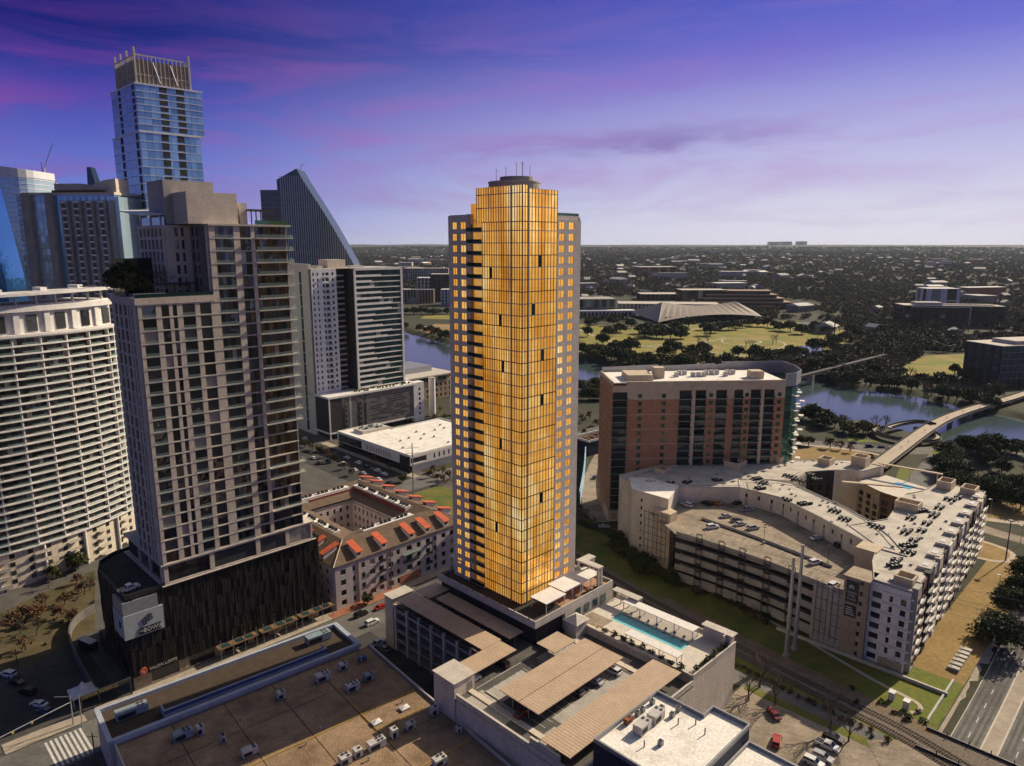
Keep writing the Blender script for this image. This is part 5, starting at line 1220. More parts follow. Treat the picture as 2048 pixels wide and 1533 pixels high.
    rws = [(1.0+3.45*k, 2.5+3.45*k) for k in range(8)]
    facade(T, f, 0, 7.4, 0, zr-.5, [(4.9, 5.9)], rws, 'stone', 'window_dark', .5, 'stone_tower', 'tower_window')
    MB().b(-1.9, 6, 11.4, 18.8, 0, zr-.6).b(-2.6, 6.3, 11.2, 19.2, zr-.5, zr).build('stone_core', 'stone', T)
    bn = MB().it(f.box(.8, 4.6, 18.4, 25.8, .5, .62)).build('banner', 'dark_metal', T, label='black banner with a white peaked logo and lettering')
    bn2 = MB().it(f.box(.8, 4.4, 13.6, 17.6, .5, .62)).build('banner', 'dark_metal', T)
    def ftext(par, s, size, a, z, mat='paint_white'): x, y = f.p(a, .66); text(par, s, size, mat, (x, y, z), (pi/2, 0, -pi/2), ext=.02, align='CENTER')
    for s_, z in (('GABLES', 21.6), ('PARK', 20.5), ('PLAZA', 19.4)): ftext(bn, s_, .95, 2.7, z)
    for k in range(3):
        x, y = f.p(1.9+k*.55, .64); lg = MB(); lg.box((x, y, 23.7+.25*(k == 1)), (.36, .04, 1.1), -pi/2+.0); lgo = lg.build('emblem', 'paint_white', bn)
    ftext(bn, 'now leasing', .5, 2.7, 18.7, 'paint_yellow')
    for k in range(4): x0, x1 = f.p(1.2, .64), f.p(4.0, .64); MB().it(f.box(1.2, 4.0-.3*k, 14.3+.75*k, 14.6+.75*k, .6, .64)).build('lettering', 'paint_white', bn2)
    w = FR(-.2, 11.4, -pi/2)
    rw2 = [(1.2+3.45*k, 3.2+3.45*k) for k in range(7)]
    facade(T, w, 0, 11.4, 0, zr-.4, [(.6, 3.4), (5.6, 6.6), (8.8, 10.4)], rw2, 'white_wall', 'window_dark', .45, 'end_wall', 'end_window')
    MB().it(w.box(4.0, 11.0, 0, 3.0, .45, .55)).build('stone_base', 'stone', T)
    pieces(T, 'ledge', 'white_wall', [w.box(3.6, 12.4, 3.9+3.45*k, 4.15+3.45*k, .2, 1.0) for k in range(7)])
    # street facade: piers, colours, balconies
    sa = atan2(6, 119); sf = FR(0, 0, sa); L = 119.0; cols = ['concrete_grey', 'brick_dark', 'white_wall', 'concrete_warm', 'charcoal_wall']
    k = 0; a = 1.0; bal = []; wins = []
    while a < L-4:
        wd = (4.6, 3.6, 5.4)[k % 3]; c = cols[(k*3) % 5]
        dpt = (1.5, .4, 1.1)[k % 3]
        facade(T, sf, a, a+wd, 0, zr+(.9 if k % 3 == 0 else .0), [(a+.6, a+wd-.6)], [(1+3.45*q, 3.2+3.45*q) for q in range(7)], c, None, dpt, mb=None, wname='bay_wall')
        for q in range(7): wins.append(sf.box(a+.6, a+wd-.6, 1+3.45*q, 3.2+3.45*q, -.1, .05))
        if k % 2:
            for q in range(1, 7): bal.append(sf.box(a+.2, a+wd+.6, .5+3.45*q, .75+3.45*q, .3, 2.1)); bal.append(sf.box(a+.2, a+wd+.6, .75+3.45*q, 1.7+3.45*q, 2.0, 2.08))
        a += wd+.25; k += 1
    pieces(T, 'window', 'window_dark', wins, 200); pieces(T, 'balcony', 'white_wall', bal, 200)
    # roof ledge boxes over the street bays
    it = [sf.box(6+12.5*q, 12+12.5*q, zr+.2, zr+1.2, -3.0, .9) for q in range(9)]; pieces(T, 'roof_bay', 'concrete_light', it); pieces(T, 'roof_bay_lid', 'galvanised', [sf.box(7.5+12.5*q, 10.5+12.5*q, zr+1.2, zr+1.35, -2, -.3) for q in range(9)])
    # parapet boxes (open topped stair heads)
    def upstand(s, t, w_, d_, h_): 
        x, y = s-S0, t-T0; MB().wallring([(x, y), (x+w_, y), (x+w_, y+d_), (x, y+d_)], zr, zr+h_, .5).build('roof_upstand', 'limestone', T)
    for a in ((229, 56, 5, 5, 2.5), (335, 63, 7, 5, 3), (336, 72, 7, 5, 3.6), (298, 74, 5.5, 8, 3.2), (268, 170, 6, 4.5, 2.4), (299, 150, 8, 7, 3), (321, 140, 9, 9, 3.4), (334, 122, 6, 5, 3.2), (343, 109, 6, 6, 5)): upstand(*a)
    MB().b(*[v-S0 for v in (247, 254.5)], *[v-T0 for v in (72, 79)], 0, zr+.5).build('stair_block', 'limestone', T)
    random.seed(21); rv = []
    for poly, n in ((street, 26), (mid, 20), (back, 24)):
        xs = [p[0] for p in poly]; ys = [p[1] for p in poly]; k = 0
        while k < n:
            x, y = random.uniform(min(xs), max(xs)), random.uniform(min(ys), max(ys))
            if inpoly(x, y, poly): rv.append(((x, y, zr+.35), (random.uniform(.4, 1.2), random.uniform(.4, 1.0), random.uniform(.5, .9)), random.random())); k += 1
    pieces(T, 'roof_vent', 'galvanised', rv)
    for poly in (mid, back): mb = MB(); cx_, cy_ = sum(p[0] for p in poly)/len(poly), sum(p[1] for p in poly)/len(poly); mb.wallring([(x+(cx_-x)*.12, y+(cy_-y)*.12) for x, y in poly], zr+.12, zr+.17, .35); mb.build('roof_walkway', 'podium_grey', T)
    # long wall above the deck with narrow windows; left end block
    for (p0, p1), nm in zip(zip(inner, inner[1:]), 'abc'):
        L2 = sqrt((p1[0]-p0[0])**2+(p1[1]-p0[1])**2); a = atan2(p1[1]-p0[1], p1[0]-p0[0]); fr = FR(p0[0], p0[1], a)
        # outward must look at the deck
        if fr.p(0, 1)[0] > p0[0]: fr = FR(p1[0], p1[1], a+pi)
        n = int(L2/4.6); facade(T, fr, 0, L2, zd, zr+.2, rep(.5, L2-.5, n, .2), [(zd+3.6, zd+5.4)], 'cream_wall', 'window_dark', .3, 'deck_wall', 'deck_window')
        pieces(T, 'wall_strip', 'concrete_grey', [fr.box(.5+(L2-1)/n*(q+.5)-.7, .5+(L2-1)/n*(q+.5)+.7, zd+.2, zd+3.4, .3, .36) for q in range(0, n, 2)])
    lb = g([(240.5, 150), (240.5, 168), (252, 178), (258, 170), (258, 156)])
    MB().prism(lb, 0, zr+.8).build('end_block', 'cream_wall', T); MB().prism(lb, zr+.8, zr+1.0).build('end_block_roof', 'white_roof', T)
    ef = FR(lb[1][0], lb[1][1], -pi/2); pieces(T, 'slit_window', 'window_dark', [ef.box(4.6, 5.4, 3+3.4*q, 4.4+3.4*q, -.05, .06) for q in range(7)])
    MB().prism(g([(236, 146), (241, 146), (243, 152), (240, 156), (236, 153)]), 0, zd+3.6).build('stair_tower', 'limestone', T)
    tf = FR(*g([(235.6, 158)])[0], -pi/2); mb = MB()
    for q in range(6): mb.it(tf.box(q*2.1, q*2.1+.14, 3, 23, 0, .14))
    for z in range(4, 24, 3): mb.it(tf.box(0, 10.6, z, z+.12, 0, .16))
    mb.build('trellis', 'dark_metal', T)
    # courtyard faces
    cf = [(g([(318, 84)])[0], g([(352, 104)])[0])]
    for (p0, p1, cl) in ((g([(300, 126)])[0], g([(318, 126)])[0], 'cream_wall'), (g([(318, 126)])[0], g([(330, 118)])[0], 'charcoal_wall'), (g([(330, 118)])[0], g([(352, 104)])[0], 'white_wall')):
        L2 = sqrt((p1[0]-p0[0])**2+(p1[1]-p0[1])**2); a = atan2(p1[1]-p0[1], p1[0]-p0[0]); fr = FR(p0[0], p0[1], a)
        facade(T, fr, 0, L2, 0, zr, rep(.4, L2-.4, max(2, int(L2/4.2)), .42), [(1+3.45*q, 3.4+3.45*q) for q in range(7)], cl, 'window_dark', .4, 'court_wall', 'court_window')
    # pool terrace with pergola frames
    tp = g([(322, 82), (345, 80), (352, 102), (334, 108), (326, 96)]); MB().prism(tp, 0, 23.0).build('terrace_block', 'brick_dark', T); MB().prism(tp, 23.0, 23.2).build('pool_terrace', 'pool_deck', T)
    tf2 = FR(tp[4][0], tp[4][1], atan2(tp[0][1]-tp[4][1], tp[0][0]-tp[4][0])); facade(T, tf2, 0, 14.5, 0, 22.8, [(1, 4), (6, 9), (10.5, 13.5)], [(1+3.3*q, 3.4+3.3*q) for q in range(6)], 'brick_dark', 'window_dark', .4, 'terrace_wall', 'terrace_window')
    tf2 = FR(tp[3][0], tp[3][1], atan2(tp[4][1]-tp[3][1], tp[4][0]-tp[3][0])); facade(T, tf2, 0, 14.4, 0, 22.8, [(1, 4), (6, 9), (10.5, 13.5)], [(1+3.3*q, 3.4+3.3*q) for q in range(6)], 'stone', 'window_dark', .4, 'terrace_wall', 'terrace_window')
    MB().prism(g([(338, 88), (343, 87), (345, 95), (340, 96)]), 23.2, 23.3).build('terrace_pool', 'pool_water', T)
    pg = MB(); pg.box((*[v for v in g([(351, 92)])[0]], 29), (1.6, 26, .5), .1)
    for d in (-11, 0, 11): pg.box((351-S0-d*.1, 92-T0+d, 25), (.4, .4, 8), 0)
    pg.build('pergola', 'limestone', T)
    pg = MB(); pg.box((*g([(320, 98)])[0], 27.6), (1.8, 24, .5), .5)
    pg.build('pergola', 'limestone', T)
    return T
apartments()
# ================================================================== BACKGROUND TOWERS OF DOWNTOWN
def stacked_tower():
    T = gthing('glass_tower', 'tallest blue glass tower with offset stacked sections and an open crown', 'tower', 141.5, 424)
    def section(x0, x1, y0, y1, z0, z1, fl, nb, nl, mat='window_blue', fin='window_paleblue'):
        MB().b(x0+.4, x1-.4, y0+.4, y1-.4, z0, z1).build('section_core', 'concrete_grey', T)
        f = FR(x0, y0, 0); g = FR(x0, y1, -pi/2); h = (z1-z0)/fl; wf = []; wl = []
        w = (x1-x0)/nb
        for i in range(fl):
            for k in range(nb): wf.append(f.box(w*k+.06, w*(k+1)-.06, z0+h*i+.22, z0+h*(i+1), -.1, .1))
            for k in range(nl): wl.append(g.box((y1-y0)/nl*k+.08, (y1-y0)/nl*(k+1)-.08, z0+h*i+.25, z0+h*(i+1), -.1, .1))
        pieces(T, 'glass_panel', mat, wf, 130); pieces(T, 'glass_panel', fin, wl, 60)
        bands = [f.box(-.3, x1-x0+.2, z0+h*i-.12, z0+h*i+.2, 0, .25) for i in range(fl+1)]+[g.box(0, y1-y0+.3, z0+h*i-.1, z0+h*i+.14, 0, .22) for i in range(fl+1)]
        pieces(T, 'floor_edge', 'white_metal', bands, 120)
        # inset balconies
        ins = []
        for i in range(fl):
            for a in ((.34, .46), (.60, .72)) if nb > 9 else ((.5, .62),): ins.append(f.box((x1-x0)*a[0], (x1-x0)*a[1], z0+h*i+.9, z0+h*(i+1)-.1, .08, .16))
            for a in ((.30, .40), (.86, .95)): ins.append(g.box((y1-y0)*a[0], (y1-y0)*a[1], z0+h*i+.8, z0+h*(i+1)-.2, .08, .16))
        pieces(T, 'inset_balcony', 'charcoal_wall', ins, 150)
        MB().b(x0-.4, x1+.4, y0-.4, y1+.4, z1, z1+.8).build('section_slab', 'white_metal', T)
    MB().b(2, 32, 2, 44, 0, 118).build('lower_shaft', 'window_paleblue', T)
    section(0, 32.3, 0, 45, 118, 189.5, 16, 10, 5)
    section(0, 34.8, 0, 40.5, 190.3, 214, 7, 10, 5)
    # open crown: fins and braces
    MB().b(8, 22, 8, 24, 214.8, 226).build('crown_core', 'concrete_warm', T)
    cr = []
    for k in range(14): cr.append(((1.0+k*2.15, .6, 222), (.35, .5, 14.6), 0))
    for k in range(12): cr.append(((1.0, .6+k*2.8, 222), (.5, .35, 14.6), 0))
    for k in range(14): cr.append(((1.0+k*2.15, 31.4, 222), (.35, .5, 14.6), 0))
    for k in range(12): cr.append(((29, .6+k*2.8, 222), (.5, .35, 14.6), 0))
    pieces(T, 'crown_fin', 'concrete_warm', cr)
    MB().wallring([(1, .6), (29, .6), (29, 31.4), (1, 31.4)], 228.6, 229.2, .4).wallring([(1, .6), (29, .6), (29, 31.4), (1, 31.4)], 219, 219.4, .4).build('crown_rail', 'concrete_warm', T)
    surf('mesh_screen', (.36, .31, .24), (.28, .24, .19), .4, .8)
    MB().wallring([(1.6, 1.2), (28.4, 1.2), (28.4, 30.8), (1.6, 30.8)], 215, 226.8, .1).build('crown_screen', 'mesh_screen', T)
    for x, y in ((1, .6), (29.2, .6), (1, 12), (1, 22), (1, 31.4)): MB().b(x-.5, x+.5, y-.5, y+.5, 214.8, 232.5).build('crown_post', 'concrete_light', T)
    for x in (10, 19): MB().tube([(x, .3, 226), (x+3, .3, 216)], .25, 5).build('crown_brace', 'white_metal', T)
stacked_tower()
def sail_tower():
    T = thing('glass_tower', 'dark glass tower with a sail-shaped curved edge behind the white tower', 'tower', (-210, 650, 0), 0)
    X = lambda x: x+210
    # sail: curved right edge
    pts = [(X(-190), 196.0)]; 
    for k in range(13):
        f = k/12; pts.append((X(-190+47*f+2.6*sin(pi*f)), 196-83*(f**.92)))
    prof = [(X(-208), 186.5)]+pts+[(X(-139), 60), (X(-205), 60)]
    n = len(prof)
    MB().add([(x, 0, z) for x, z in prof]+[(x, 26, z) for x, z in prof], [tuple(range(n))[::-1], tuple(range(n, 2*n))]+[(i, (i+1) % n, n+(i+1) % n, n+i) for i in range(n)]).build('sail_body', 'window_sail', T)
    def rightedge(z):
        for (x0, z0), (x1, z1) in zip(pts, pts[1:]):
            if z1 <= z <= z0: return x0+(x1-x0)*(z0-z)/(z0-z1) if z0 > z1 else x0
        return X(-139) if z < 113 else pts[0][0]
    fins = []
    for k in range(33):
        z0 = 60; x = X(-205)+k*2.0+.5
        zt = 190
        while zt > 62 and (rightedge(zt) < x or zt > 187+(x-2)*.5): zt -= .6
        fins.append(((x, -.15, (z0+zt)/2), (.4, .4, zt-z0), 0))
    pieces(T, 'fin', 'white_metal', fins)
    fl = []
    for k in range(32):
        z = 62+k*4.1
        if z < 194: fl.append((((X(-206)+rightedge(z))/2, -.06, z), (rightedge(z)-X(-206), .2, .3), 0))
    pieces(T, 'floor_edge', 'window_dark', fl)
    MB().b(X(-224), X(-206), 3, 26, 60, 178).build('side_block', 'window_dark', T)
    pieces(T, 'side_floor_edge', 'grey_metal', [((X(-215), 2.95, 66+4.6*k), (18.2, .2, .35), 0) for k in range(24)])
    MB().tube([(X(-190), 12, 196), (X(-189), 12, 200), (X(-187), 12, 201)], .25, 5).build('davit', 'dark_metal', T)
sail_tower()
def hotel():
    T = thing('hotel_tower', 'wide beige and glass tower with ladder-like balcony stacks at far left', 'tower', (-262, 392, 0), radians(-6))
    W, zt = 52.0, 157.0
    MB().b(0, W, 1, 24, 0, zt-1).build('core', 'window_blue', T)
    f = FR(0, .9, 0); pil = []; bal = []; pan = []; rl = []
    pil.append(((2.5, -.3, zt/2+40), (4.5, 3.0, zt-80), 0)); pil.append(((15.5, -.2, zt/2+40), (3.6, 2.6, zt-80), 0))
    for k in range(9): pil.append(((22.5+k*3.55, -.2, zt/2+38), (.9, 2.0, zt-84), 0))
    pieces(T, 'pier', 'concrete', pil)
    for i in range(26):
        z = 66+i*3.45
        for k in range(4): bal.append(((24.3+k*7.1, -.9, z), (2.5, 1.7, .9), 0))
        for k in range(4): pan.append(((24.3+k*7.1, .75, z+1.9), (2.4, .3, 1.9), 0)); pan.append(((27.8+k*7.1, .75, z+1.6), (2.2, .3, 3.1), 0))
        for k in range(3): pan.append(((6.2+k*2.5, .75, z+1.6), (2.35, .3, 3.2), 0))
    pieces(T, 'balcony', 'white_wall', bal); pieces(T, 'glass_panel', 'window_paleblue', pan)
    MB().b(-.5, W+.5, .2, 24.5, zt-1, zt+.4).build('roof_slab', 'concrete_warm', T)
    MB().b(16, 31, 4, 14, zt, zt+5.2).build('roof_house', 'concrete_warm', T)
    MB().add([(35, 3, zt+.4), (52, 3, zt+.4), (52, 3, zt+7.5), (45, 3, zt+6.6), (35, 3, zt+3.0), (35, 14, zt+.4), (52, 14, zt+.4), (52, 14, zt+7.5), (45, 14, zt+6.6), (35, 14, zt+3)], [(4, 3, 2, 1, 0), (5, 6, 7, 8, 9), (0, 5, 9, 4), (4, 9, 8, 3), (3, 8, 7, 2), (2, 7, 6, 1)]).build('wave_roof', 'concrete_warm', T)
    random.seed(3); pieces(T, 'roof_planting', 'leaf_brown', [((18+k*1.7, .6, zt+.9), (1.3, 1.2, 1.2), k) for k in range(18)])
    MB().b(W-4, W+2.5, .4, 24, 60, zt-2).build('corner_glass', 'window_paleblue', T)
hotel()
def misc_towers():
    # deep blue sail at the left edge: slanted edge
    T = thing('glass_tower', 'deep blue slanting glass tower cut off by the left edge', 'tower', (-318, 430, 0), radians(8))
    prof = [(-16, 20), (16, 20), (13.2, 110), (8.0, 150), (3.0, 184), (-.5, 192), (-3, 196), (-16, 196)]; n = len(prof)
    MB().add([(x, 0, z) for x, z in prof]+[(x, 22, z) for x, z in prof], [tuple(range(n)), tuple(range(2*n-1, n-1, -1))]+[(i, n+i, n+(i+1) % n, (i+1) % n) for i in range(n)]).build('body', 'window_deepblue', T)
    fins = []
    for k in range(11):
        x = -12+k*2.3; zt = 196 if x < -2 else max(112, 194-(x+1)*6)
        if x > 12: zt = 110
        fins.append(((x, -.2, (20+zt)/2), (.25, .4, zt-22), 0))
    pieces(T, 'fin', 'window_blue', fins); pieces(T, 'floor_edge', 'window_deepblue', [((-2, -.1, 30+4*k), (26 if 30+4*k < 120 else 16, .2, .3), 0) for k in range(39)])
    # round topped tower
    T = thing('glass_tower', 'round-cornered pale glass tower with a white curved top', 'tower', (-415, 612, 0), 0)
    arc = [(-20+.0, 20)]+[(18*cos(pi+q*pi/10)*1.0+4, 18*sin(pi+q*pi/10)) for q in range(11)]+[(22, 20)]
    MB().prism(arc, 0, 184).build('body', 'window_paleblue', T); MB().prism([(x*1.02, y*1.02) for x, y in arc], 184, lambda x, y: 193.5-.13*abs(x+6)).build('crown', 'white_metal', T)
    for k in range(28): z = 80+k*3.8; MB().prism([(x*1.012, y*1.012) for x, y in arc], z, z+.5).build('floor_edge', 'white_metal', T)
    MB().b(6, 30, -16, 0, 0, 170).build('annex', 'concrete_light', T)
    f = FR(6, -16, 0); pieces(T, 'annex_window', 'window_blue', [f.box(.6+3.8*a, 3.4+3.8*a, 90+b*4.0, 92.8+b*4.0, -.05, .12) for a in range(6) for b in range(20)])
    # building under construction
    T = thing('construction_tower', 'dark unfinished tower with brown steelwork and crane in the distance', 'tower', (-452, 700, 0), 0)
    MB().b(-12, 18, 0, 22, 0, 186).build('body', 'charcoal_wall', T); MB().b(10, 18.4, -.4, 22, 120, 187.5).build('end_wall', 'concrete_warm', T)
    for k in range(5): MB().b(-11+k*.8, 9-k*.9, 2, 18, 187+k*2.4, 187.5+k*2.4).build('open_floor', 'rust', T)
    pieces(T, 'steel_column', 'rust', [((-8+4*q, 4+(q % 2)*10, 192), (.5, .5, 11), 0) for q in range(5)])
    MB().tube([(0, 10, 186), (0, 10, 208)], .3, 5).build('mast', 'dark_metal', T)
    T = thing('tower_crane', 'thin pale crane jib rising behind the round-topped tower', 'crane', (-415, 640, 0), 0)
    MB().b(8.4, 9.6, 0, 1.2, 100, 196).build('mast', 'galvanised', T); MB().tube([(9, .6, 195), (19, .6, 216)], .35, 4).build('jib', 'galvanised', T)
    # slim teal tower
    T = thing('glass_tower', 'slim distant teal tower peak between the beige and the tallest tower', 'tower', (-404, 705, 0), 0)
    MB().b(-5, 5, 0, 12, 0, 186).build('body', 'window_teal', T); MB().add([(-3, 0, 186), (5, 0, 186), (1.5, 0, 203), (-2, 0, 203), (-3, 10, 186), (5, 10, 186), (1.5, 8, 203), (-2, 8, 203)], [(0, 1, 2, 3), (5, 4, 7, 6), (1, 5, 6, 2), (4, 0, 3, 7), (3, 2, 6, 7)]).build('peak', 'window_teal', T)
    pieces(T, 'floor_edge', 'galvanised', [((0, -.1, 120+4*k), (10.2, .3, .5), 0) for k in range(16)])
misc_towers()
# ================================================================== NEAR THE RIVER: brown brick office, stacks
def power_office():
    T = gthing('office_building', 'brown stone office with flat overhanging roof near two white stacks', 'office', 330, 470)
    MB().b(0, 66, 0, 60, 0, 20).build('core', 'tan_stone', T)
    for fr, L in ((FR(0, 0, 0), 66), (FR(0, 60, -pi/2), 60)):
        facade(T, fr, 0, L, 0, 15.4, rep(1, L-1, int(L/5), .45), [(1.4, 4.2), (6, 9), (10.8, 13.8)], 'tan_stone', 'window_dark', .5, 'wall', 'window')
        pieces(T, 'top_window', 'window_dark', [fr.box(1+q*4.5, 4.8+q*4.5, 15.8, 19.6, -.1, .3) for q in range(int(L/4.5)-1)])
    MB().b(-2.5, 67, -2.5, 61, 20, 21.2).build('roof', 'concrete_light', T); MB().b(14, 56, 16, 48, 21.2, 26).build('plant_house', 'galvanised', T)
power_office()
for (s, t), lb in (((335.3, 422.4), 'left of two white cylindrical chimney stacks by the podium'), ((349, 413), 'right white chimney stack, partly hidden by the golden tower')):
    T = gthing('chimney_stack', lb, 'chimney', s, t); MB().cyl((0, 0), 2.6, 0, 29.5, 20).build('shaft', 'white_wall', T, smooth=False); MB().cyl((0, 0), 2.8, 29.5, 30.2, 20).build('rim', 'concrete_grey', T)
# blue-walled low building and ramp between tower and brick block
def blue_building():
    T = thing('parking_structure', 'narrow navy-walled structure with planted roof and blue mural side', 'building', (46.5, 429.3)+(0,), radians(40))
    MB().b(0, 46, -2, 12, 0, 9).build('walls', 'navy_wall', T); MB().b(1, 45, -1, 11, 9, 9.2).build('planted_roof', 'soil', T); MB().wallring([(0, -2), (46, -2), (46, 12), (0, 12)], 9, 10.4, .5).build('parapet', 'white_wall', T)
    random.seed(4); pieces(T, 'roof_shrub', 'leaf_brown', [((random.uniform(2, 44), random.uniform(1, 9), 9.7), (2.0, 1.8, 1.2), random.random()) for k in range(40)])
    M = MB(); p = [(33.8, 340.1), (40.6, 382.9), (45.8, 426.1)]; 
    w = thing('mural_wall', 'light blue painted wall running beside the golden tower', 'wall', (0, 0, 0)); mb = MB(); ribbon_mb(mb, resample(smooth_line(p, 2), 4), .6, 7.0, zf=flat, thick=7.0); mb.build('wall', 'mural_side', w)
    ribbon('ramp', [(40.8, 320.3), (41.8, 362.2), (49.5, 401.0), (59.4, 437.0)], 11, 'pale_lot', .1, 4, 2)
    w = thing('ramp_wall', 'curved cream retaining wall between the ramp and the brick condominium', 'wall', (0, 0, 0)); mb = MB(); ribbon_mb(mb, resample(smooth_line([(47.7, 323.5), (48.5, 362.2), (53.0, 396.3), (60.0, 437.0)], 2), 4), .6, 3.0, zf=flat, thick=3.0); mb.build('wall', 'concrete_light', w)
blue_building()
# ================================================================== OVER THE RIVER
def block(name, label, cat, x, y, rz, w, d, h, wall, roof, nb=6, nf=3, pane='window_dark', rh=.6, group=None, both=True):
    T = thing(name, label, cat, (x, y, gz(x, y)), rz, group)
    MB().b(.3, w-.3, .3, d, 0, h).build('body', wall, T); MB().b(-.4, w+.4, -.4, d+.4, h, h+rh).build('roof', roof, T)
    fh = h/nf; fr = FR(0, 0, 0)
    facade(T, fr, 0, w, 0, h, rep(.5, w-.5, nb, .6), [(fh*i+.8, fh*(i+1)-.7) for i in range(nf)], wall, pane, .5, 'wall', 'window')
    if both:
        fr = FR(0, d, -pi/2); facade(T, fr, 0, d, 0, h, rep(.5, d-.5, max(2, nb//2), .6), [(fh*i+.8, fh*(i+1)-.7) for i in range(nf)], wall, pane, .5, 'wall', 'window')
    return T
def auditorium():
    T = thing('auditorium', 'event hall with a broad swooping grey-tan roof in the riverside park', 'building', (330, 1180, 0), 0)
    # roof surface through low eaves and two ridges
    A = (-110, 150, 7); B = (-86, 0, 3.5); R1 = (-62, 90, 30); C1 = (40, 40, 13); E = (105, 55, 8); R2 = (70, 100, 31); K = (10, 170, 16); C0 = (0, 92, 22)
    n = 14
    def bez(p, c, q, t): return tuple((1-t)**2*a+2*t*(1-t)*b+t*t*d for a, b, d in zip(p, c, q))
    rid = [bez(R1, (4, 92, 17), R2, i/n) for i in range(n+1)]; eav = [bez(B, (5, 36, 20), E, i/n) for i in range(n+1)]; bk = [bez(A, (10, 190, 22), (120, 150, 10), i/n) for i in range(n+1)]
    vs = rid+eav+bk; m = n+1
    fs = [(m+i, m+i+1, i+1, i) for i in range(n)]+[(i, i+1, 2*m+i+1, 2*m+i) for i in range(n)]+[(2*m, m, 0), (m+n, 2*m+n, n)]
    MB().add(vs, fs).build('swoop_roof', 'swoop_roof', T)
    MB().prism([(-78, 14), (0, 46), (96, 66), (100, 140), (-90, 150)], 0, 7.5).build('hall', 'charcoal_wall', T)
    pieces(T, 'glass_bay', 'window_dark', [((-70+8*q, 18+3.6*q, 6), (5, .4, 9), .42) for q in range(20)])
    pieces(T, 'column', 'concrete_light', [((-80-1.5*q, 20+9*q, 4.5), (1, 1, 9), 0) for q in range(12)])
    MB().tube([B, R1], .6, 4).build('ridge_cap', 'concrete_light', T)
auditorium()
def far_blocks():
    X, Y = (117.7, 1327.5)
    T = block('concert_hall', 'green-grey drum-roofed concert hall at the park edge, beside the golden tower', 'hall', X-40, Y, .1, 118, 60, 30, 'green_copper', 'concrete_grey', 8, 2)
    MB().b(-4, 150, -26, 0, 0, 11).build('foyer', 'white_wall', T); pieces(T, 'foyer_window', 'window_dark', [((6+7*q, -26.1, 5), (4.5, .4, 6.5), 0) for q in range(20)])
    X, Y = (213.2, 1430.2); block('parking_structure', 'long low multi-storey car park behind the swooping roof', 'car park', X, Y, -.12, 200, 60, 14, 'concrete_warm', 'concrete_light', 26, 3)
    X, Y = (356.1, 1499.7); T = block('museum_block', 'dark glass cube building with pale roof edge behind the event hall', 'building', X, Y, .02, 95, 50, 36, 'charcoal_wall', 'concrete_light', 6, 2)
    X, Y = (303.1, 1675.6); block('office_building', 'low pale-roofed building left of the dark cube, beyond the park', 'building', X, Y, 0, 130, 60, 14, 'brick_dark', 'concrete_light', 12, 2)
    X, Y = (395.1, 1475.8); T = thing('stepped_office', 'stepped red-brown office with receding terraces behind the event hall', 'office', (X, Y, 0), -.1)
    for k in range(5): MB().b(-10+k*7, 190-k*12, k*8, 70, k*7.2, k*7.2+5).build('storey', 'brick_dark', T); MB().b(-12+k*7, 192-k*12, k*8-2, 70, k*7.2+5, k*7.2+7.2).build('terrace_band', 'tan_stone', T)
    X, Y = (639.6, 1160.2); T = block('office_building', 'dark glass office with white frame and rooftop solar panels in the woods', 'office', X, Y, -.16, 150, 45, 33, 'charcoal_wall', 'concrete_light', 14, 5, 'window_dark')
    MB().b(10, 100, -.8, -.4, 30.4, 31.6).build('white_frame', 'white_wall', T); MB().b(98.8, 100, -.8, -.4, 2, 30.4).build('white_frame', 'white_wall', T); MB().b(20, 60, 6, 30, 33.6, 38).build('plant_house', 'concrete_light', T)
    pieces(T, 'solar_panel', 'far_roof', [((66+7*q, 14, 35), (6, 10, 1.2), 0) for q in range(11)])
    X, Y = (770.5, 1255.2); block('office_building', 'small white cubic building on the slope behind the dark office', 'building', X+30, Y+120, 0, 62, 40, 46, 'white_wall', 'white_wall', 2, 2)
    X, Y = (456.9, 655.2); T = block('office_building', 'dark glass grid office at the right edge above the river', 'office', X, Y, .25, 60, 40, 37, 'dark_metal', 'concrete_light', 9, 6, 'window_sail')
    pieces(T, 'grid_line', 'galvanised', [((30, -.62, 6.2*q), (60, .2, .35), 0) for q in range(1, 7)]+[((6.6*q, -.62, 18.5), (.3, .2, 37), 0) for q in range(10)])
    MB().b(20, 60, 4, 30, 37.6, 41).build('plant_house', 'concrete_light', T)
    X, Y = (524.3, 2724.7); block('brick_hall', 'orange brick block beyond the park, under the horizon', 'building', X-40, Y, .15, 150, 90, 34, 'orange_brick', 'concrete_light', 4, 1)
    # left of the golden tower
    X, Y = (-187.0, 1645.9); block('apartment_tower', 'dark ribbed apartment tower beyond the river, left of the golden tower', 'tower', X, Y, 0, 55, 40, 62, 'charcoal_wall', 'concrete_light', 12, 1, 'window_dark')
    X, Y = (-245.3, 1603.3); block('apartment_block', 'brown slab apartment block over the river, right of the white tower', 'apartments', X-10, Y, 0, 80, 30, 30, 'tan_stone', 'concrete_light', 12, 1)
    X, Y = (-236.6, 1722.1); block('office_building', 'pale stepped office block between two darker blocks over the river', 'office', X, Y+60, 0, 66, 40, 46, 'concrete_light', 'white_wall', 7, 5)
    X, Y = (-340.8, 2237.7); block('apartment_block', 'long cream apartment block with red roof far beyond the river', 'apartments', X-20, Y+150, 0, 150, 40, 44, 'far_wall', 'concrete_warm', 20, 5)
    X, Y = (-154.5, 1549.8); block('apartment_block', 'white balconied block at the foot of the dark ribbed tower', 'apartments', X, Y, 0, 60, 30, 34, 'white_wall', 'white_wall', 8, 5)
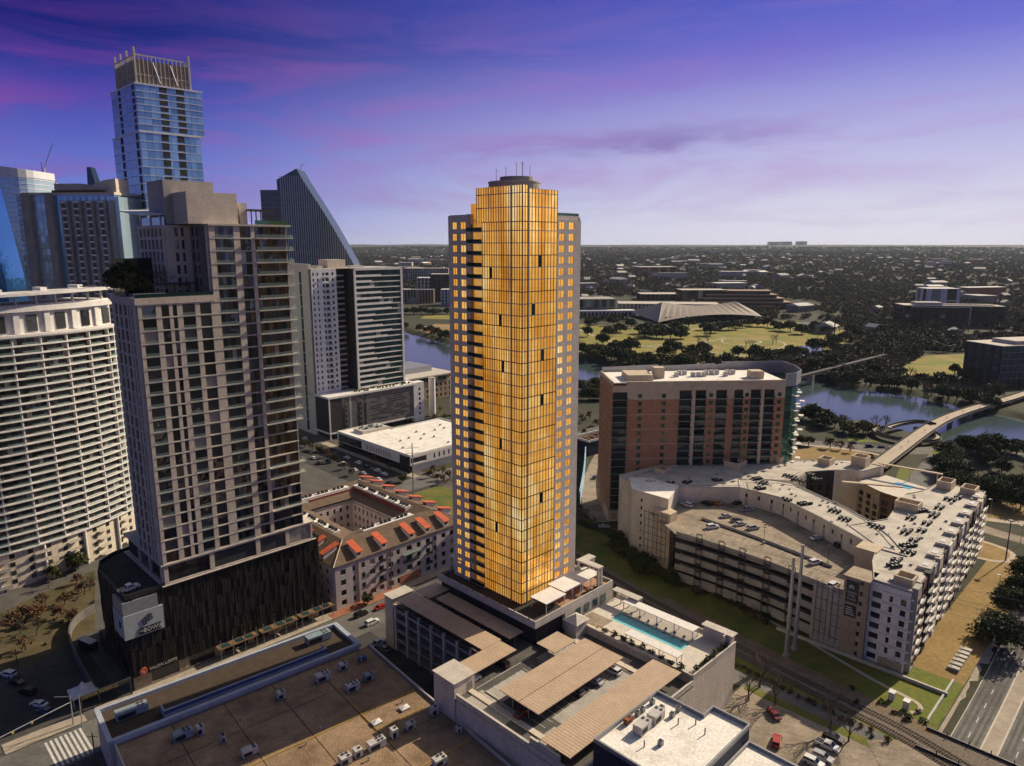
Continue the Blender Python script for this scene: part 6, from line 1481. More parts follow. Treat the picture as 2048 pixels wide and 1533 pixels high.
    # on the horizon
    for (x, w, lb) in ((5520, 200, 'leftmost of three dark office blocks on the horizon'), (5780, 215, 'middle and widest dark office block on the horizon'), (6125, 190, 'rightmost dark office block standing alone on the horizon')):
        block('office_tower', lb, 'office', x, 15500, 0, w, 150, 70, 'grey_metal', 'charcoal_wall', 6, 3, 'window_dark', 6, 'office blocks on the horizon')
far_blocks()
def pedestrian_bridge():
    T = thing('pedestrian_bridge', 'pale curving pedestrian bridge with a looped ramp over the river', 'bridge', (0, 0, 0))
    dz = lambda x, y: 4.0
    main = smooth_line([(212.4, 396.2), (244.3, 431.2), (286.0, 476.7), (318.9, 509.9), (364.9, 546.0), (407.3, 573.5), (451.2, 606.0)], 3)
    up = smooth_line([(301.2, 492.1), (297.8, 503.8), (278.5, 494.9), (265.4, 485.0)], 3)
    cx, cy = (271.3, 473.8); loop = [(cx+17*cos(q)*1.15, cy+13*sin(q)*1.5) for q in [pi*.62+2*pi*.82*k/40 for k in range(41)]]
    for nm, p, w, zf in (('deck', main, 9.5, dz), ('branch_deck', up, 4.2, dz), ('ramp_deck', loop, 3.6, lambda x, y: 2.6)):
        mb = MB(); ribbon_mb(mb, resample(p, 3), w, 0.0, zf=zf, thick=.9); mb.build(nm, 'path', T)
        for sg in (-1, 1):
            mb = MB(); ribbon_mb(mb, resample(p, 3), .25, 1.15, zf=zf, shift=sg*(w/2-.2), thick=1.1); mb.build('railing', 'dark_metal', T)
    for fq in (.42, .52, .62, .72, .82, .92):
        x, y = main[int(len(main)*fq)]
        MB().cyl((x, y), 1.5, -6.5, 3.2, 10, 2.2).build('pier', 'concrete', T)
    for k in range(0, 40, 8): MB().cyl(loop[k], .6, -4, 1.8, 8).build('pier', 'concrete', T)
pedestrian_bridge()
def rail_bridge():
    T = thing('railway_bridge', 'dark railway bridge crossing the river behind the brick condominium', 'bridge', (0, 0, 0))
    a, b = (245.6, 639.1), (425.0, 800.7); mb = MB(); ribbon_mb(mb, resample([a, b], 8), 5, 8, zf=flat, thick=3.0); mb.build('girder', 'charcoal_wall', T)
    for k in range(6): f = (k+.5)/6; MB().box((a[0]+(b[0]-a[0])*f, a[1]+(b[1]-a[1])*f, 0), (4, 6, 12), atan2(b[1]-a[1], b[0]-a[0])).build('pier', 'concrete_grey', T)
rail_bridge()
def rail_overpass():
    T = gthing('rail_overpass', 'railway overpass parapets where the track crosses the avenue', 'bridge', 196, 6)
    MB().b(-3.6, 6.4, -8, 34.6, -1.2, .12).build('deck', 'ballast', T)
    for x in (-3.6, 6.4): MB().b(x-.2, x+.2, -8, 36, -.4, .75).build('parapet', 'dark_metal', T); pieces(T, 'rail_post', 'dark_metal', [((x, -4+5*k, 1.2), (.2, .2, 1.0), 0) for k in range(8)])
    MB().b(-2, 5, 16.5, 18.2, -4.2, -1.2).build('pier', 'concrete', T)
    w = gthing('mural_wall', 'blue swirling mural on the retaining wall beside the avenue', 'wall', 205, 42.6); MB().b(0, 27.5, 0, .5, -4.2, .6).build('wall', 'concrete_light', w); MB().b(0, 27.5, -.06, -.005, -4.1, .5).build('mural', 'mural_blue', w)
    w = gthing('garden_wall', 'long low pale wall between the railway verge and the apartments', 'wall', 222.6, 42); MB().b(0, .5, 0, 52, 0, .9).build('wall', 'concrete_light', w); MB().b(-.1, .6, 0, 52, .9, 1.0).build('coping', 'concrete_light', w)
rail_overpass()
# ================================================================== VEGETATION
def leaf_quads(mb, c, r, n, size, rnd, flat_=.75):
    for _ in range(n):
        while True:
            p = Vector((rnd.uniform(-1, 1), rnd.uniform(-1, 1), rnd.uniform(-1, 1)))
            if .25 < p.length < 1: break
        p = Vector((c[0]+p.x*r, c[1]+p.y*r, c[2]+p.z*r*flat_)); s = size*rnd.uniform(.6, 1.3)
        u = Vector((rnd.gauss(0, 1), rnd.gauss(0, 1), rnd.gauss(0, .7))).normalized(); w = u.cross(Vector((rnd.gauss(0, 1), rnd.gauss(0, 1), rnd.gauss(0, 1)))).normalized()
        mb.add([p+u*s, p+w*s*.8, p-u*s, p-w*s*.8], [(0, 1, 2, 3)])
def oak(seed, H=9.0, R=6.0, clumps=34, per=44, leaf='leaf_oak', size=.56):
    rnd = random.Random(seed); tr = MB(); cr = MB()
    h0 = H*.26; tr.tube([(0, 0, -.3), (rnd.uniform(-.2, .2), rnd.uniform(-.2, .2), h0)], [.04*H, .028*H], 7)
    for k in range(clumps):
        a = rnd.uniform(0, 2*pi); e = rnd.uniform(-.15, 1); rr = sqrt(1-max(e, 0)**2)*rnd.uniform(.55, 1)
        p = (R*.78*rr*cos(a), R*.78*rr*sin(a), H*.46+H*.38*e*rnd.uniform(.7, 1)); cr_r = R*rnd.uniform(.24, .40)
        if k < 8: tr.tube([(0, 0, h0*.85), (p[0]*.45, p[1]*.45, h0+(p[2]-h0)*.55), p], [.024*H, .014*H, .005*H], 5)
        leaf_quads(cr, p, cr_r, per, size, rnd)
    return tr.mesh('trunk', 'bark'), cr.mesh('crown', leaf)
def bare(seed, H=9.0, depth=5, mat='twig', twigs='leaf_grey', haze_leaf=0):
    rnd = random.Random(seed); tr = MB(); cr = MB()
    def grow(p, d, L, r, k):
        q = p+d*L*.5+Vector((rnd.gauss(0, .05), rnd.gauss(0, .05), 0))*L; e = q+(d+Vector((rnd.gauss(0, .16), rnd.gauss(0, .16), rnd.gauss(.05, .08)))).normalized()*L*.5
        (tr if k < 2 else cr).tube([p, q, e], [r, r*.85, r*.66], 5 if k < 2 else 3, cap=False)
        if k == depth: return
        for i in range(rnd.choice((2, 3, 3)) if k else 4):
            a = rnd.uniform(0, 2*pi); sp = rnd.uniform(.35, .75)
            nd = (d+Vector((cos(a)*sp, sin(a)*sp, rnd.uniform(-.1, .25)))).normalized(); grow(e if i else q+(e-q)*rnd.uniform(.2, 1), nd, L*rnd.uniform(.6, .82), r*.6, k+1)
    grow(Vector((0, 0, -.3)), Vector((rnd.uniform(-.06, .06), rnd.uniform(-.06, .06), 1)).normalized(), H*.30, .028*H, 0)
    if haze_leaf:
        for v in list(cr.v)[::9]: leaf_quads(cr, v, .6, haze_leaf, .18, rnd)
    return tr.mesh('trunk', mat), cr.mesh('crown', mat if not haze_leaf else twigs)
def shrub(seed, leaf, R=1.4, n=120, size=.26):
    rnd = random.Random(seed); cr = MB(); tr = MB()
    for k in range(7):
        p = (rnd.uniform(-.6, .6)*R, rnd.uniform(-.6, .6)*R, rnd.uniform(.25, .95)*R); leaf_quads(cr, p, R*.5, n//7, size, rnd); tr.tube([(0, 0, 0), p], [.05, .02], 4)
    return tr.mesh('stem', 'bark'), cr.mesh('foliage', leaf)
PROT = {
    'oak': [oak(1), oak(2, 8, 6.6), oak(3, 10, 5.6), oak(4, 8.5, 6, leaf='leaf_mid')],
    'bigoak': [oak(11, 12, 8.5, 60, 70, 'leaf_oak', .42), oak(12, 11, 9, 60, 70, 'leaf_oak', .42)],
    'mid': [oak(21, 8, 4.5, 24, 38, 'leaf_mid'), oak(22, 9, 4.2, 24, 38, 'leaf_mid')],
    'brown': [oak(31, 7, 4.2, 16, 26, 'leaf_brown', .42), oak(32, 8, 4.6, 16, 22, 'leaf_brown', .42)],
    'yellow': [oak(41, 7, 3.8, 15, 24, 'leaf_yellow', .4)],
    'grey': [bare(51, 11, 4, 'twig', 'leaf_grey', 2), bare(52, 12, 4, 'twig', 'leaf_grey', 2), bare(53, 10, 4, 'twig', 'leaf_grey', 3)],
    'bare': [bare(61, 9, 5), bare(62, 9, 5), bare(63, 8, 5)],
    'shrub': [shrub(71, 'leaf_mid'), shrub(72, 'leaf_oak'), shrub(73, 'leaf_mid')], 'brownshrub': [shrub(74, 'leaf_brown'), shrub(75, 'leaf_grey')]}
TR = random.Random(77)
def tree(kind, p, label, group=None, s=1.0, z=None, cat=None, name=None):
    ms = TR.choice(PROT[kind]); x, y = p[:2]; zz = gz(x, y) if z is None else z
    r = thing(name or {'shrub': 'shrub', 'brownshrub': 'shrub', 'bare': 'bare_tree', 'grey': 'bare_tree'}.get(kind, 'oak_tree' if 'oak' in kind else 'tree'), label, cat or ('shrub' if 'shrub' in kind else 'tree'), (x, y, zz), TR.uniform(0, 6.28), group)
    sc = s*TR.uniform(.86, 1.14); r.scale = (sc*TR.uniform(.92, 1.1), sc*TR.uniform(.92, 1.1), sc*TR.uniform(.9, 1.1))
    for m in ms:
        o = D.objects.new(m.name.split('.')[0], m); COL.objects.link(o); o.parent = r
    return r
# --- the riverside park, tree by tree
PARK = [(108.9, 1018.3), (141.4, 1029.7), (162.8, 1065.8), (189.1, 1124.7), (189.3, 1053.5), (188.7, 1001.5), (202.6, 1018.3), (219.3, 1047.4), (224.8, 1001.5), (238.5, 996.0), (251.4, 1091.2), (280.4, 1124.7), (306.0, 1065.8), (299.4, 1097.7), (335.1, 1097.7), (348.0, 1104.3), (389.8, 1160.2), (397.2, 1145.7), (413.4, 1145.7), (417.8, 1124.7),
        (423.9, 1078.3), (428.3, 1047.4), (142.0, 884.5), (145.4, 859.3), (127.7, 863.5), (118.8, 925.1), (198.6, 884.5), (182.6, 835.5), (197.4, 851.3), (220.6, 835.5), (231.3, 851.3), (205.2, 809.3), (264.0, 820.3), (277.1, 798.5), (284.9, 788.0), (308.0, 812.9), (327.4, 824.1), (341.0, 831.7), (369.0, 863.5), (392.2, 888.9), (201.1, 1029.7), (206.1, 1007.0), (212.4, 996.0), (202.7, 1053.5), (324.6, 1104.3), (368.4, 1131.6), (288.6, 1029.7), (254.1, 1053.5), (470.2, 1053.5), (427.0, 934.7), (462.0, 1078.3), (503.8, 1053.5), (460.1, 974.7), (489.2, 1007.0), (413.4, 1091.2), (124.7, 1131.6), (141.8, 1175.1), (165.4, 1160.2)]
for p in PARK: tree('oak', p, 'dark green live oak standing on the riverside park lawn', 'live oaks on the park lawn', 1.8)
for p in ((244.2, 925.1), (259.9, 934.7), (291.5, 880.2), (295.0, 871.8), (345.5, 934.7), (353.7, 944.4)): tree('bare', p, 'leafless tree standing by the spiral path in the park', 'leafless park trees', 1.9)
r2 = random.Random(5)
def onseg(a, b, f, w): return (a[0]+(b[0]-a[0])*f+r2.uniform(-w, w), a[1]+(b[1]-a[1])*f+r2.uniform(-w, w))
def line(pts, n, w, kinds, label, group, s):
    for k in range(n):
        q = k/n*(len(pts)-1); i = int(q); p = onseg(pts[i], pts[i+1], q-i, w)
        if inpoly(p[0], p[1], WATER): continue
        tree(r2.choice(kinds), p, label, group, s)
line([(76.6, 855.3), (103.3, 824.1), (129.3, 767.9), (149.4, 758.1), (179.6, 748.6), (203.1, 736.3), (238.0, 730.3), (290.2, 730.3), (324.1, 736.3)], 130, 17, ['oak', 'oak', 'mid', 'brown', 'grey'], 'tree in the dense belt along the far river bank', 'trees along the far river bank', 1.75)
line([(-170.1, 1104.3), (-129.7, 1053.5), (-81.4, 964.4)], 22, 10, ['oak', 'mid', 'brown', 'yellow'], 'riverbank tree beyond the water, left of the golden tower', 'bank trees left of the golden tower', 1.5)
line([(-209.6, 1366.8), (-164.9, 1346.9), (-114.4, 1366.8)], 16, 12, ['oak', 'mid'], 'tree along the far riverside road, left of the golden tower', 'road trees left of the golden tower', 1.6)
line([(215.6, 526.1), (226.8, 507.7), (238.3, 485.0), (246.7, 477.0)], 18, 7, ['oak', 'oak', 'grey', 'mid'], 'tree on the near bank between the brick condominium and the loop ramp', 'near bank trees', 1.25)
for p, k, s in (((231.0, 504.7), 'bigoak', 1.1), ((226.3, 519.8), 'oak', 1.5), ((236.3, 496.1), 'grey', 1.2), ((258.7, 490.5), 'bare', 1.9), ((266.5, 493.3), 'bare', 2.0), ((249.3, 482.3), 'brown', 1.1), ((190.8, 454.3), 'mid', 1.0), ((195.5, 452.0), 'mid', .9), ((207.6, 447.3), 'brown', 1.0), ((212.0, 442.6), 'brown', .9), ((215.9, 437.0), 'yellow', .8), ((218.1, 415.7), 'brown', .8), ((214.1, 418.8), 'brown', .7)): tree(k, p, 'small tree between the river road and the loop ramp', 'trees beside the river road', s)
line([(263.8, 420.9), (253.5, 393.6), (246.2, 370.2), (243.2, 350.8), (251.3, 343.6)], 12, 6, ['bigoak', 'bigoak', 'oak'], 'large dark oak behind the right end of the apartments', 'large oaks behind the apartments', .95)
line([(289.6, 442.6), (305.3, 437.0), (323.0, 426.1)], 12, 7, ['bigoak', 'oak', 'mid'], 'oak beside the road along the right river bank', 'oaks along the right river bank', 1.0)
line([(285.1, 415.7), (287.4, 401.0), (292.1, 382.9)], 10, 6, ['grey', 'brown', 'oak'], 'half-bare tree in the thicket at the right edge', 'thicket at the right edge', 1.1)
for p in ((238.0, 350.8), (249.7, 345.0), (254.0, 336.6), (269.3, 362.2), (254.7, 358.4)): tree('bigoak', p, 'round dark oak on the lawn right of the apartment complex', 'oaks on the right lawn', .95)
for p, lb in (((163.7, 217.5), 'lone dark oak casting a round shadow across the avenue sidewalk'), ((179.6, 235.3), 'dark oak beside the avenue, second from the lone shaded one'), ((191.8, 246.4), 'dark oak cut by the right edge beside the avenue'), ((201.9, 256.8), 'farthest dark oak beside the avenue at the right edge')): tree('bigoak', p, lb, None, .93)
# woods on the right bank
for k in range(330):
    x, y = r2.uniform(330, 980), r2.uniform(600, 1180)
    if inpoly(x, y, WATER) or x/y < .43 or x/y > .80 or inpoly(x, y, [(420.0, 758.1), (493.4, 839.4), (560.2, 855.3), (506.5, 758.1), (438.2, 707.2), (391.7, 696.2)]): continue
    if 455 < x < 560 and 640 < y < 740: continue
    tree(r2.choice(['grey', 'grey', 'grey', 'oak', 'mid', 'yellow' if k % 9 == 0 else 'grey']), (x, y), 'tree in the grey winter wood on the right river bank', 'winter wood on the right bank', 1.5)
line([(298.0, 675.1), (321.2, 662.6), (358.4, 643.4), (374.6, 593.7), (394.0, 565.1)], 60, 9, ['grey', 'oak', 'oak', 'brown', 'grey'], 'tree at the water edge on the far right bank', 'trees at the far right water edge', 1.3)
# left of the brick tower, around the ramp, the railway thicket
for p in ((63.4, 625.2), (71.1, 614.4), (75.3, 593.7), (65.9, 593.7), (78.2, 636.5), (81.3, 614.4)): tree('bigoak', p, 'dark tree between the golden tower and the brick condominium', 'dark trees beside the brick condominium', 1.0)
for p in ((52.6, 515.2), (59.4, 526.1), (62.6, 504.7), (50.9, 479.6)): tree('brown', p, 'brownish low tree by the ramp left of the brick condominium', 'low trees by the ramp', .8)
line([(33.8, 322.2), (38.0, 316.0), (35.9, 312.4)], 5, 3, ['mid', 'grey'], 'shrubby tree at the bottom of the ramp', 'shrubby trees below the ramp', .7)
line([(44.8, 297.1), (49.6, 279.2), (55.4, 265.3), (63.5, 256.8)], 24, 4, ['mid', 'oak', 'mid', 'brown'], 'dark shrubby tree in the thicket below the curved deck', 'thicket below the curved deck', .62)
line([(63.3, 255.9), (78.9, 243.0), (92.5, 224.4)], 16, 2.5, ['shrub', 'brownshrub'], 'low shrub along the foot of the curved parking deck', 'shrubs below the curved deck', 1.4)
line([(121.7, 201.7), (139.4, 220.6), (162.7, 246.8), (185.1, 272.1)], 26, 2.0, ['brown', 'brownshrub', 'grey'], 'leafless brown shrub along the street front of the apartments', 'brown shrubs along the apartment front', .62)
line([(70.3, 203.0), (80.2, 191.4), (90.1, 179.8), (100.1, 166.5)], 26, 1.0, ['shrub', 'brownshrub'], 'scrubby bush between the lane and the railway', 'scrub beside the railway', .75)
line([(99.5, 187.8), (108.8, 177.7), (115.2, 176.6)], 8, 3, ['shrub'], 'green bush on the grassy corner by the mural wall', 'bushes by the mural wall', .8)
for p, lb in (((68.6, 185.0), 'big leafless tree at the near corner of the car park'), ((75.7, 183.2), 'slim leafless tree by the lane, second from the garage wall'), ((86.6, 171.8), 'spreading leafless tree behind the parked pickup'), ((89.8, 167.8), 'leafless tree nearest the concrete apron'), ((74.2, 191.4), 'leafless tree beside the pool wall')): tree('bare', p, lb, None, 1.45)
# streets on the left
for k, p in enumerate(((-122.6, 437.0), (-115.1, 426.1), (-129.0, 442.6), (-108.5, 415.7), (-98.4, 401.0), (-91.5, 389.9), (-135.5, 448.4), (-71.9, 401.0), (-85.0, 415.7), (-61.1, 378.6))): tree('brown' if k % 3 else 'mid', p, 'small brown street tree in the parking street', 'street trees in the parking street', .68)
for p in ((-46.7, 387.3), (-41.8, 381.1), (-37.7, 376.0), (-35.0, 382.9), (-40.0, 391.7), (-45.4, 396.3)): tree('brown', p, 'russet bush on the lawn corner left of the golden tower', 'russet bushes on the corner lawn', .75)
for p in ((-57.0, 547.5), (-51.0, 526.1), (-57.6, 522.9)): tree('yellow', p, 'rusty tree at the foot of the white stacks', 'rusty trees by the stacks', .85)
tree('bare', (-54.3, 240.4), 'street tree before the brick sidewalk of the pink apartments', None, .7); tree('mid', (-53.3, 241.8), 'leafy street tree in front of the pink apartments', None, .62)
tree('grey', (-30.3, 279.2), 'thin tree at the right end of the pink apartments', None, .7)
for k in range(34):
    x, y = onseg((-164.2, 211.5), (-164.0, 252.7), r2.random(), 10); tree(r2.choice(['brownshrub', 'grey', 'shrub', 'brown']), (x, y), 'scrub on the bank behind the black podium', 'scrub on the bank behind the podium', r2.uniform(.5, .8))
line([(-180.6, 254.7), (-178.9, 274.4), (-176.8, 297.1)], 12, 3, ['mid', 'shrub', 'grey'], 'garden tree at the foot of the white curved tower', 'garden trees below the curved tower', .8)
for k, (s, t) in enumerate(((67, 223), (68.5, 229), (75.5, 231), (79, 226))): tree(('oak', 'oak', 'bare', 'bare')[k], xy(s, t), ['dark roof garden tree at the left corner of the beige tower', 'second dark tree in the roof garden of the beige tower', 'leafless tree in the roof garden near the pergola', 'leafless tree against the high part of the beige tower'][k], None, 1.0, 115.5)
for k in range(9): tree('shrub', xy(154.3+r2.uniform(-.3, .3), 90+3.2*k), 'shrub in the long planter along the edge of the pool terrace', 'shrubs along the pool planter', .85, 18.4)
for k in range(7): tree('shrub', xy(157+2.4*k, 86.9), 'shrub in the planter by the outer wall of the pool terrace', 'shrubs by the pool wall', .9, 18.3)
for k in range(6): tree('shrub', xy(161+1.6*k, 128.5), 'clipped plant on the tower terrace parapet', 'plants on the tower terrace', .55, 23)
# --- far woods: one mass
def far_forest():
    rnd = random.Random(3); verts = []; sc = []
    hole = [[(111.5, 1255.2), (202.0, 1213.9), (245.4, 1175.1), (426.8, 1272.6), (544.9, 1255.2), (533.6, 1053.5), (373.9, 839.4), (311.7, 816.6), (242.4, 761.3), (197.8, 736.3), (149.4, 758.1), (124.5, 809.3), (74.3, 827.9)], [(411.5, 742.4), (499.4, 855.3), (573.8, 871.8), (503.1, 748.6), (425.2, 685.5), (383.5, 685.5)], [(-163.3, 1029.7), (-291.7, 1859.5), (-122.4, 1859.5), (-62.3, 934.7)]]
    disc = [(330, 1250, 130), (180, 1390, 110), (320, 1500, 130), (470, 1580, 110), (320, 1650, 100), (560, 1600, 130), (720, 1190, 85), (790, 1340, 60), (480, 690, 50), (520, 2760, 110), (-200, 1640, 110), (-230, 1850, 120), (700, 1080, 60), (-120, 1600, 70)]
    N_ = 0
    while N_ < 46000:
        d = 620*math.exp(rnd.random()**.88*math.log(11500/620)); a = rnd.uniform(-.42, .80) if d < 2500 else rnd.uniform(-.75, .80)
        x, y = d*sin(a), d*cos(a)
        if y < 600 or (y < 830 and x < 260) or (x < 60 and y < 1150 and y < 1150-.3*(x+200)): continue
        if inpoly(x, y, WATER) or any(inpoly(x, y, h) for h in hole) or any((x-p)**2+(y-q)**2 < r*r for p, q, r in disc): continue
        if any((x-hx)**2+(y-hy)**2 < hr*hr for hx, hy, hr in HOUSES if abs(hy-y) < 60): continue
        if mnoise.noise((x/140, y/140, 0)) < -.42 and d < 4000: continue
        z = gz(x, y); verts.append((x, y, z-.4)); sc.append(rnd.uniform(.75, 1.25)*(5.2+min(d, 9000)/900)); N_ += 1
    me = D.meshes.new('woodland'); me.from_pydata(verts, [], []); at = me.attributes.new('size', 'FLOAT', 'POINT'); at.data.foreach_set('value', sc)
    o = D.objects.new('woodland', me); COL.objects.link(o); o['kind'] = 'stuff'; o['label'] = 'wooded suburbs reaching to the horizon'
    coll = D.collections.new('woodland_kinds')
    for sd, lf in ((1, 'leaf_far'), (2, 'leaf_far'), (3, 'leaf_far'), (4, 'leaf_far'), (5, 'leaf_grey'), (6, 'leaf_oak'), (7, 'leaf_far')):
        rr = random.Random(sd); mb = MB(); mb.cyl((0, 0), .05, -.2, .6, 4)
        for k in range(11):
            a = rr.uniform(0, 6.28); q = rr.uniform(.1, .7); leaf_quads(mb, (q*cos(a), q*sin(a), .55+.5*(1-q)*rr.random()), .42, 11, .17, rr)
        c = D.objects.new('woodland_kind', mb.mesh('woodland_kind', lf)); coll.objects.link(c)
    ng = D.node_groups.new('scatter', 'GeometryNodeTree'); ng.interface.new_socket('Geometry', in_out='INPUT', socket_type='NodeSocketGeometry'); ng.interface.new_socket('Geometry', in_out='OUTPUT', socket_type='NodeSocketGeometry')
    gi = ng.nodes.new('NodeGroupInput'); go = ng.nodes.new('NodeGroupOutput'); ip = ng.nodes.new('GeometryNodeInstanceOnPoints'); ci = ng.nodes.new('GeometryNodeCollectionInfo')
    ci.inputs[0].default_value = coll; ci.inputs['Separate Children'].default_value = True; ci.inputs['Reset Children'].default_value = True
    na = ng.nodes.new('GeometryNodeInputNamedAttribute'); na.data_type = 'FLOAT'; na.inputs[0].default_value = 'size'
    rv = ng.nodes.new('FunctionNodeRandomValue'); rv.data_type = 'FLOAT_VECTOR'; rv.inputs[1].default_value = (.1, .1, 6.28)
    l = ng.links.new; l(gi.outputs[0], ip.inputs['Points']); l(ci.outputs[0], ip.inputs['Instance']); ip.inputs['Pick Instance'].default_value = True
    l(rv.outputs[0], ip.inputs['Rotation']); l(na.outputs[0], ip.inputs['Scale']); l(ip.outputs[0], go.inputs[0])
    md = o.modifiers.new('scatter', 'NODES'); md.node_group = ng
# --- houses among the far trees
HOUSES = []
def houses():
    rnd = random.Random(12); roofs = ['far_roof', 'far_roof', 'far_roof', 'concrete_grey', 'tan_roof', 'white_roof', 'shingle']
    pro = []
    for k in range(6):
        w, d, h, hr = rnd.uniform(14, 26), rnd.uniform(10, 14), rnd.uniform(6, 8.5), rnd.uniform(2, 4); mw = MB().b(-w/2, w/2, -d/2, d/2, 0, h).mesh('wall', 'far_wall'); e = 1.0
        mr = MB().add([(-w/2-e, -d/2-e, h-.3), (w/2+e, -d/2-e, h-.3), (w/2+e, d/2+e, h-.3), (-w/2-e, d/2+e, h-.3), (-w/2, 0, h+hr), (w/2, 0, h+hr)], [(0, 1, 5, 4), (2, 3, 4, 5), (1, 2, 5), (3, 0, 4)]).mesh('roof', roofs[k])
        wi = MB()
        for q in range(3): wi.b(-w*.35+q*w*.3, -w*.35+q*w*.3+1.8, -d/2-.08, -d/2+.05, 2, 4)
        pro.append((mw, mr, wi.mesh('windows', 'window_dark')))
    n = 0
    while n < 190:
        d = 1150*math.exp(rnd.random()*math.log(6500/1150)); a = rnd.uniform(-.25, .66); x, y = d*sin(a), d*cos(a)
        if any(abs(x-p)+abs(y-q) < r+60 for p, q, r in ((330, 1250, 110), (180, 1390, 100), (320, 1500, 130), (470, 1580, 110), (560, 1600, 120), (720, 1190, 90), (780, 1330, 60))) or inpoly(x, y, WATER) or (x < 420 and y < 1500): continue
        big = rnd.random() < .22; sc = (1.9 if big else 1.0)*(1+d/9000)
        T = thing('house', 'far-off house with a pale roof showing among the dark trees' if not big else 'larger far-off building with a pale roof among the trees', 'house', (x, y, gz(x, y)), rnd.uniform(0, pi), 'far houses among the trees' if not big else 'larger far buildings among the trees')
        T.scale = (sc, sc, (1.15 if not big else 1.5)*(1+d/12000))
        for m in rnd.choice(pro): o = D.objects.new(m.name.split('.')[0], m); COL.objects.link(o); o.parent = T; 
        HOUSES.append((x-8*sin(a)*sc, y-8*cos(a)*sc, (11 if not big else 20)*sc)); n += 1
    # flat-roofed larger buildings further out
    for k in range(46):
        d = 1800*math.exp(rnd.random()*math.log(9500/1800)); a = rnd.uniform(-.22, .64); x, y = d*sin(a), d*cos(a)
        w, dd, h = rnd.uniform(40, 120), rnd.uniform(25, 50), rnd.uniform(11, 20)+d/700
        T = thing('commercial_building', 'wide flat pale-roofed building far off in the wooded suburbs', 'building', (x, y, gz(x, y)), rnd.uniform(-.3, .3), 'wide far buildings in the suburbs')
        MB().b(-w/2, w/2, -dd/2, dd/2, 0, h).build('wall', rnd.choice(['far_wall', 'concrete_light', 'orange_brick', 'far_wall', 'far_wall']), T); MB().b(-w/2-1, w/2+1, -dd/2-1, dd/2+1, h, h+1.5).build('roof', rnd.choice(['far_roof', 'white_roof', 'far_roof']), T)
        HOUSES.append((x-12*sin(a), y-12*cos(a)-dd/2, w*.45))
houses()
far_forest()
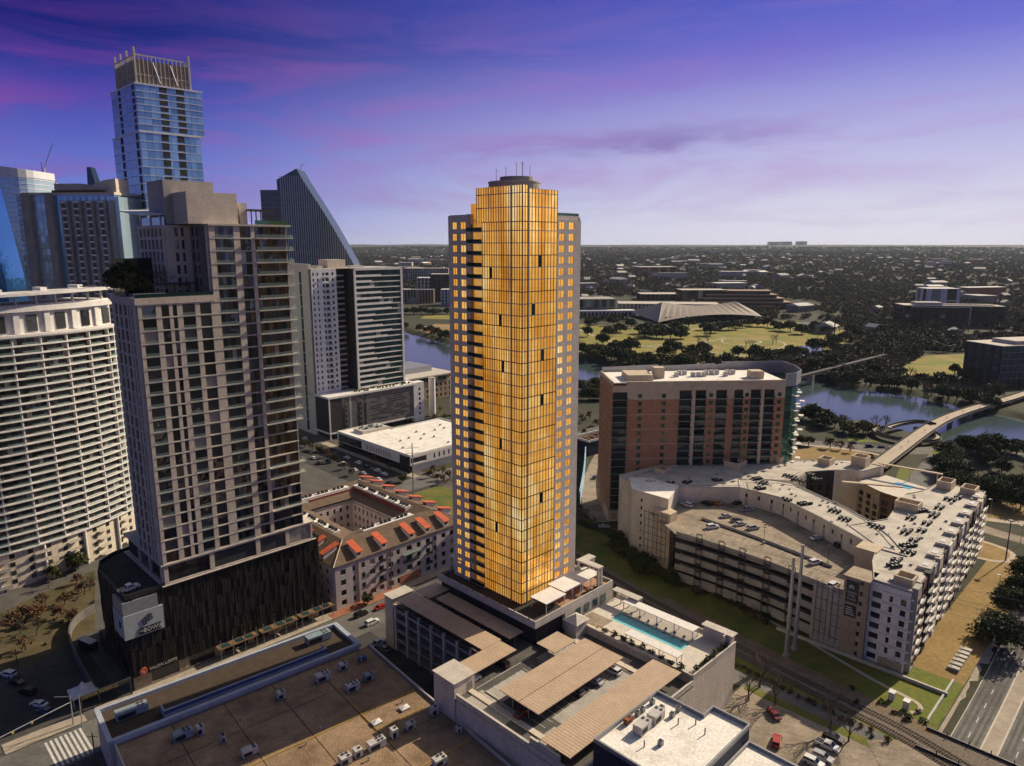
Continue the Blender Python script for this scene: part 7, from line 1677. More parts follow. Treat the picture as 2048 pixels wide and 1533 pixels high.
# ================================================================== VEHICLES
def car_proto(kind):
    L, Wd, H = {'sedan': (4.9, 1.9, 1.45), 'suv': (5.0, 2.0, 1.78), 'pickup': (5.8, 2.05, 1.85)}[kind]
    R = thing(kind if kind != 'suv' else 'suv', 'prototype', 'car', (0, -400, -50))
    lo = {'sedan': [(-2.45, .42), (-2.42, .82), (-1.9, .95), (1.2, .95), (2.3, .78), (2.45, .5)], 'suv': [(-2.5, .45), (-2.48, .98), (-2.3, 1.05), (1.25, 1.05), (2.35, .92), (2.5, .55)], 'pickup': [(-2.9, .55), (-2.9, 1.08), (-.95, 1.1), (1.5, 1.1), (2.75, 1.0), (2.9, .6)]}[kind]
    ca = {'sedan': [(-1.85, .95), (-1.15, 1.40), (.35, 1.45), (1.25, .95)], 'suv': [(-2.38, 1.05), (-2.1, 1.68), (.35, 1.78), (1.3, 1.05)], 'pickup': [(-.95, 1.1), (-.75, 1.75), (.75, 1.85), (1.65, 1.1)]}[kind]
    def extr(prof, w0, w1, z0):
        n = len(prof); vs = []
        for sg in (-1, 1):
            for x, z in prof: vs.append((x, sg*(w0 if z <= z0 else w1)/2, z))
        return vs, [tuple(range(n)), tuple(range(2*n-1, n-1, -1))]+[(i, n+i, n+(i+1) % n, (i+1) % n) for i in range(n)]
    bottom = [(lo[0][0]+.15, .28)]+lo+[(lo[-1][0]-.15, .28)]
    MB().add(*extr(bottom, Wd, Wd*.97, .6)).build('body', 'car_white', R)
    zb = ca[0][1]; MB().add(*extr(ca, Wd*.93, Wd*.78, zb)).build('cabin', 'car_white', R)
    g = MB(); w0, w1 = Wd*.93, Wd*.78
    def sl(p, q, f): return (p[0]+(q[0]-p[0])*f, p[1]+(q[1]-p[1])*f)
    for p, q in ((ca[3], ca[2]), (ca[0], ca[1])):
        a, b = sl(p, q, .12), sl(p, q, .9); d = .03 if p is ca[3] else -.03; wa, wb = w0+(w1-w0)*.12, w0+(w1-w0)*.9
        g.add([(a[0]+d, -wa*.46, a[1]+.02), (a[0]+d, wa*.46, a[1]+.02), (b[0]+d, wb*.46, b[1]+.02), (b[0]+d, -wb*.46, b[1]+.02)], [(0, 1, 2, 3) if d > 0 else (3, 2, 1, 0)])
    for sg in (-1, 1):
        z0, z1 = zb+.08, ca[1][1]-.1; f0, f1 = (z0-zb)/(ca[2][1]-zb), (z1-zb)/(ca[2][1]-zb); y0, y1 = sg*(w0+(w1-w0)*f0)/2, sg*(w0+(w1-w0)*f1)/2
        xa, xb = sl(ca[0], ca[1], .15)[0]+.12, sl(ca[3], ca[2], .15)[0]-.12; xc, xd = ca[1][0]+.1, ca[2][0]+.02
        v = [(xa, y0+sg*.015, z0), (xb, y0+sg*.015, z0), (xd, y1+sg*.015, z1), (xc, y1+sg*.015, z1)]; g.add(v, [(0, 1, 2, 3) if sg < 0 else (3, 2, 1, 0)])
    g.build('windows', 'car_glass', R)
    if kind == 'pickup': MB().b(-2.8, -1.0, -.85, .85, 1.0, 1.115).build('bed', 'car_black', R)
    for x in (-.30*L, .31*L):
        for sg in (-1, 1):
            t = MB(); t.tube([(x, sg*(Wd/2-.22), .34), (x, sg*(Wd/2+.02), .34)], .34, 12); w = t.build('wheel', 'tyre', R); MB().tube([(x, sg*(Wd/2+.02), .34), (x, sg*(Wd/2+.035), .34)], .2, 8).build('rim', 'chrome', w)
    for sg in (-1, 1):
        MB().box((lo[-1][0]-.03, sg*Wd*.36, .68), (.12, .36, .15)).build('headlight', 'lamp_clear', R); MB().box((lo[0][0]+.0, sg*Wd*.4, .78), (.08, .24, .2)).build('tail_light', 'lamp_red', R)
        MB().box((ca[3][0]-.25, sg*(Wd/2+.08), zb+.06), (.16, .2, .14)).build('mirror', 'car_black', R)
    return R
PC = {k: car_proto(k) for k in ('sedan', 'suv', 'pickup')}
USED = set(); RCAR = random.Random(8)
def car(kind, col, p, ang, label, z=None, group=None):
    x, y = p; zz = (gz(x, y)+.06) if z is None else z+.02
    m = {'body': 'car_'+col, 'cabin': 'car_'+col}
    c = clone(PC[kind], None, (x, y, zz), ang, label, group, m); c['category'] = 'pickup' if kind == 'pickup' else 'car'; c.name = {'sedan': 'parked_car', 'suv': 'parked_suv', 'pickup': 'pickup_truck'}[kind]
    c.scale = (1.06, 1.06, 1.06); return c
A1, A2 = pi/4, 3*pi/4
car('suv', 'white', (-48.8, 227.7), A1, 'white suv driving on the street before the pink apartments')
car('suv', 'black', (-53.9, 233.2), A1, 'black suv parked at the brick sidewalk of the pink apartments')
car('sedan', 'red', (-47.4, 239.6), A1, 'dark red car parked at the kerb by the garage stair tower') if False else car('sedan', 'red', (-47.7, 238.5), A1, 'red car parked at the kerb by the garage stair tower')
car('pickup', 'silver', (-44.5, 214.2), A1+.1, 'silver pickup at the mouth of the alley beside the flat roof')
car('sedan', 'grey', (-41.8, 211.2), A2, 'grey car in the dark alley below the garage')
car('pickup', 'white', (-113.6, 195.2), A1+.15, 'white pickup parked on the deck of the black podium', 29.45)
for k, (q, c, kd) in enumerate((((-154.8, 197.2), 'white', 'suv'), ((-149.5, 193.1), 'black', 'sedan'), ((-143.0, 188.5), 'black', 'suv'), ((-135.8, 182.7), 'white', 'sedan'), ((-131.8, 179.6), 'blue', 'sedan'))):
    car(kd, c, q, A2+.5, ['white suv at the upper left of the dark lot', 'black car next to the white suv in the dark lot', 'black suv in the middle of the dark lot', 'white car by the white tent in the dark lot', 'blue car nearest the white tent in the dark lot'][k])
st_cars = [((-140.7, 466.7), 'white', 'suv'), ((-122.9, 422.9), 'white', 'sedan'), ((-119.8, 437.0), 'black', 'suv'), ((-112.0, 418.8), 'blue', 'sedan'), ((-112.0, 432.6), 'grey', 'sedan'), ((-101.8, 410.7), 'white', 'suv'), ((-102.4, 424.0), 'white', 'sedan'), ((-92.4, 399.1), 'white', 'sedan'), ((-92.9, 412.7), 'white', 'suv'), ((-86.0, 392.7), 'silver', 'sedan'), ((-86.5, 404.8), 'black', 'suv'), ((-82.3, 400.1), 'grey', 'sedan'), ((-78.5, 397.3), 'white', 'suv'), ((-73.7, 391.7), 'white', 'sedan'), ((-75.1, 382.0), 'white', 'sedan'), ((-67.6, 376.0), 'black', 'sedan'), ((-116.2, 412.7), 'grey', 'suv'), ((-130.6, 437.0), 'black', 'sedan')]
nm = {'white': 'white', 'black': 'black', 'blue': 'blue', 'grey': 'grey', 'silver': 'silver'}
for p, c, kd in st_cars: car(kd, c, p, A2, '%s %s parked in the tree-lined street before the white-roofed market' % (nm[c], 'suv' if kd == 'suv' else 'car'), None, '%s %ss in the market street' % (c, kd))
deck = [((75.0, 289.0), 'white', 'suv', 'white suv under the left end wall of the curved deck', 1.9), ((83.9, 290.7), 'black', 'suv', 'black suv beside the orange car on the curved deck', 1.9), ((87.9, 291.3), 'orange', 'sedan', 'orange car under the white end wall on the curved deck', 1.9), ((97.4, 291.3), 'black', 'sedan', 'black car in the inner corner of the curved deck', .2), ((98.8, 283.7), 'silver', 'pickup', 'silver pickup by the inner wall of the curved deck', -.1), ((88.0, 276.4), 'silver', 'sedan', 'silver car alone at the head of the ramp on the curved deck', -.1), ((91.0, 272.1), 'grey', 'sedan', 'dark car paired with a silver one on the curved deck', .0), ((91.1, 267.9), 'silver', 'sedan', 'silver car next to the dark car on the curved deck', .0), ((95.0, 263.9), 'silver', 'suv', 'silver suv in the middle row of the curved deck', .0), ((79.3, 264.9), 'white', 'suv', 'white suv in the outer row near the stair tower, curved deck', -.1), ((115.9, 254.2), 'white', 'sedan', 'white car below the long cream wall of the curved deck', .1), ((122.0, 247.8), 'black', 'suv', 'black suv below the long cream wall of the curved deck', .1), ((128.2, 240.8), 'grey', 'sedan', 'grey car by the stair block at the end of the curved deck', .2), ((106.5, 233.0), 'white', 'suv', 'white suv casting a shadow in the middle of the curved deck', .1), ((105.5, 215.9), 'white', 'suv', 'white suv at the outer edge beside the banner tower', .3)]
for p, c, kd, lb, a in deck: car(kd, c, p, a+.35, lb, 20.05)
for p, c, kd, lb, a in (((73.5, 178.3), 'darkred', 'sedan', 'dark red car at the upper side of the car park', 1.8), ((70.3, 167.1), 'red', 'suv', 'bright red car in the middle of the car park', 1.1), ((83.1, 165.4), 'white', 'pickup', 'white pickup under the bare tree in the car park', -.75), ((86.0, 168.4), 'black', 'suv', 'black suv behind the white pickup in the car park', -.75), ((79.9, 161.1), 'silver', 'suv', 'silver suv next to the white pickup in the car park', -.75), ((76.8, 159.3), 'white', 'suv', 'white suv at the bottom edge of the car park', -.75)): car(kd, c, p, a, lb, .04)
for p, c, kd, lb, a in (((47.1, 385.5), 'grey', 'suv', 'dark suv driving up the curved ramp beside the brick condominium', 1.2), ((43.1, 313.6), 'silver', 'sedan', 'silver car at the bottom of the curved ramp', .1), ((227.1, 456.8), 'black', 'sedan', 'leftmost dark car on the river road', -.1), ((234.0, 448.4), 'black', 'suv', 'dark suv on the river road before the loop ramp', -.1), ((241.2, 447.3), 'grey', 'sedan', 'grey car behind the dark suv on the river road', -.1), ((245.0, 443.8), 'silver', 'sedan', 'silver car about to pass under the pedestrian bridge', -.1), ((250.8, 403.9), 'white', 'sedan', 'white car on the short road right of the pedestrian bridge', .9), ((256.6, 410.7), 'black', 'suv', 'black suv ahead of the white car by the pedestrian bridge', .9)): car(kd, c, p, a, lb, .08)
for p, c, kd, lb, a in (((-9.0, 202.7), 'silver', 'sedan', 'silver car nosing out from the terrace-side carport', A1), ((-10.6, 170.5), 'white', 'sedan', 'white car beside the cream stair tower on the garage deck', A1+pi), ((9.0, 187.8), 'black', 'suv', 'black suv under the small square carport', A2), ((2.7, 156.7), 'darkred', 'sedan', 'dark red car under the near corner of the double carport', A1), ((27.3, 174.5), 'white', 'suv', 'white suv under the far right corner of the double carport', A2), ((22.0, 170.0), 'silver', 'sedan', 'silver car in the shadow of the double carport', A2), ((16.4, 165.7), 'grey', 'suv', 'grey suv in the middle of the double carport', A2), ((-2.9, 178.0), 'black', 'suv', 'black suv under the short carport near the stair tower', A2)): car(kd, c, p, a, lb, 16.0)
for k in PC.values():
    for ch in list(k.children_recursive): D.objects.remove(ch)
    D.objects.remove(k)
# box trailer
T = thing('box_trailer', 'box trailer with a pale roof parked on the podium ramp', 'trailer', (-138.5, 211.5)+(.06,), A2+.3); MB().b(-3.4, 3.4, -1.25, 1.25, .8, 3.5).build('box', 'dark_metal', T); MB().b(-3.45, 3.45, -1.3, 1.3, 3.5, 3.62).build('roof', 'concrete_light', T)
for x in (-1.8, 1.6):
    for y in (-1.1, 1.1): MB().tube([(x, y-.15, .45), (x, y+.15, .45)], .45, 10).build('wheel', 'tyre', T)
# ================================================================== ROOFTOP UNITS
def unit_things():
    def unit_(p, z, ang, L, Wd, H, nf, label, col='unit_casing', group=None):
        T = thing('air_unit', label, 'air unit', (p[0], p[1], z), ang, group)
        for x in (-L*.4, L*.4): MB().b(x-.1, x+.1, -Wd*.45, Wd*.45, 0, .25).build('skid', 'dark_metal', T)
        MB().b(-L/2, L/2, -Wd/2, Wd/2, .25, .25+H).build('casing', col, T)
        MB().b(-L*.46, L*.1, -Wd/2-.02, -Wd/2-.002, .45, H*.85).build('louvre', 'black_fan', T)
        for i in range(nf):
            fx = L*.42-(i//2+.5)*1.0 if nf > 1 else L*.2; fy = (-.25 if i % 2 else .25)*Wd if nf > 1 else 0
            f = MB(); f.cyl((fx, fy), .42, .25+H, .36+H, 12); fo = f.build('fan', 'grey_metal', T); MB().cyl((fx, fy), .34, .36+H, .37+H, 12).build('fan_mouth', 'black_fan', fo)
        return T
    Z = 9.75; a0 = FA
    big = [((-98.5, 164.4), 10.45, 7.5, 2.6, 2.0, 4, 'long blue-grey air handler at the left end of the blue-edged strip', 'unit_casing_blue'), ((-59.6, 199.5), 10.45, 7.5, 2.8, 2.2, 4, 'long blue-grey air handler at the right end of the blue-edged strip', 'unit_casing_blue')]
    for p, z, L, w, h, n, lb, c in big: unit_(p, z, a0, L, w, h, n, lb, c)
    u = [((-81.7, 156.4), 4.4, 2.2, 1.9, 4, 'blue-grey unit at the left of the brown roof', 'unit_casing_blue'), ((-78.1, 158.1), 1.7, 2.0, 2.0, 2, 'square unit beside the blue-grey one on the brown roof', 'unit_casing'), ((-71.0, 155.0), 1.0, 1.4, 1.9, 2, 'small upright twin-fan condenser on the brown roof', 'unit_casing'), ((-63.0, 150.6), 3.6, 1.9, 1.7, 2, 'pale unit at the edge of the tower shadow', 'unit_casing'), ((-62.4, 172.3), 2.0, 2.1, 1.8, 2, 'lone square unit in the shaded middle of the brown roof', 'unit_casing'), ((-53.2, 180.4), 4.0, 2.3, 1.9, 4, 'four-fan unit in the shade, upper part of the brown roof', 'unit_casing'), ((-48.7, 185.6), 2.3, 1.9, 1.8, 2, 'twin-fan unit near the blue screen wall', 'unit_casing'), ((-44.1, 189.9), 2.2, 1.4, 1.2, 1, 'low blue unit near the right parapet', 'car_blue'), ((-43.9, 176.0), 3.6, 2.3, 1.8, 5, 'five-fan unit where the shadow ends', 'unit_casing'), ((-40.3, 180.4), 2.6, 1.9, 2.0, 2, 'teal unit close to the right parapet', 'unit_casing_blue'),
         ((-20.3, 165.4), 2.0, 1.7, 2.0, 1, 'upright unit on the sunlit corner by the alley', 'unit_casing'), ((-25.7, 159.9), 2.4, 1.6, 1.6, 1, 'pale side-fan unit in the sun near the pipe', 'unit_casing'), ((-29.3, 156.6), 1.6, 1.7, 2.4, 1, 'tall box unit between two longer ones', 'unit_casing'), ((-33.0, 153.0), 4.4, 2.1, 1.9, 4, 'large four-fan pale unit in the sunny row', 'unit_casing'), ((-36.9, 149.9), 1.9, 1.9, 2.0, 1, 'square pale unit left of the large four-fan unit', 'unit_casing'), ((-39.4, 147.7), 2.7, 2.1, 1.9, 3, 'three-fan pale unit at the bottom edge of the brown roof', 'unit_casing'), ((-13.4, 158.4), 1.2, 1.3, 1.5, 1, 'small condenser alone near the alley parapet', 'unit_casing'), ((-17.1, 147.4), 3.2, 2.1, 1.7, 3, 'pale unit at the bottom right of the brown roof', 'unit_casing')]
    for p, L, w, h, n, lb, c in u: unit_(p, Z, a0, L, w, h, n, lb, c)
    for p, lb in (((-28.4, 167.8), 'raised white skylight near the alley side of the brown roof'), ((-34.7, 162.0), 'raised white skylight in the middle of the sunlit roof')):
        T = thing('skylight', lb, 'skylight', (p[0], p[1], Z), a0); MB().b(-1.3, 1.3, -1, 1, 0, .5).build('kerb', 'concrete_light', T); MB().add([(-1.2, -.9, .5), (1.2, -.9, .5), (1.2, .9, .5), (-1.2, .9, .5), (0, 0, .9)], [(0, 1, 4), (1, 2, 4), (2, 3, 4), (3, 0, 4)]).build('dome', 'white_metal', T)
    r = random.Random(2)
    for k in range(16):
        x, y, z = floc(r.uniform(4, 67), r.uniform(-78, -20), Z); T = thing('roof_vent', 'small pipe vent standing on the brown gravel roof', 'vent', (x, y, z), 0, 'pipe vents on the brown roof'); MB().cyl((0, 0), .16, 0, .9, 8).build('pipe', 'galvanised', T); MB().cyl((0, 0), .3, .9, 1.1, 8).build('cap', 'galvanised', T)
    wz = 22.56
    def on_roof(p):
        s_, t_ = (p[0]+p[1])*Q, (p[1]-p[0])*Q; return xy(min(max(s_, 112.5), 133), min(t_, 83.6)) if s_ < 134 else xy(min(s_, 138), min(max(t_, 64.5), 71.5))
    for p, L, w, h, n, lb in (((33.1, 145.9), 4.2, 2.4, 2.0, 2, 'large twin-fan unit, right of the pair on the white roof'), ((29.3, 142.2), 4.2, 2.4, 2.0, 2, 'large twin-fan unit, left of the pair on the white roof'), ((24.9, 146.6), 2.4, 1.2, 1.2, 1, 'brownish long unit at the left edge of the white roof')): unit_(on_roof(p), wz, A1+.05, L, w, h, n, lb, 'unit_casing' if 'brown' not in lb else 'rust')
    for k, p in enumerate(((33.4, 151.7), (27.5, 149.1), (29.4, 150.0), (35.2, 149.4), (37.1, 146.9), (39.1, 149.1), (32.5, 137.5))):
        T = thing('condenser', 'small square condenser with a top fan on the white membrane roof', 'air unit', (*on_roof(p), wz), A1, 'condensers on the white roof'); MB().b(-.5, .5, -.5, .5, 0, 1.2).build('casing', 'grey_metal', T); MB().cyl((0, 0), .42, 1.2, 1.26, 12).build('fan', 'black_fan', T)
    for k, p in enumerate(((37.9, 144.3), (41.9, 144.3), (43.1, 140.9), (28.8, 136.9))):
        T = thing('roof_vent', 'thin dark vent pipe on the white membrane roof', 'vent', (*on_roof(p), wz), 0, 'vent pipes on the white roof'); MB().cyl((0, 0), .14, 0, 1.6, 8).build('pipe', 'dark_metal', T)
    # condensers on the apartments
    body = MB(); body.b(-.45, .45, -.45, .45, 0, 1.05); mb_ = body.mesh('casing', 'charcoal_wall'); fan = MB(); fan.cyl((0, 0), .38, 1.05, 1.12, 10); mf = fan.mesh('fan', 'grey_metal')
    CL = [((124.9, 307.5), 8), ((126.6, 302.0), 8), ((135.1, 309.7), 5), ((136.2, 302.7), 5), ((112.2, 277.4), 5), ((118.7, 272.8), 7), ((126.3, 265.1), 6), ((126.4, 256.8), 6), ((134.9, 249.4), 7), ((144.5, 244.7), 7), ((150.7, 245.7), 4), ((156.6, 252.8), 5), ((164.2, 260.9), 8), ((161.3, 265.1), 8), ((153.3, 257.8), 5), ((170.8, 268.9), 5), ((179.5, 278.0), 6), ((185.3, 280.3), 4), ((143.0, 237.1), 5), ((138.2, 232.0), 7), ((134.5, 227.1), 6), ((128.1, 220.8), 5), ((125.4, 216.3), 6), ((61.5, 299.3), 5), ((69.4, 297.9), 5), ((77.4, 299.3), 5), ((91.6, 302.0), 5), ((110.4, 304.0), 6), ((110.9, 298.6), 6), ((107.1, 291.4), 5)]
    for (x, y), n in CL:
        a = r.choice((A1, A1, A2, .3))
        for k in range(n):
            i, j = k//2, k % 2; px_, py_ = x+cos(a)*(i-n/4)*1.6-sin(a)*(j-.5)*1.7, y+sin(a)*(i-n/4)*1.6+cos(a)*(j-.5)*1.7
            T = thing('condenser', 'dark condenser in a cluster on the pale apartment roof', 'air unit', (px_, py_, 27.02), a+r.uniform(-.1, .1), 'condensers on the apartment roofs')
            T.scale = (1.1, 1.1, 1.0)
            for m in (mb_, mf): o = D.objects.new(m.name.split('.')[0], m); COL.objects.link(o); o.parent = T
unit_things()
# ================================================================== POLES, WIRES, STREET FURNITURE
def pole(name, label, p, h, r0, r1, mat, z=0.0, arms=(), n=8, cat='pole', seg=1):
    T = thing(name, label, cat, (p[0], p[1], z)); MB().tube([(0, 0, h*k/4) for k in range(5)], [r0+(r1-r0)*k/4 for k in range(5)], n).build('shaft', mat, T)
    for a in arms: MB().tube(*a).build('arm', mat, T)
    return T
P1 = (88.3, 208.0); P2 = (92.5, 211.8)
for p, lb, h in ((P1, 'nearer of the twin pale steel power poles by the railway', 34), (P2, 'farther and taller of the twin steel power poles', 36.5)):
    T = pole('power_pole', lb, p, h, .72, .42, 'galvanised', 0, n=12); MB().cyl((0, 0), 1.1, 0, .8, 12).build('footing', 'concrete', T)
    pieces(T, 'insulator', 'white_metal', [((.5, .4, h-2-3.2*k), (.5, .3, .3), .8) for k in range(4)])
P3 = (-52.0, 356.8); T = pole('power_pole', 'tall slim grey power pole with cross-arms between the pink apartments and the lawn', P3, 29, .45, .25, 'grey_metal', 0, [([(-4, 0, 23), (4, 0, 23.6)], .12, 5), ([(-3.6, 0, 26), (3.6, 0, 26.4)], .12, 5), ([(-2.6, 0, 17), (2.6, 0, 17)], .1, 5)])
P4 = (375.5, 824.1); pole('power_pole', 'dark lattice-like pole standing at the park pond', P4, 48, .9, .6, 'dark_metal', 0)
Tp = pole('lamp_post', 'tall black lamp mast casting a long shadow on the right lawn', (206.9, 278.2), 17.8, .28, .16, 'dark_metal', 0, cat='lamp'); MB().b(-.9, .9, -.9, .9, 17.6, 18.0).build('lamp_head', 'dark_metal', Tp)
for k, (p, h, lb) in enumerate((((182.5, 246.8), 9, 'slim lamp post on the lawn behind the lone oak'), ((224.4, 294.4), 9, 'slim lamp post by the curved path at the right edge'), ((232.4, 326.7), 9, 'pale lamp post between the two dark oaks'), ((-53.1, 381.1), 9, 'street lamp at the corner by the lawn'), ((57.7, 493.3), 9, 'street lamp above the ramp, right of the golden tower'))):
    T = pole('lamp_post', lb, p, h, .12, .07, 'galvanised', 0, [([(0, 0, h), (-1.4, 0, h+.3)], .06, 5)], cat='lamp'); MB().b(-2.0, -1.3, -.15, .15, h+.2, h+.4).build('lamp_head', 'galvanised', T)
for k, p in enumerate(((87.9, 296.9), (94.3, 250.0), (110.9, 233.0))):
    T = pole('deck_lamp', ['lamp post at the ramp head on the curved deck', 'lamp post in the middle of the curved deck', 'lamp post on its island near the outer row, curved deck'][k], p, 6.5, .1, .07, 'dark_metal', 20.05, cat='lamp'); MB().cyl((0, 0), .5, 0, .9, 8).build('base', 'concrete', T); MB().b(-.5, .5, -.2, .2, 6.5, 6.65).build('lamp_head', 'dark_metal', T)
def signal():
    b = (-121.0, 174.5); e = (-132.0, 155.7)
    T = pole('signal_mast', 'galvanised traffic signal mast with a long arm over the crossing', b, 9, .2, .14, 'galvanised', 0, [([(0, 0, 7), (e[0]-b[0], e[1]-b[1], 7.6)], .13, 6), ([(0, 0, 8.6), (-3.5, -1.2, 9.4)], .07, 5)], cat='signal')
    for f in (.45, .66): x, y = (e[0]-b[0])*f, (e[1]-b[1])*f; s = MB(); s.box((x, y, 6.9), (.45, 1.1, .45), .7); h = s.build('signal_head', 'paint_yellow', T); pieces(h, 'signal_lens', 'black_fan', [((x-.25, y-.3+.3*k, 6.9), (.06, .2, .2), .7) for k in range(3)])
    pole('utility_pole', 'dark wooden utility pole beside the crossing', (-102.5, 153.9), 13, .2, .14, 'timber', 0, [([(-1.2, 0, 12), (1.2, .2, 12)], .08, 5)]); pole('utility_pole', 'pale signal pole next to the mast at the crossing', (-118.3, 174.1), 9.5, .16, .12, 'galvanised', 0)
    pole('utility_pole', 'dark utility pole in the middle of the dark lot', (-149.0, 193.9), 11, .18, .12, 'timber', 0, [([(-1, 0, 10.3), (1, .2, 10.3)], .07, 5)]); pole('utility_pole', 'dark utility pole behind the white tent', (-137.9, 186.6), 11, .18, .12, 'timber', 0, [([(-1, 0, 10.3), (1, .2, 10.3)], .07, 5)])
signal()
T = thing('tent', 'white peaked tent canopy in the dark lot by the visitor gate', 'tent', (-124.6, 185.5)+(0,), A1); n_ = 3.4
MB().add([(-n_, -n_, 3), (n_, -n_, 3), (n_, n_, 3), (-n_, n_, 3), (-n_*.35, -n_*.35, 3.9), (n_*.35, -n_*.35, 3.9), (n_*.35, n_*.35, 3.9), (-n_*.35, n_*.35, 3.9), (0, 0, 6)], [(0, 1, 5, 4), (1, 2, 6, 5), (2, 3, 7, 6), (3, 0, 4, 7), (4, 5, 8), (5, 6, 8), (6, 7, 8), (7, 4, 8)]).build('canopy', 'fabric_white', T)
for x in (-3.2, 3.2):
    for y in (-3.2, 3.2): MB().cyl((x, y), .08, 0, 3, 6).build('leg', 'white_metal', T)
T = gthing('visitor_gate', 'dark gateway with faint gold visitor parking lettering beside the black podium', 'gate', 40.5, 212)
MB().b(0, 13.5, 0, .6, 4.2, 5.4).build('lintel', 'charcoal_wall', T); MB().b(0, .6, 0, .6, 0, 4.2).build('post', 'charcoal_wall', T); MB().b(13.0, 13.5, 0, .6, 0, 4.2).build('post', 'charcoal_wall', T)
surf('letter_gold', (.34, .28, .12), (.28, .22, .1), 1, .6); text(T, 'VISITOR PARKING', 1.15, 'letter_gold', (.5, -.05, 4.4), (pi/2, 0, 0))
# ramp beside the podium with its curved guard wall
T = thing('ramp_guard', 'curved grey guard wall of the ramp left of the black podium', 'wall', (0, 0, 0)); mb = MB(); ribbon_mb(mb, resample(smooth_line([(-121.4, 186.6), (-139.5, 205.8), (-149.7, 219.0), (-152.5, 228.7), (-150.3, 235.7)], 2), 2), .5, 3.2, zf=flat, thick=3.2); mb.build('wall', 'podium_grey', T)
mb = MB()
for k in range(8):
    x, y = xy(22+1.0*0+.9*k*0, 0); mb.prism([xy(30.2+.0+1.15*k, 193), xy(30.8+1.15*k, 193), xy(30.8+1.15*k, 206), xy(30.2+1.15*k, 206)], .055, .06)
struct(mb.build('crosswalk', 'paint_white'))
# wires
def wire(p, q, sag):
    return [tuple(p[i]+(q[i]-p[i])*f-(sag*4*f*(1-f) if i == 2 else 0) for i in range(3)) for f in [k/12 for k in range(13)]]
for k, (p, q, sg) in enumerate((((*P1, 32), (-20, 330, 26), 5), ((*P1, 28.6), (-20, 330, 22), 5), ((*P2, 34), (-10, 345, 29), 5), ((*P2, 30.6), (-10, 345, 25), 5), ((*P1, 32), (250, 130, 30), 4), ((*P1, 28.6), (250, 130, 26), 4), ((*P2, 34), (262, 135, 32), 4), ((*P2, 30.6), (262, 135, 28), 4), ((*P3, 23.4), (-120, 480, 24), 3), ((*P3, 26.2), (-120, 480, 27), 3))):
    tag(MB().tube(wire(p, q, sg), .035, 4).build('power_line', 'galvanised'), 'thin power line strung from the steel poles over the railway' if k < 8 else 'thin power line strung from the slim grey pole', 'wire', 'power lines over the railway' if k < 8 else 'lines at the slim pole')
# signal cabinets on the grass corner, row of bins and blocks by the avenue
for p, lb in (((110.5, 185.5), 'pale signal cabinet on the grass corner by the tracks'), ((112.5, 181.4), 'grey signal cabinet next to the pale one by the tracks')):
    T = thing('signal_cabinet', lb, 'cabinet', (p[0], p[1], .05), A1); MB().b(-.9, .9, -.7, .7, 0, 2.5).build('box', 'galvanised', T); MB().b(-1.05, 1.05, -.85, .85, 2.5, 2.7).build('lid', 'white_metal', T); MB().b(-.91, -.905, -.5, .5, .3, 2.3).build('door', 'white_metal', T)
for k in range(6):
    x, y = xy(239+2.9*k, 44.4); T = thing('planter_block', 'pale concrete block in the row beside the avenue sidewalk', 'block', (x, y, gz(x, y)), A1, 'concrete blocks by the avenue'); MB().b(-1, 1, -1.6, 1.6, 0, .9).build('base', 'concrete', T); MB().b(-1.1, .6, -1.7, .4, .9, 1.15).build('slab', 'concrete_light', T)
# loungers by the pool
for k in range(7):
    T = gthing('sun_lounger', 'dark lounger with white cushion in the row under the far pool canopy', 'lounger', 168.0, 98+3.1*k, 17.73, 'loungers beside the pool'); MB().b(-1, .4, -.35, .35, .28, .4).build('seat', 'fabric_white', T)
    MB().add([(.4, -.35, .3), (.4, .35, .3), (1.0, .35, .85), (1.0, -.35, .85), (.45, -.35, .2), (.45, .35, .2), (1.05, .35, .75), (1.05, -.35, .75)], [(3, 2, 1, 0), (4, 5, 6, 7), (0, 1, 5, 4), (2, 3, 7, 6), (1, 2, 6, 5), (3, 0, 4, 7)]).build('backrest', 'car_blue', T)
    for x in (-.9, .3):
        for y in (-.3, .3): MB().b(x-.04, x+.04, y-.04, y+.04, 0, .28).build('leg', 'dark_metal', T)
for k, (s, t) in enumerate(((162.5, 129.2), (165.8, 129.4), (158, 128.8), (146, 130.5), (149.5, 131))):
    T = gthing('patio_table', 'round wooden patio table on the tower terrace', 'table', s, t, 23.05, 'patio tables on the tower terrace'); MB().cyl((0, 0), .75, .68, .75, 12).build('top', 'wood', T); MB().cyl((0, 0), .08, 0, .68, 6).build('pedestal', 'dark_metal', T)
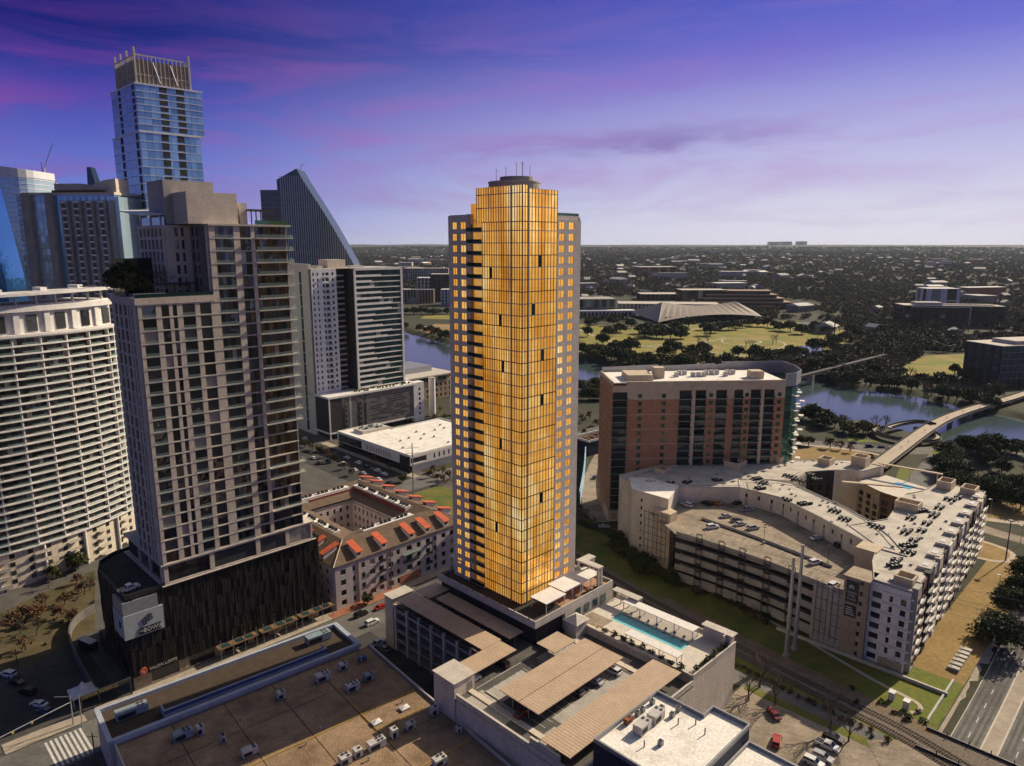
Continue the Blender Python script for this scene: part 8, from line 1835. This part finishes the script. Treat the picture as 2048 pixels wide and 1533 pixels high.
# ================================================================== PEOPLE ON THE BRIDGE
def person_mesh():
    me = D.meshes.new('body'); V = [(0, 0, .95), (0, .01, 1.2), (0, 0, 1.42), (0, .02, 1.53), (0, .03, 1.68), (.20, 0, 1.40), (.27, .05, 1.12), (.28, .14, .88), (-.20, 0, 1.40), (-.27, -.05, 1.12), (-.28, .02, .88), (.10, .0, .90), (.11, .16, .50), (.11, .06, .08), (.11, .2, .04), (-.10, 0, .90), (-.11, -.08, .50), (-.11, -.26, .1), (-.11, -.14, .04)]
    E_ = [(0, 1), (1, 2), (2, 3), (3, 4), (2, 5), (5, 6), (6, 7), (2, 8), (8, 9), (9, 10), (0, 11), (11, 12), (12, 13), (13, 14), (0, 15), (15, 16), (16, 17), (17, 18)]
    R_ = [.15, .15, .15, .06, .11, .07, .05, .04, .07, .05, .04, .095, .07, .05, .04, .095, .07, .05, .04]
    me.from_pydata(V, E_, []); o = D.objects.new('tmp', me); COL.objects.link(o); o.modifiers.new('s', 'SKIN'); 
    for sv, r in zip(me.skin_vertices[0].data, R_): sv.radius = (r, r*.8)
    me.skin_vertices[0].data[0].use_root = True; o.modifiers.new('u', 'SUBSURF').levels = 1; bpy.context.view_layer.update()
    m2 = D.meshes.new_from_object(o.evaluated_get(bpy.context.evaluated_depsgraph_get())); D.objects.remove(o); m2.materials.clear(); m2.name = 'body'; m2.materials.append(MATS['cloth_dark']); m2.materials.append(MATS['skin'])
    for p in m2.polygons:
        if p.center.z > 1.52 or (p.center.z < .95 and abs(p.center.x) > .24): p.material_index = 1
    return m2
PM = person_mesh(); hair = MB(); hair.cyl((0, .02), .11, 1.66, 1.80, 8, .05); HM = hair.mesh('hair', 'bark'); rp = random.Random(4)
BR = smooth_line([(244.3, 431.2), (286.0, 476.7), (318.9, 509.9), (364.9, 546.0), (407.3, 573.5)], 3)
for k in range(9):
    x, y = BR[int(len(BR)*(k+.5)/9)]; T = thing('person', 'person in dark clothes walking on the pale pedestrian bridge', 'person', (x+rp.uniform(-2, 2), y+rp.uniform(-2, 2), 4.0), rp.uniform(0, 6.28), 'people walking on the pedestrian bridge')
    for m in (PM, HM): o = D.objects.new(m.name.split('.')[0], m); COL.objects.link(o); o.parent = T
# ================================================================== AIR
def haze():
    m = D.materials.new('haze'); m.use_nodes = True; nt = m.node_tree; nt.nodes.clear(); v = N(nt, 'ShaderNodeVolumePrincipled'); o = N(nt, 'ShaderNodeOutputMaterial'); nt.links.new(v.outputs[0], o.inputs['Volume'])
    v.inputs['Color'].default_value = (.72, .84, 1.0, 1); v.inputs['Density'].default_value = HAZE; v.inputs['Anisotropy'].default_value = .2; MATS['haze'] = m
    h = MB().b(-30000, 30000, -24000, 36000, -12, 420).build('haze', 'haze'); h['kind'] = 'stuff'
HAZE = 1.7e-5
if HAZE: haze()

# things laid out in world coordinates get their root at their own base
for T in [o for o in COL.objects if o.parent is None and o.type == 'EMPTY' and o.location.length < .01 and o.children]:
    pts = [ch.location+Vector(c) for ch in T.children if ch.type == 'MESH' and tuple(ch.scale) == (1, 1, 1) for c in ch.bound_box]
    if not pts: continue
    c = Vector((sum(p.x for p in pts)/len(pts), sum(p.y for p in pts)/len(pts), 0.0)); T.location = c
    for ch in T.children: ch.location = ch.location-c
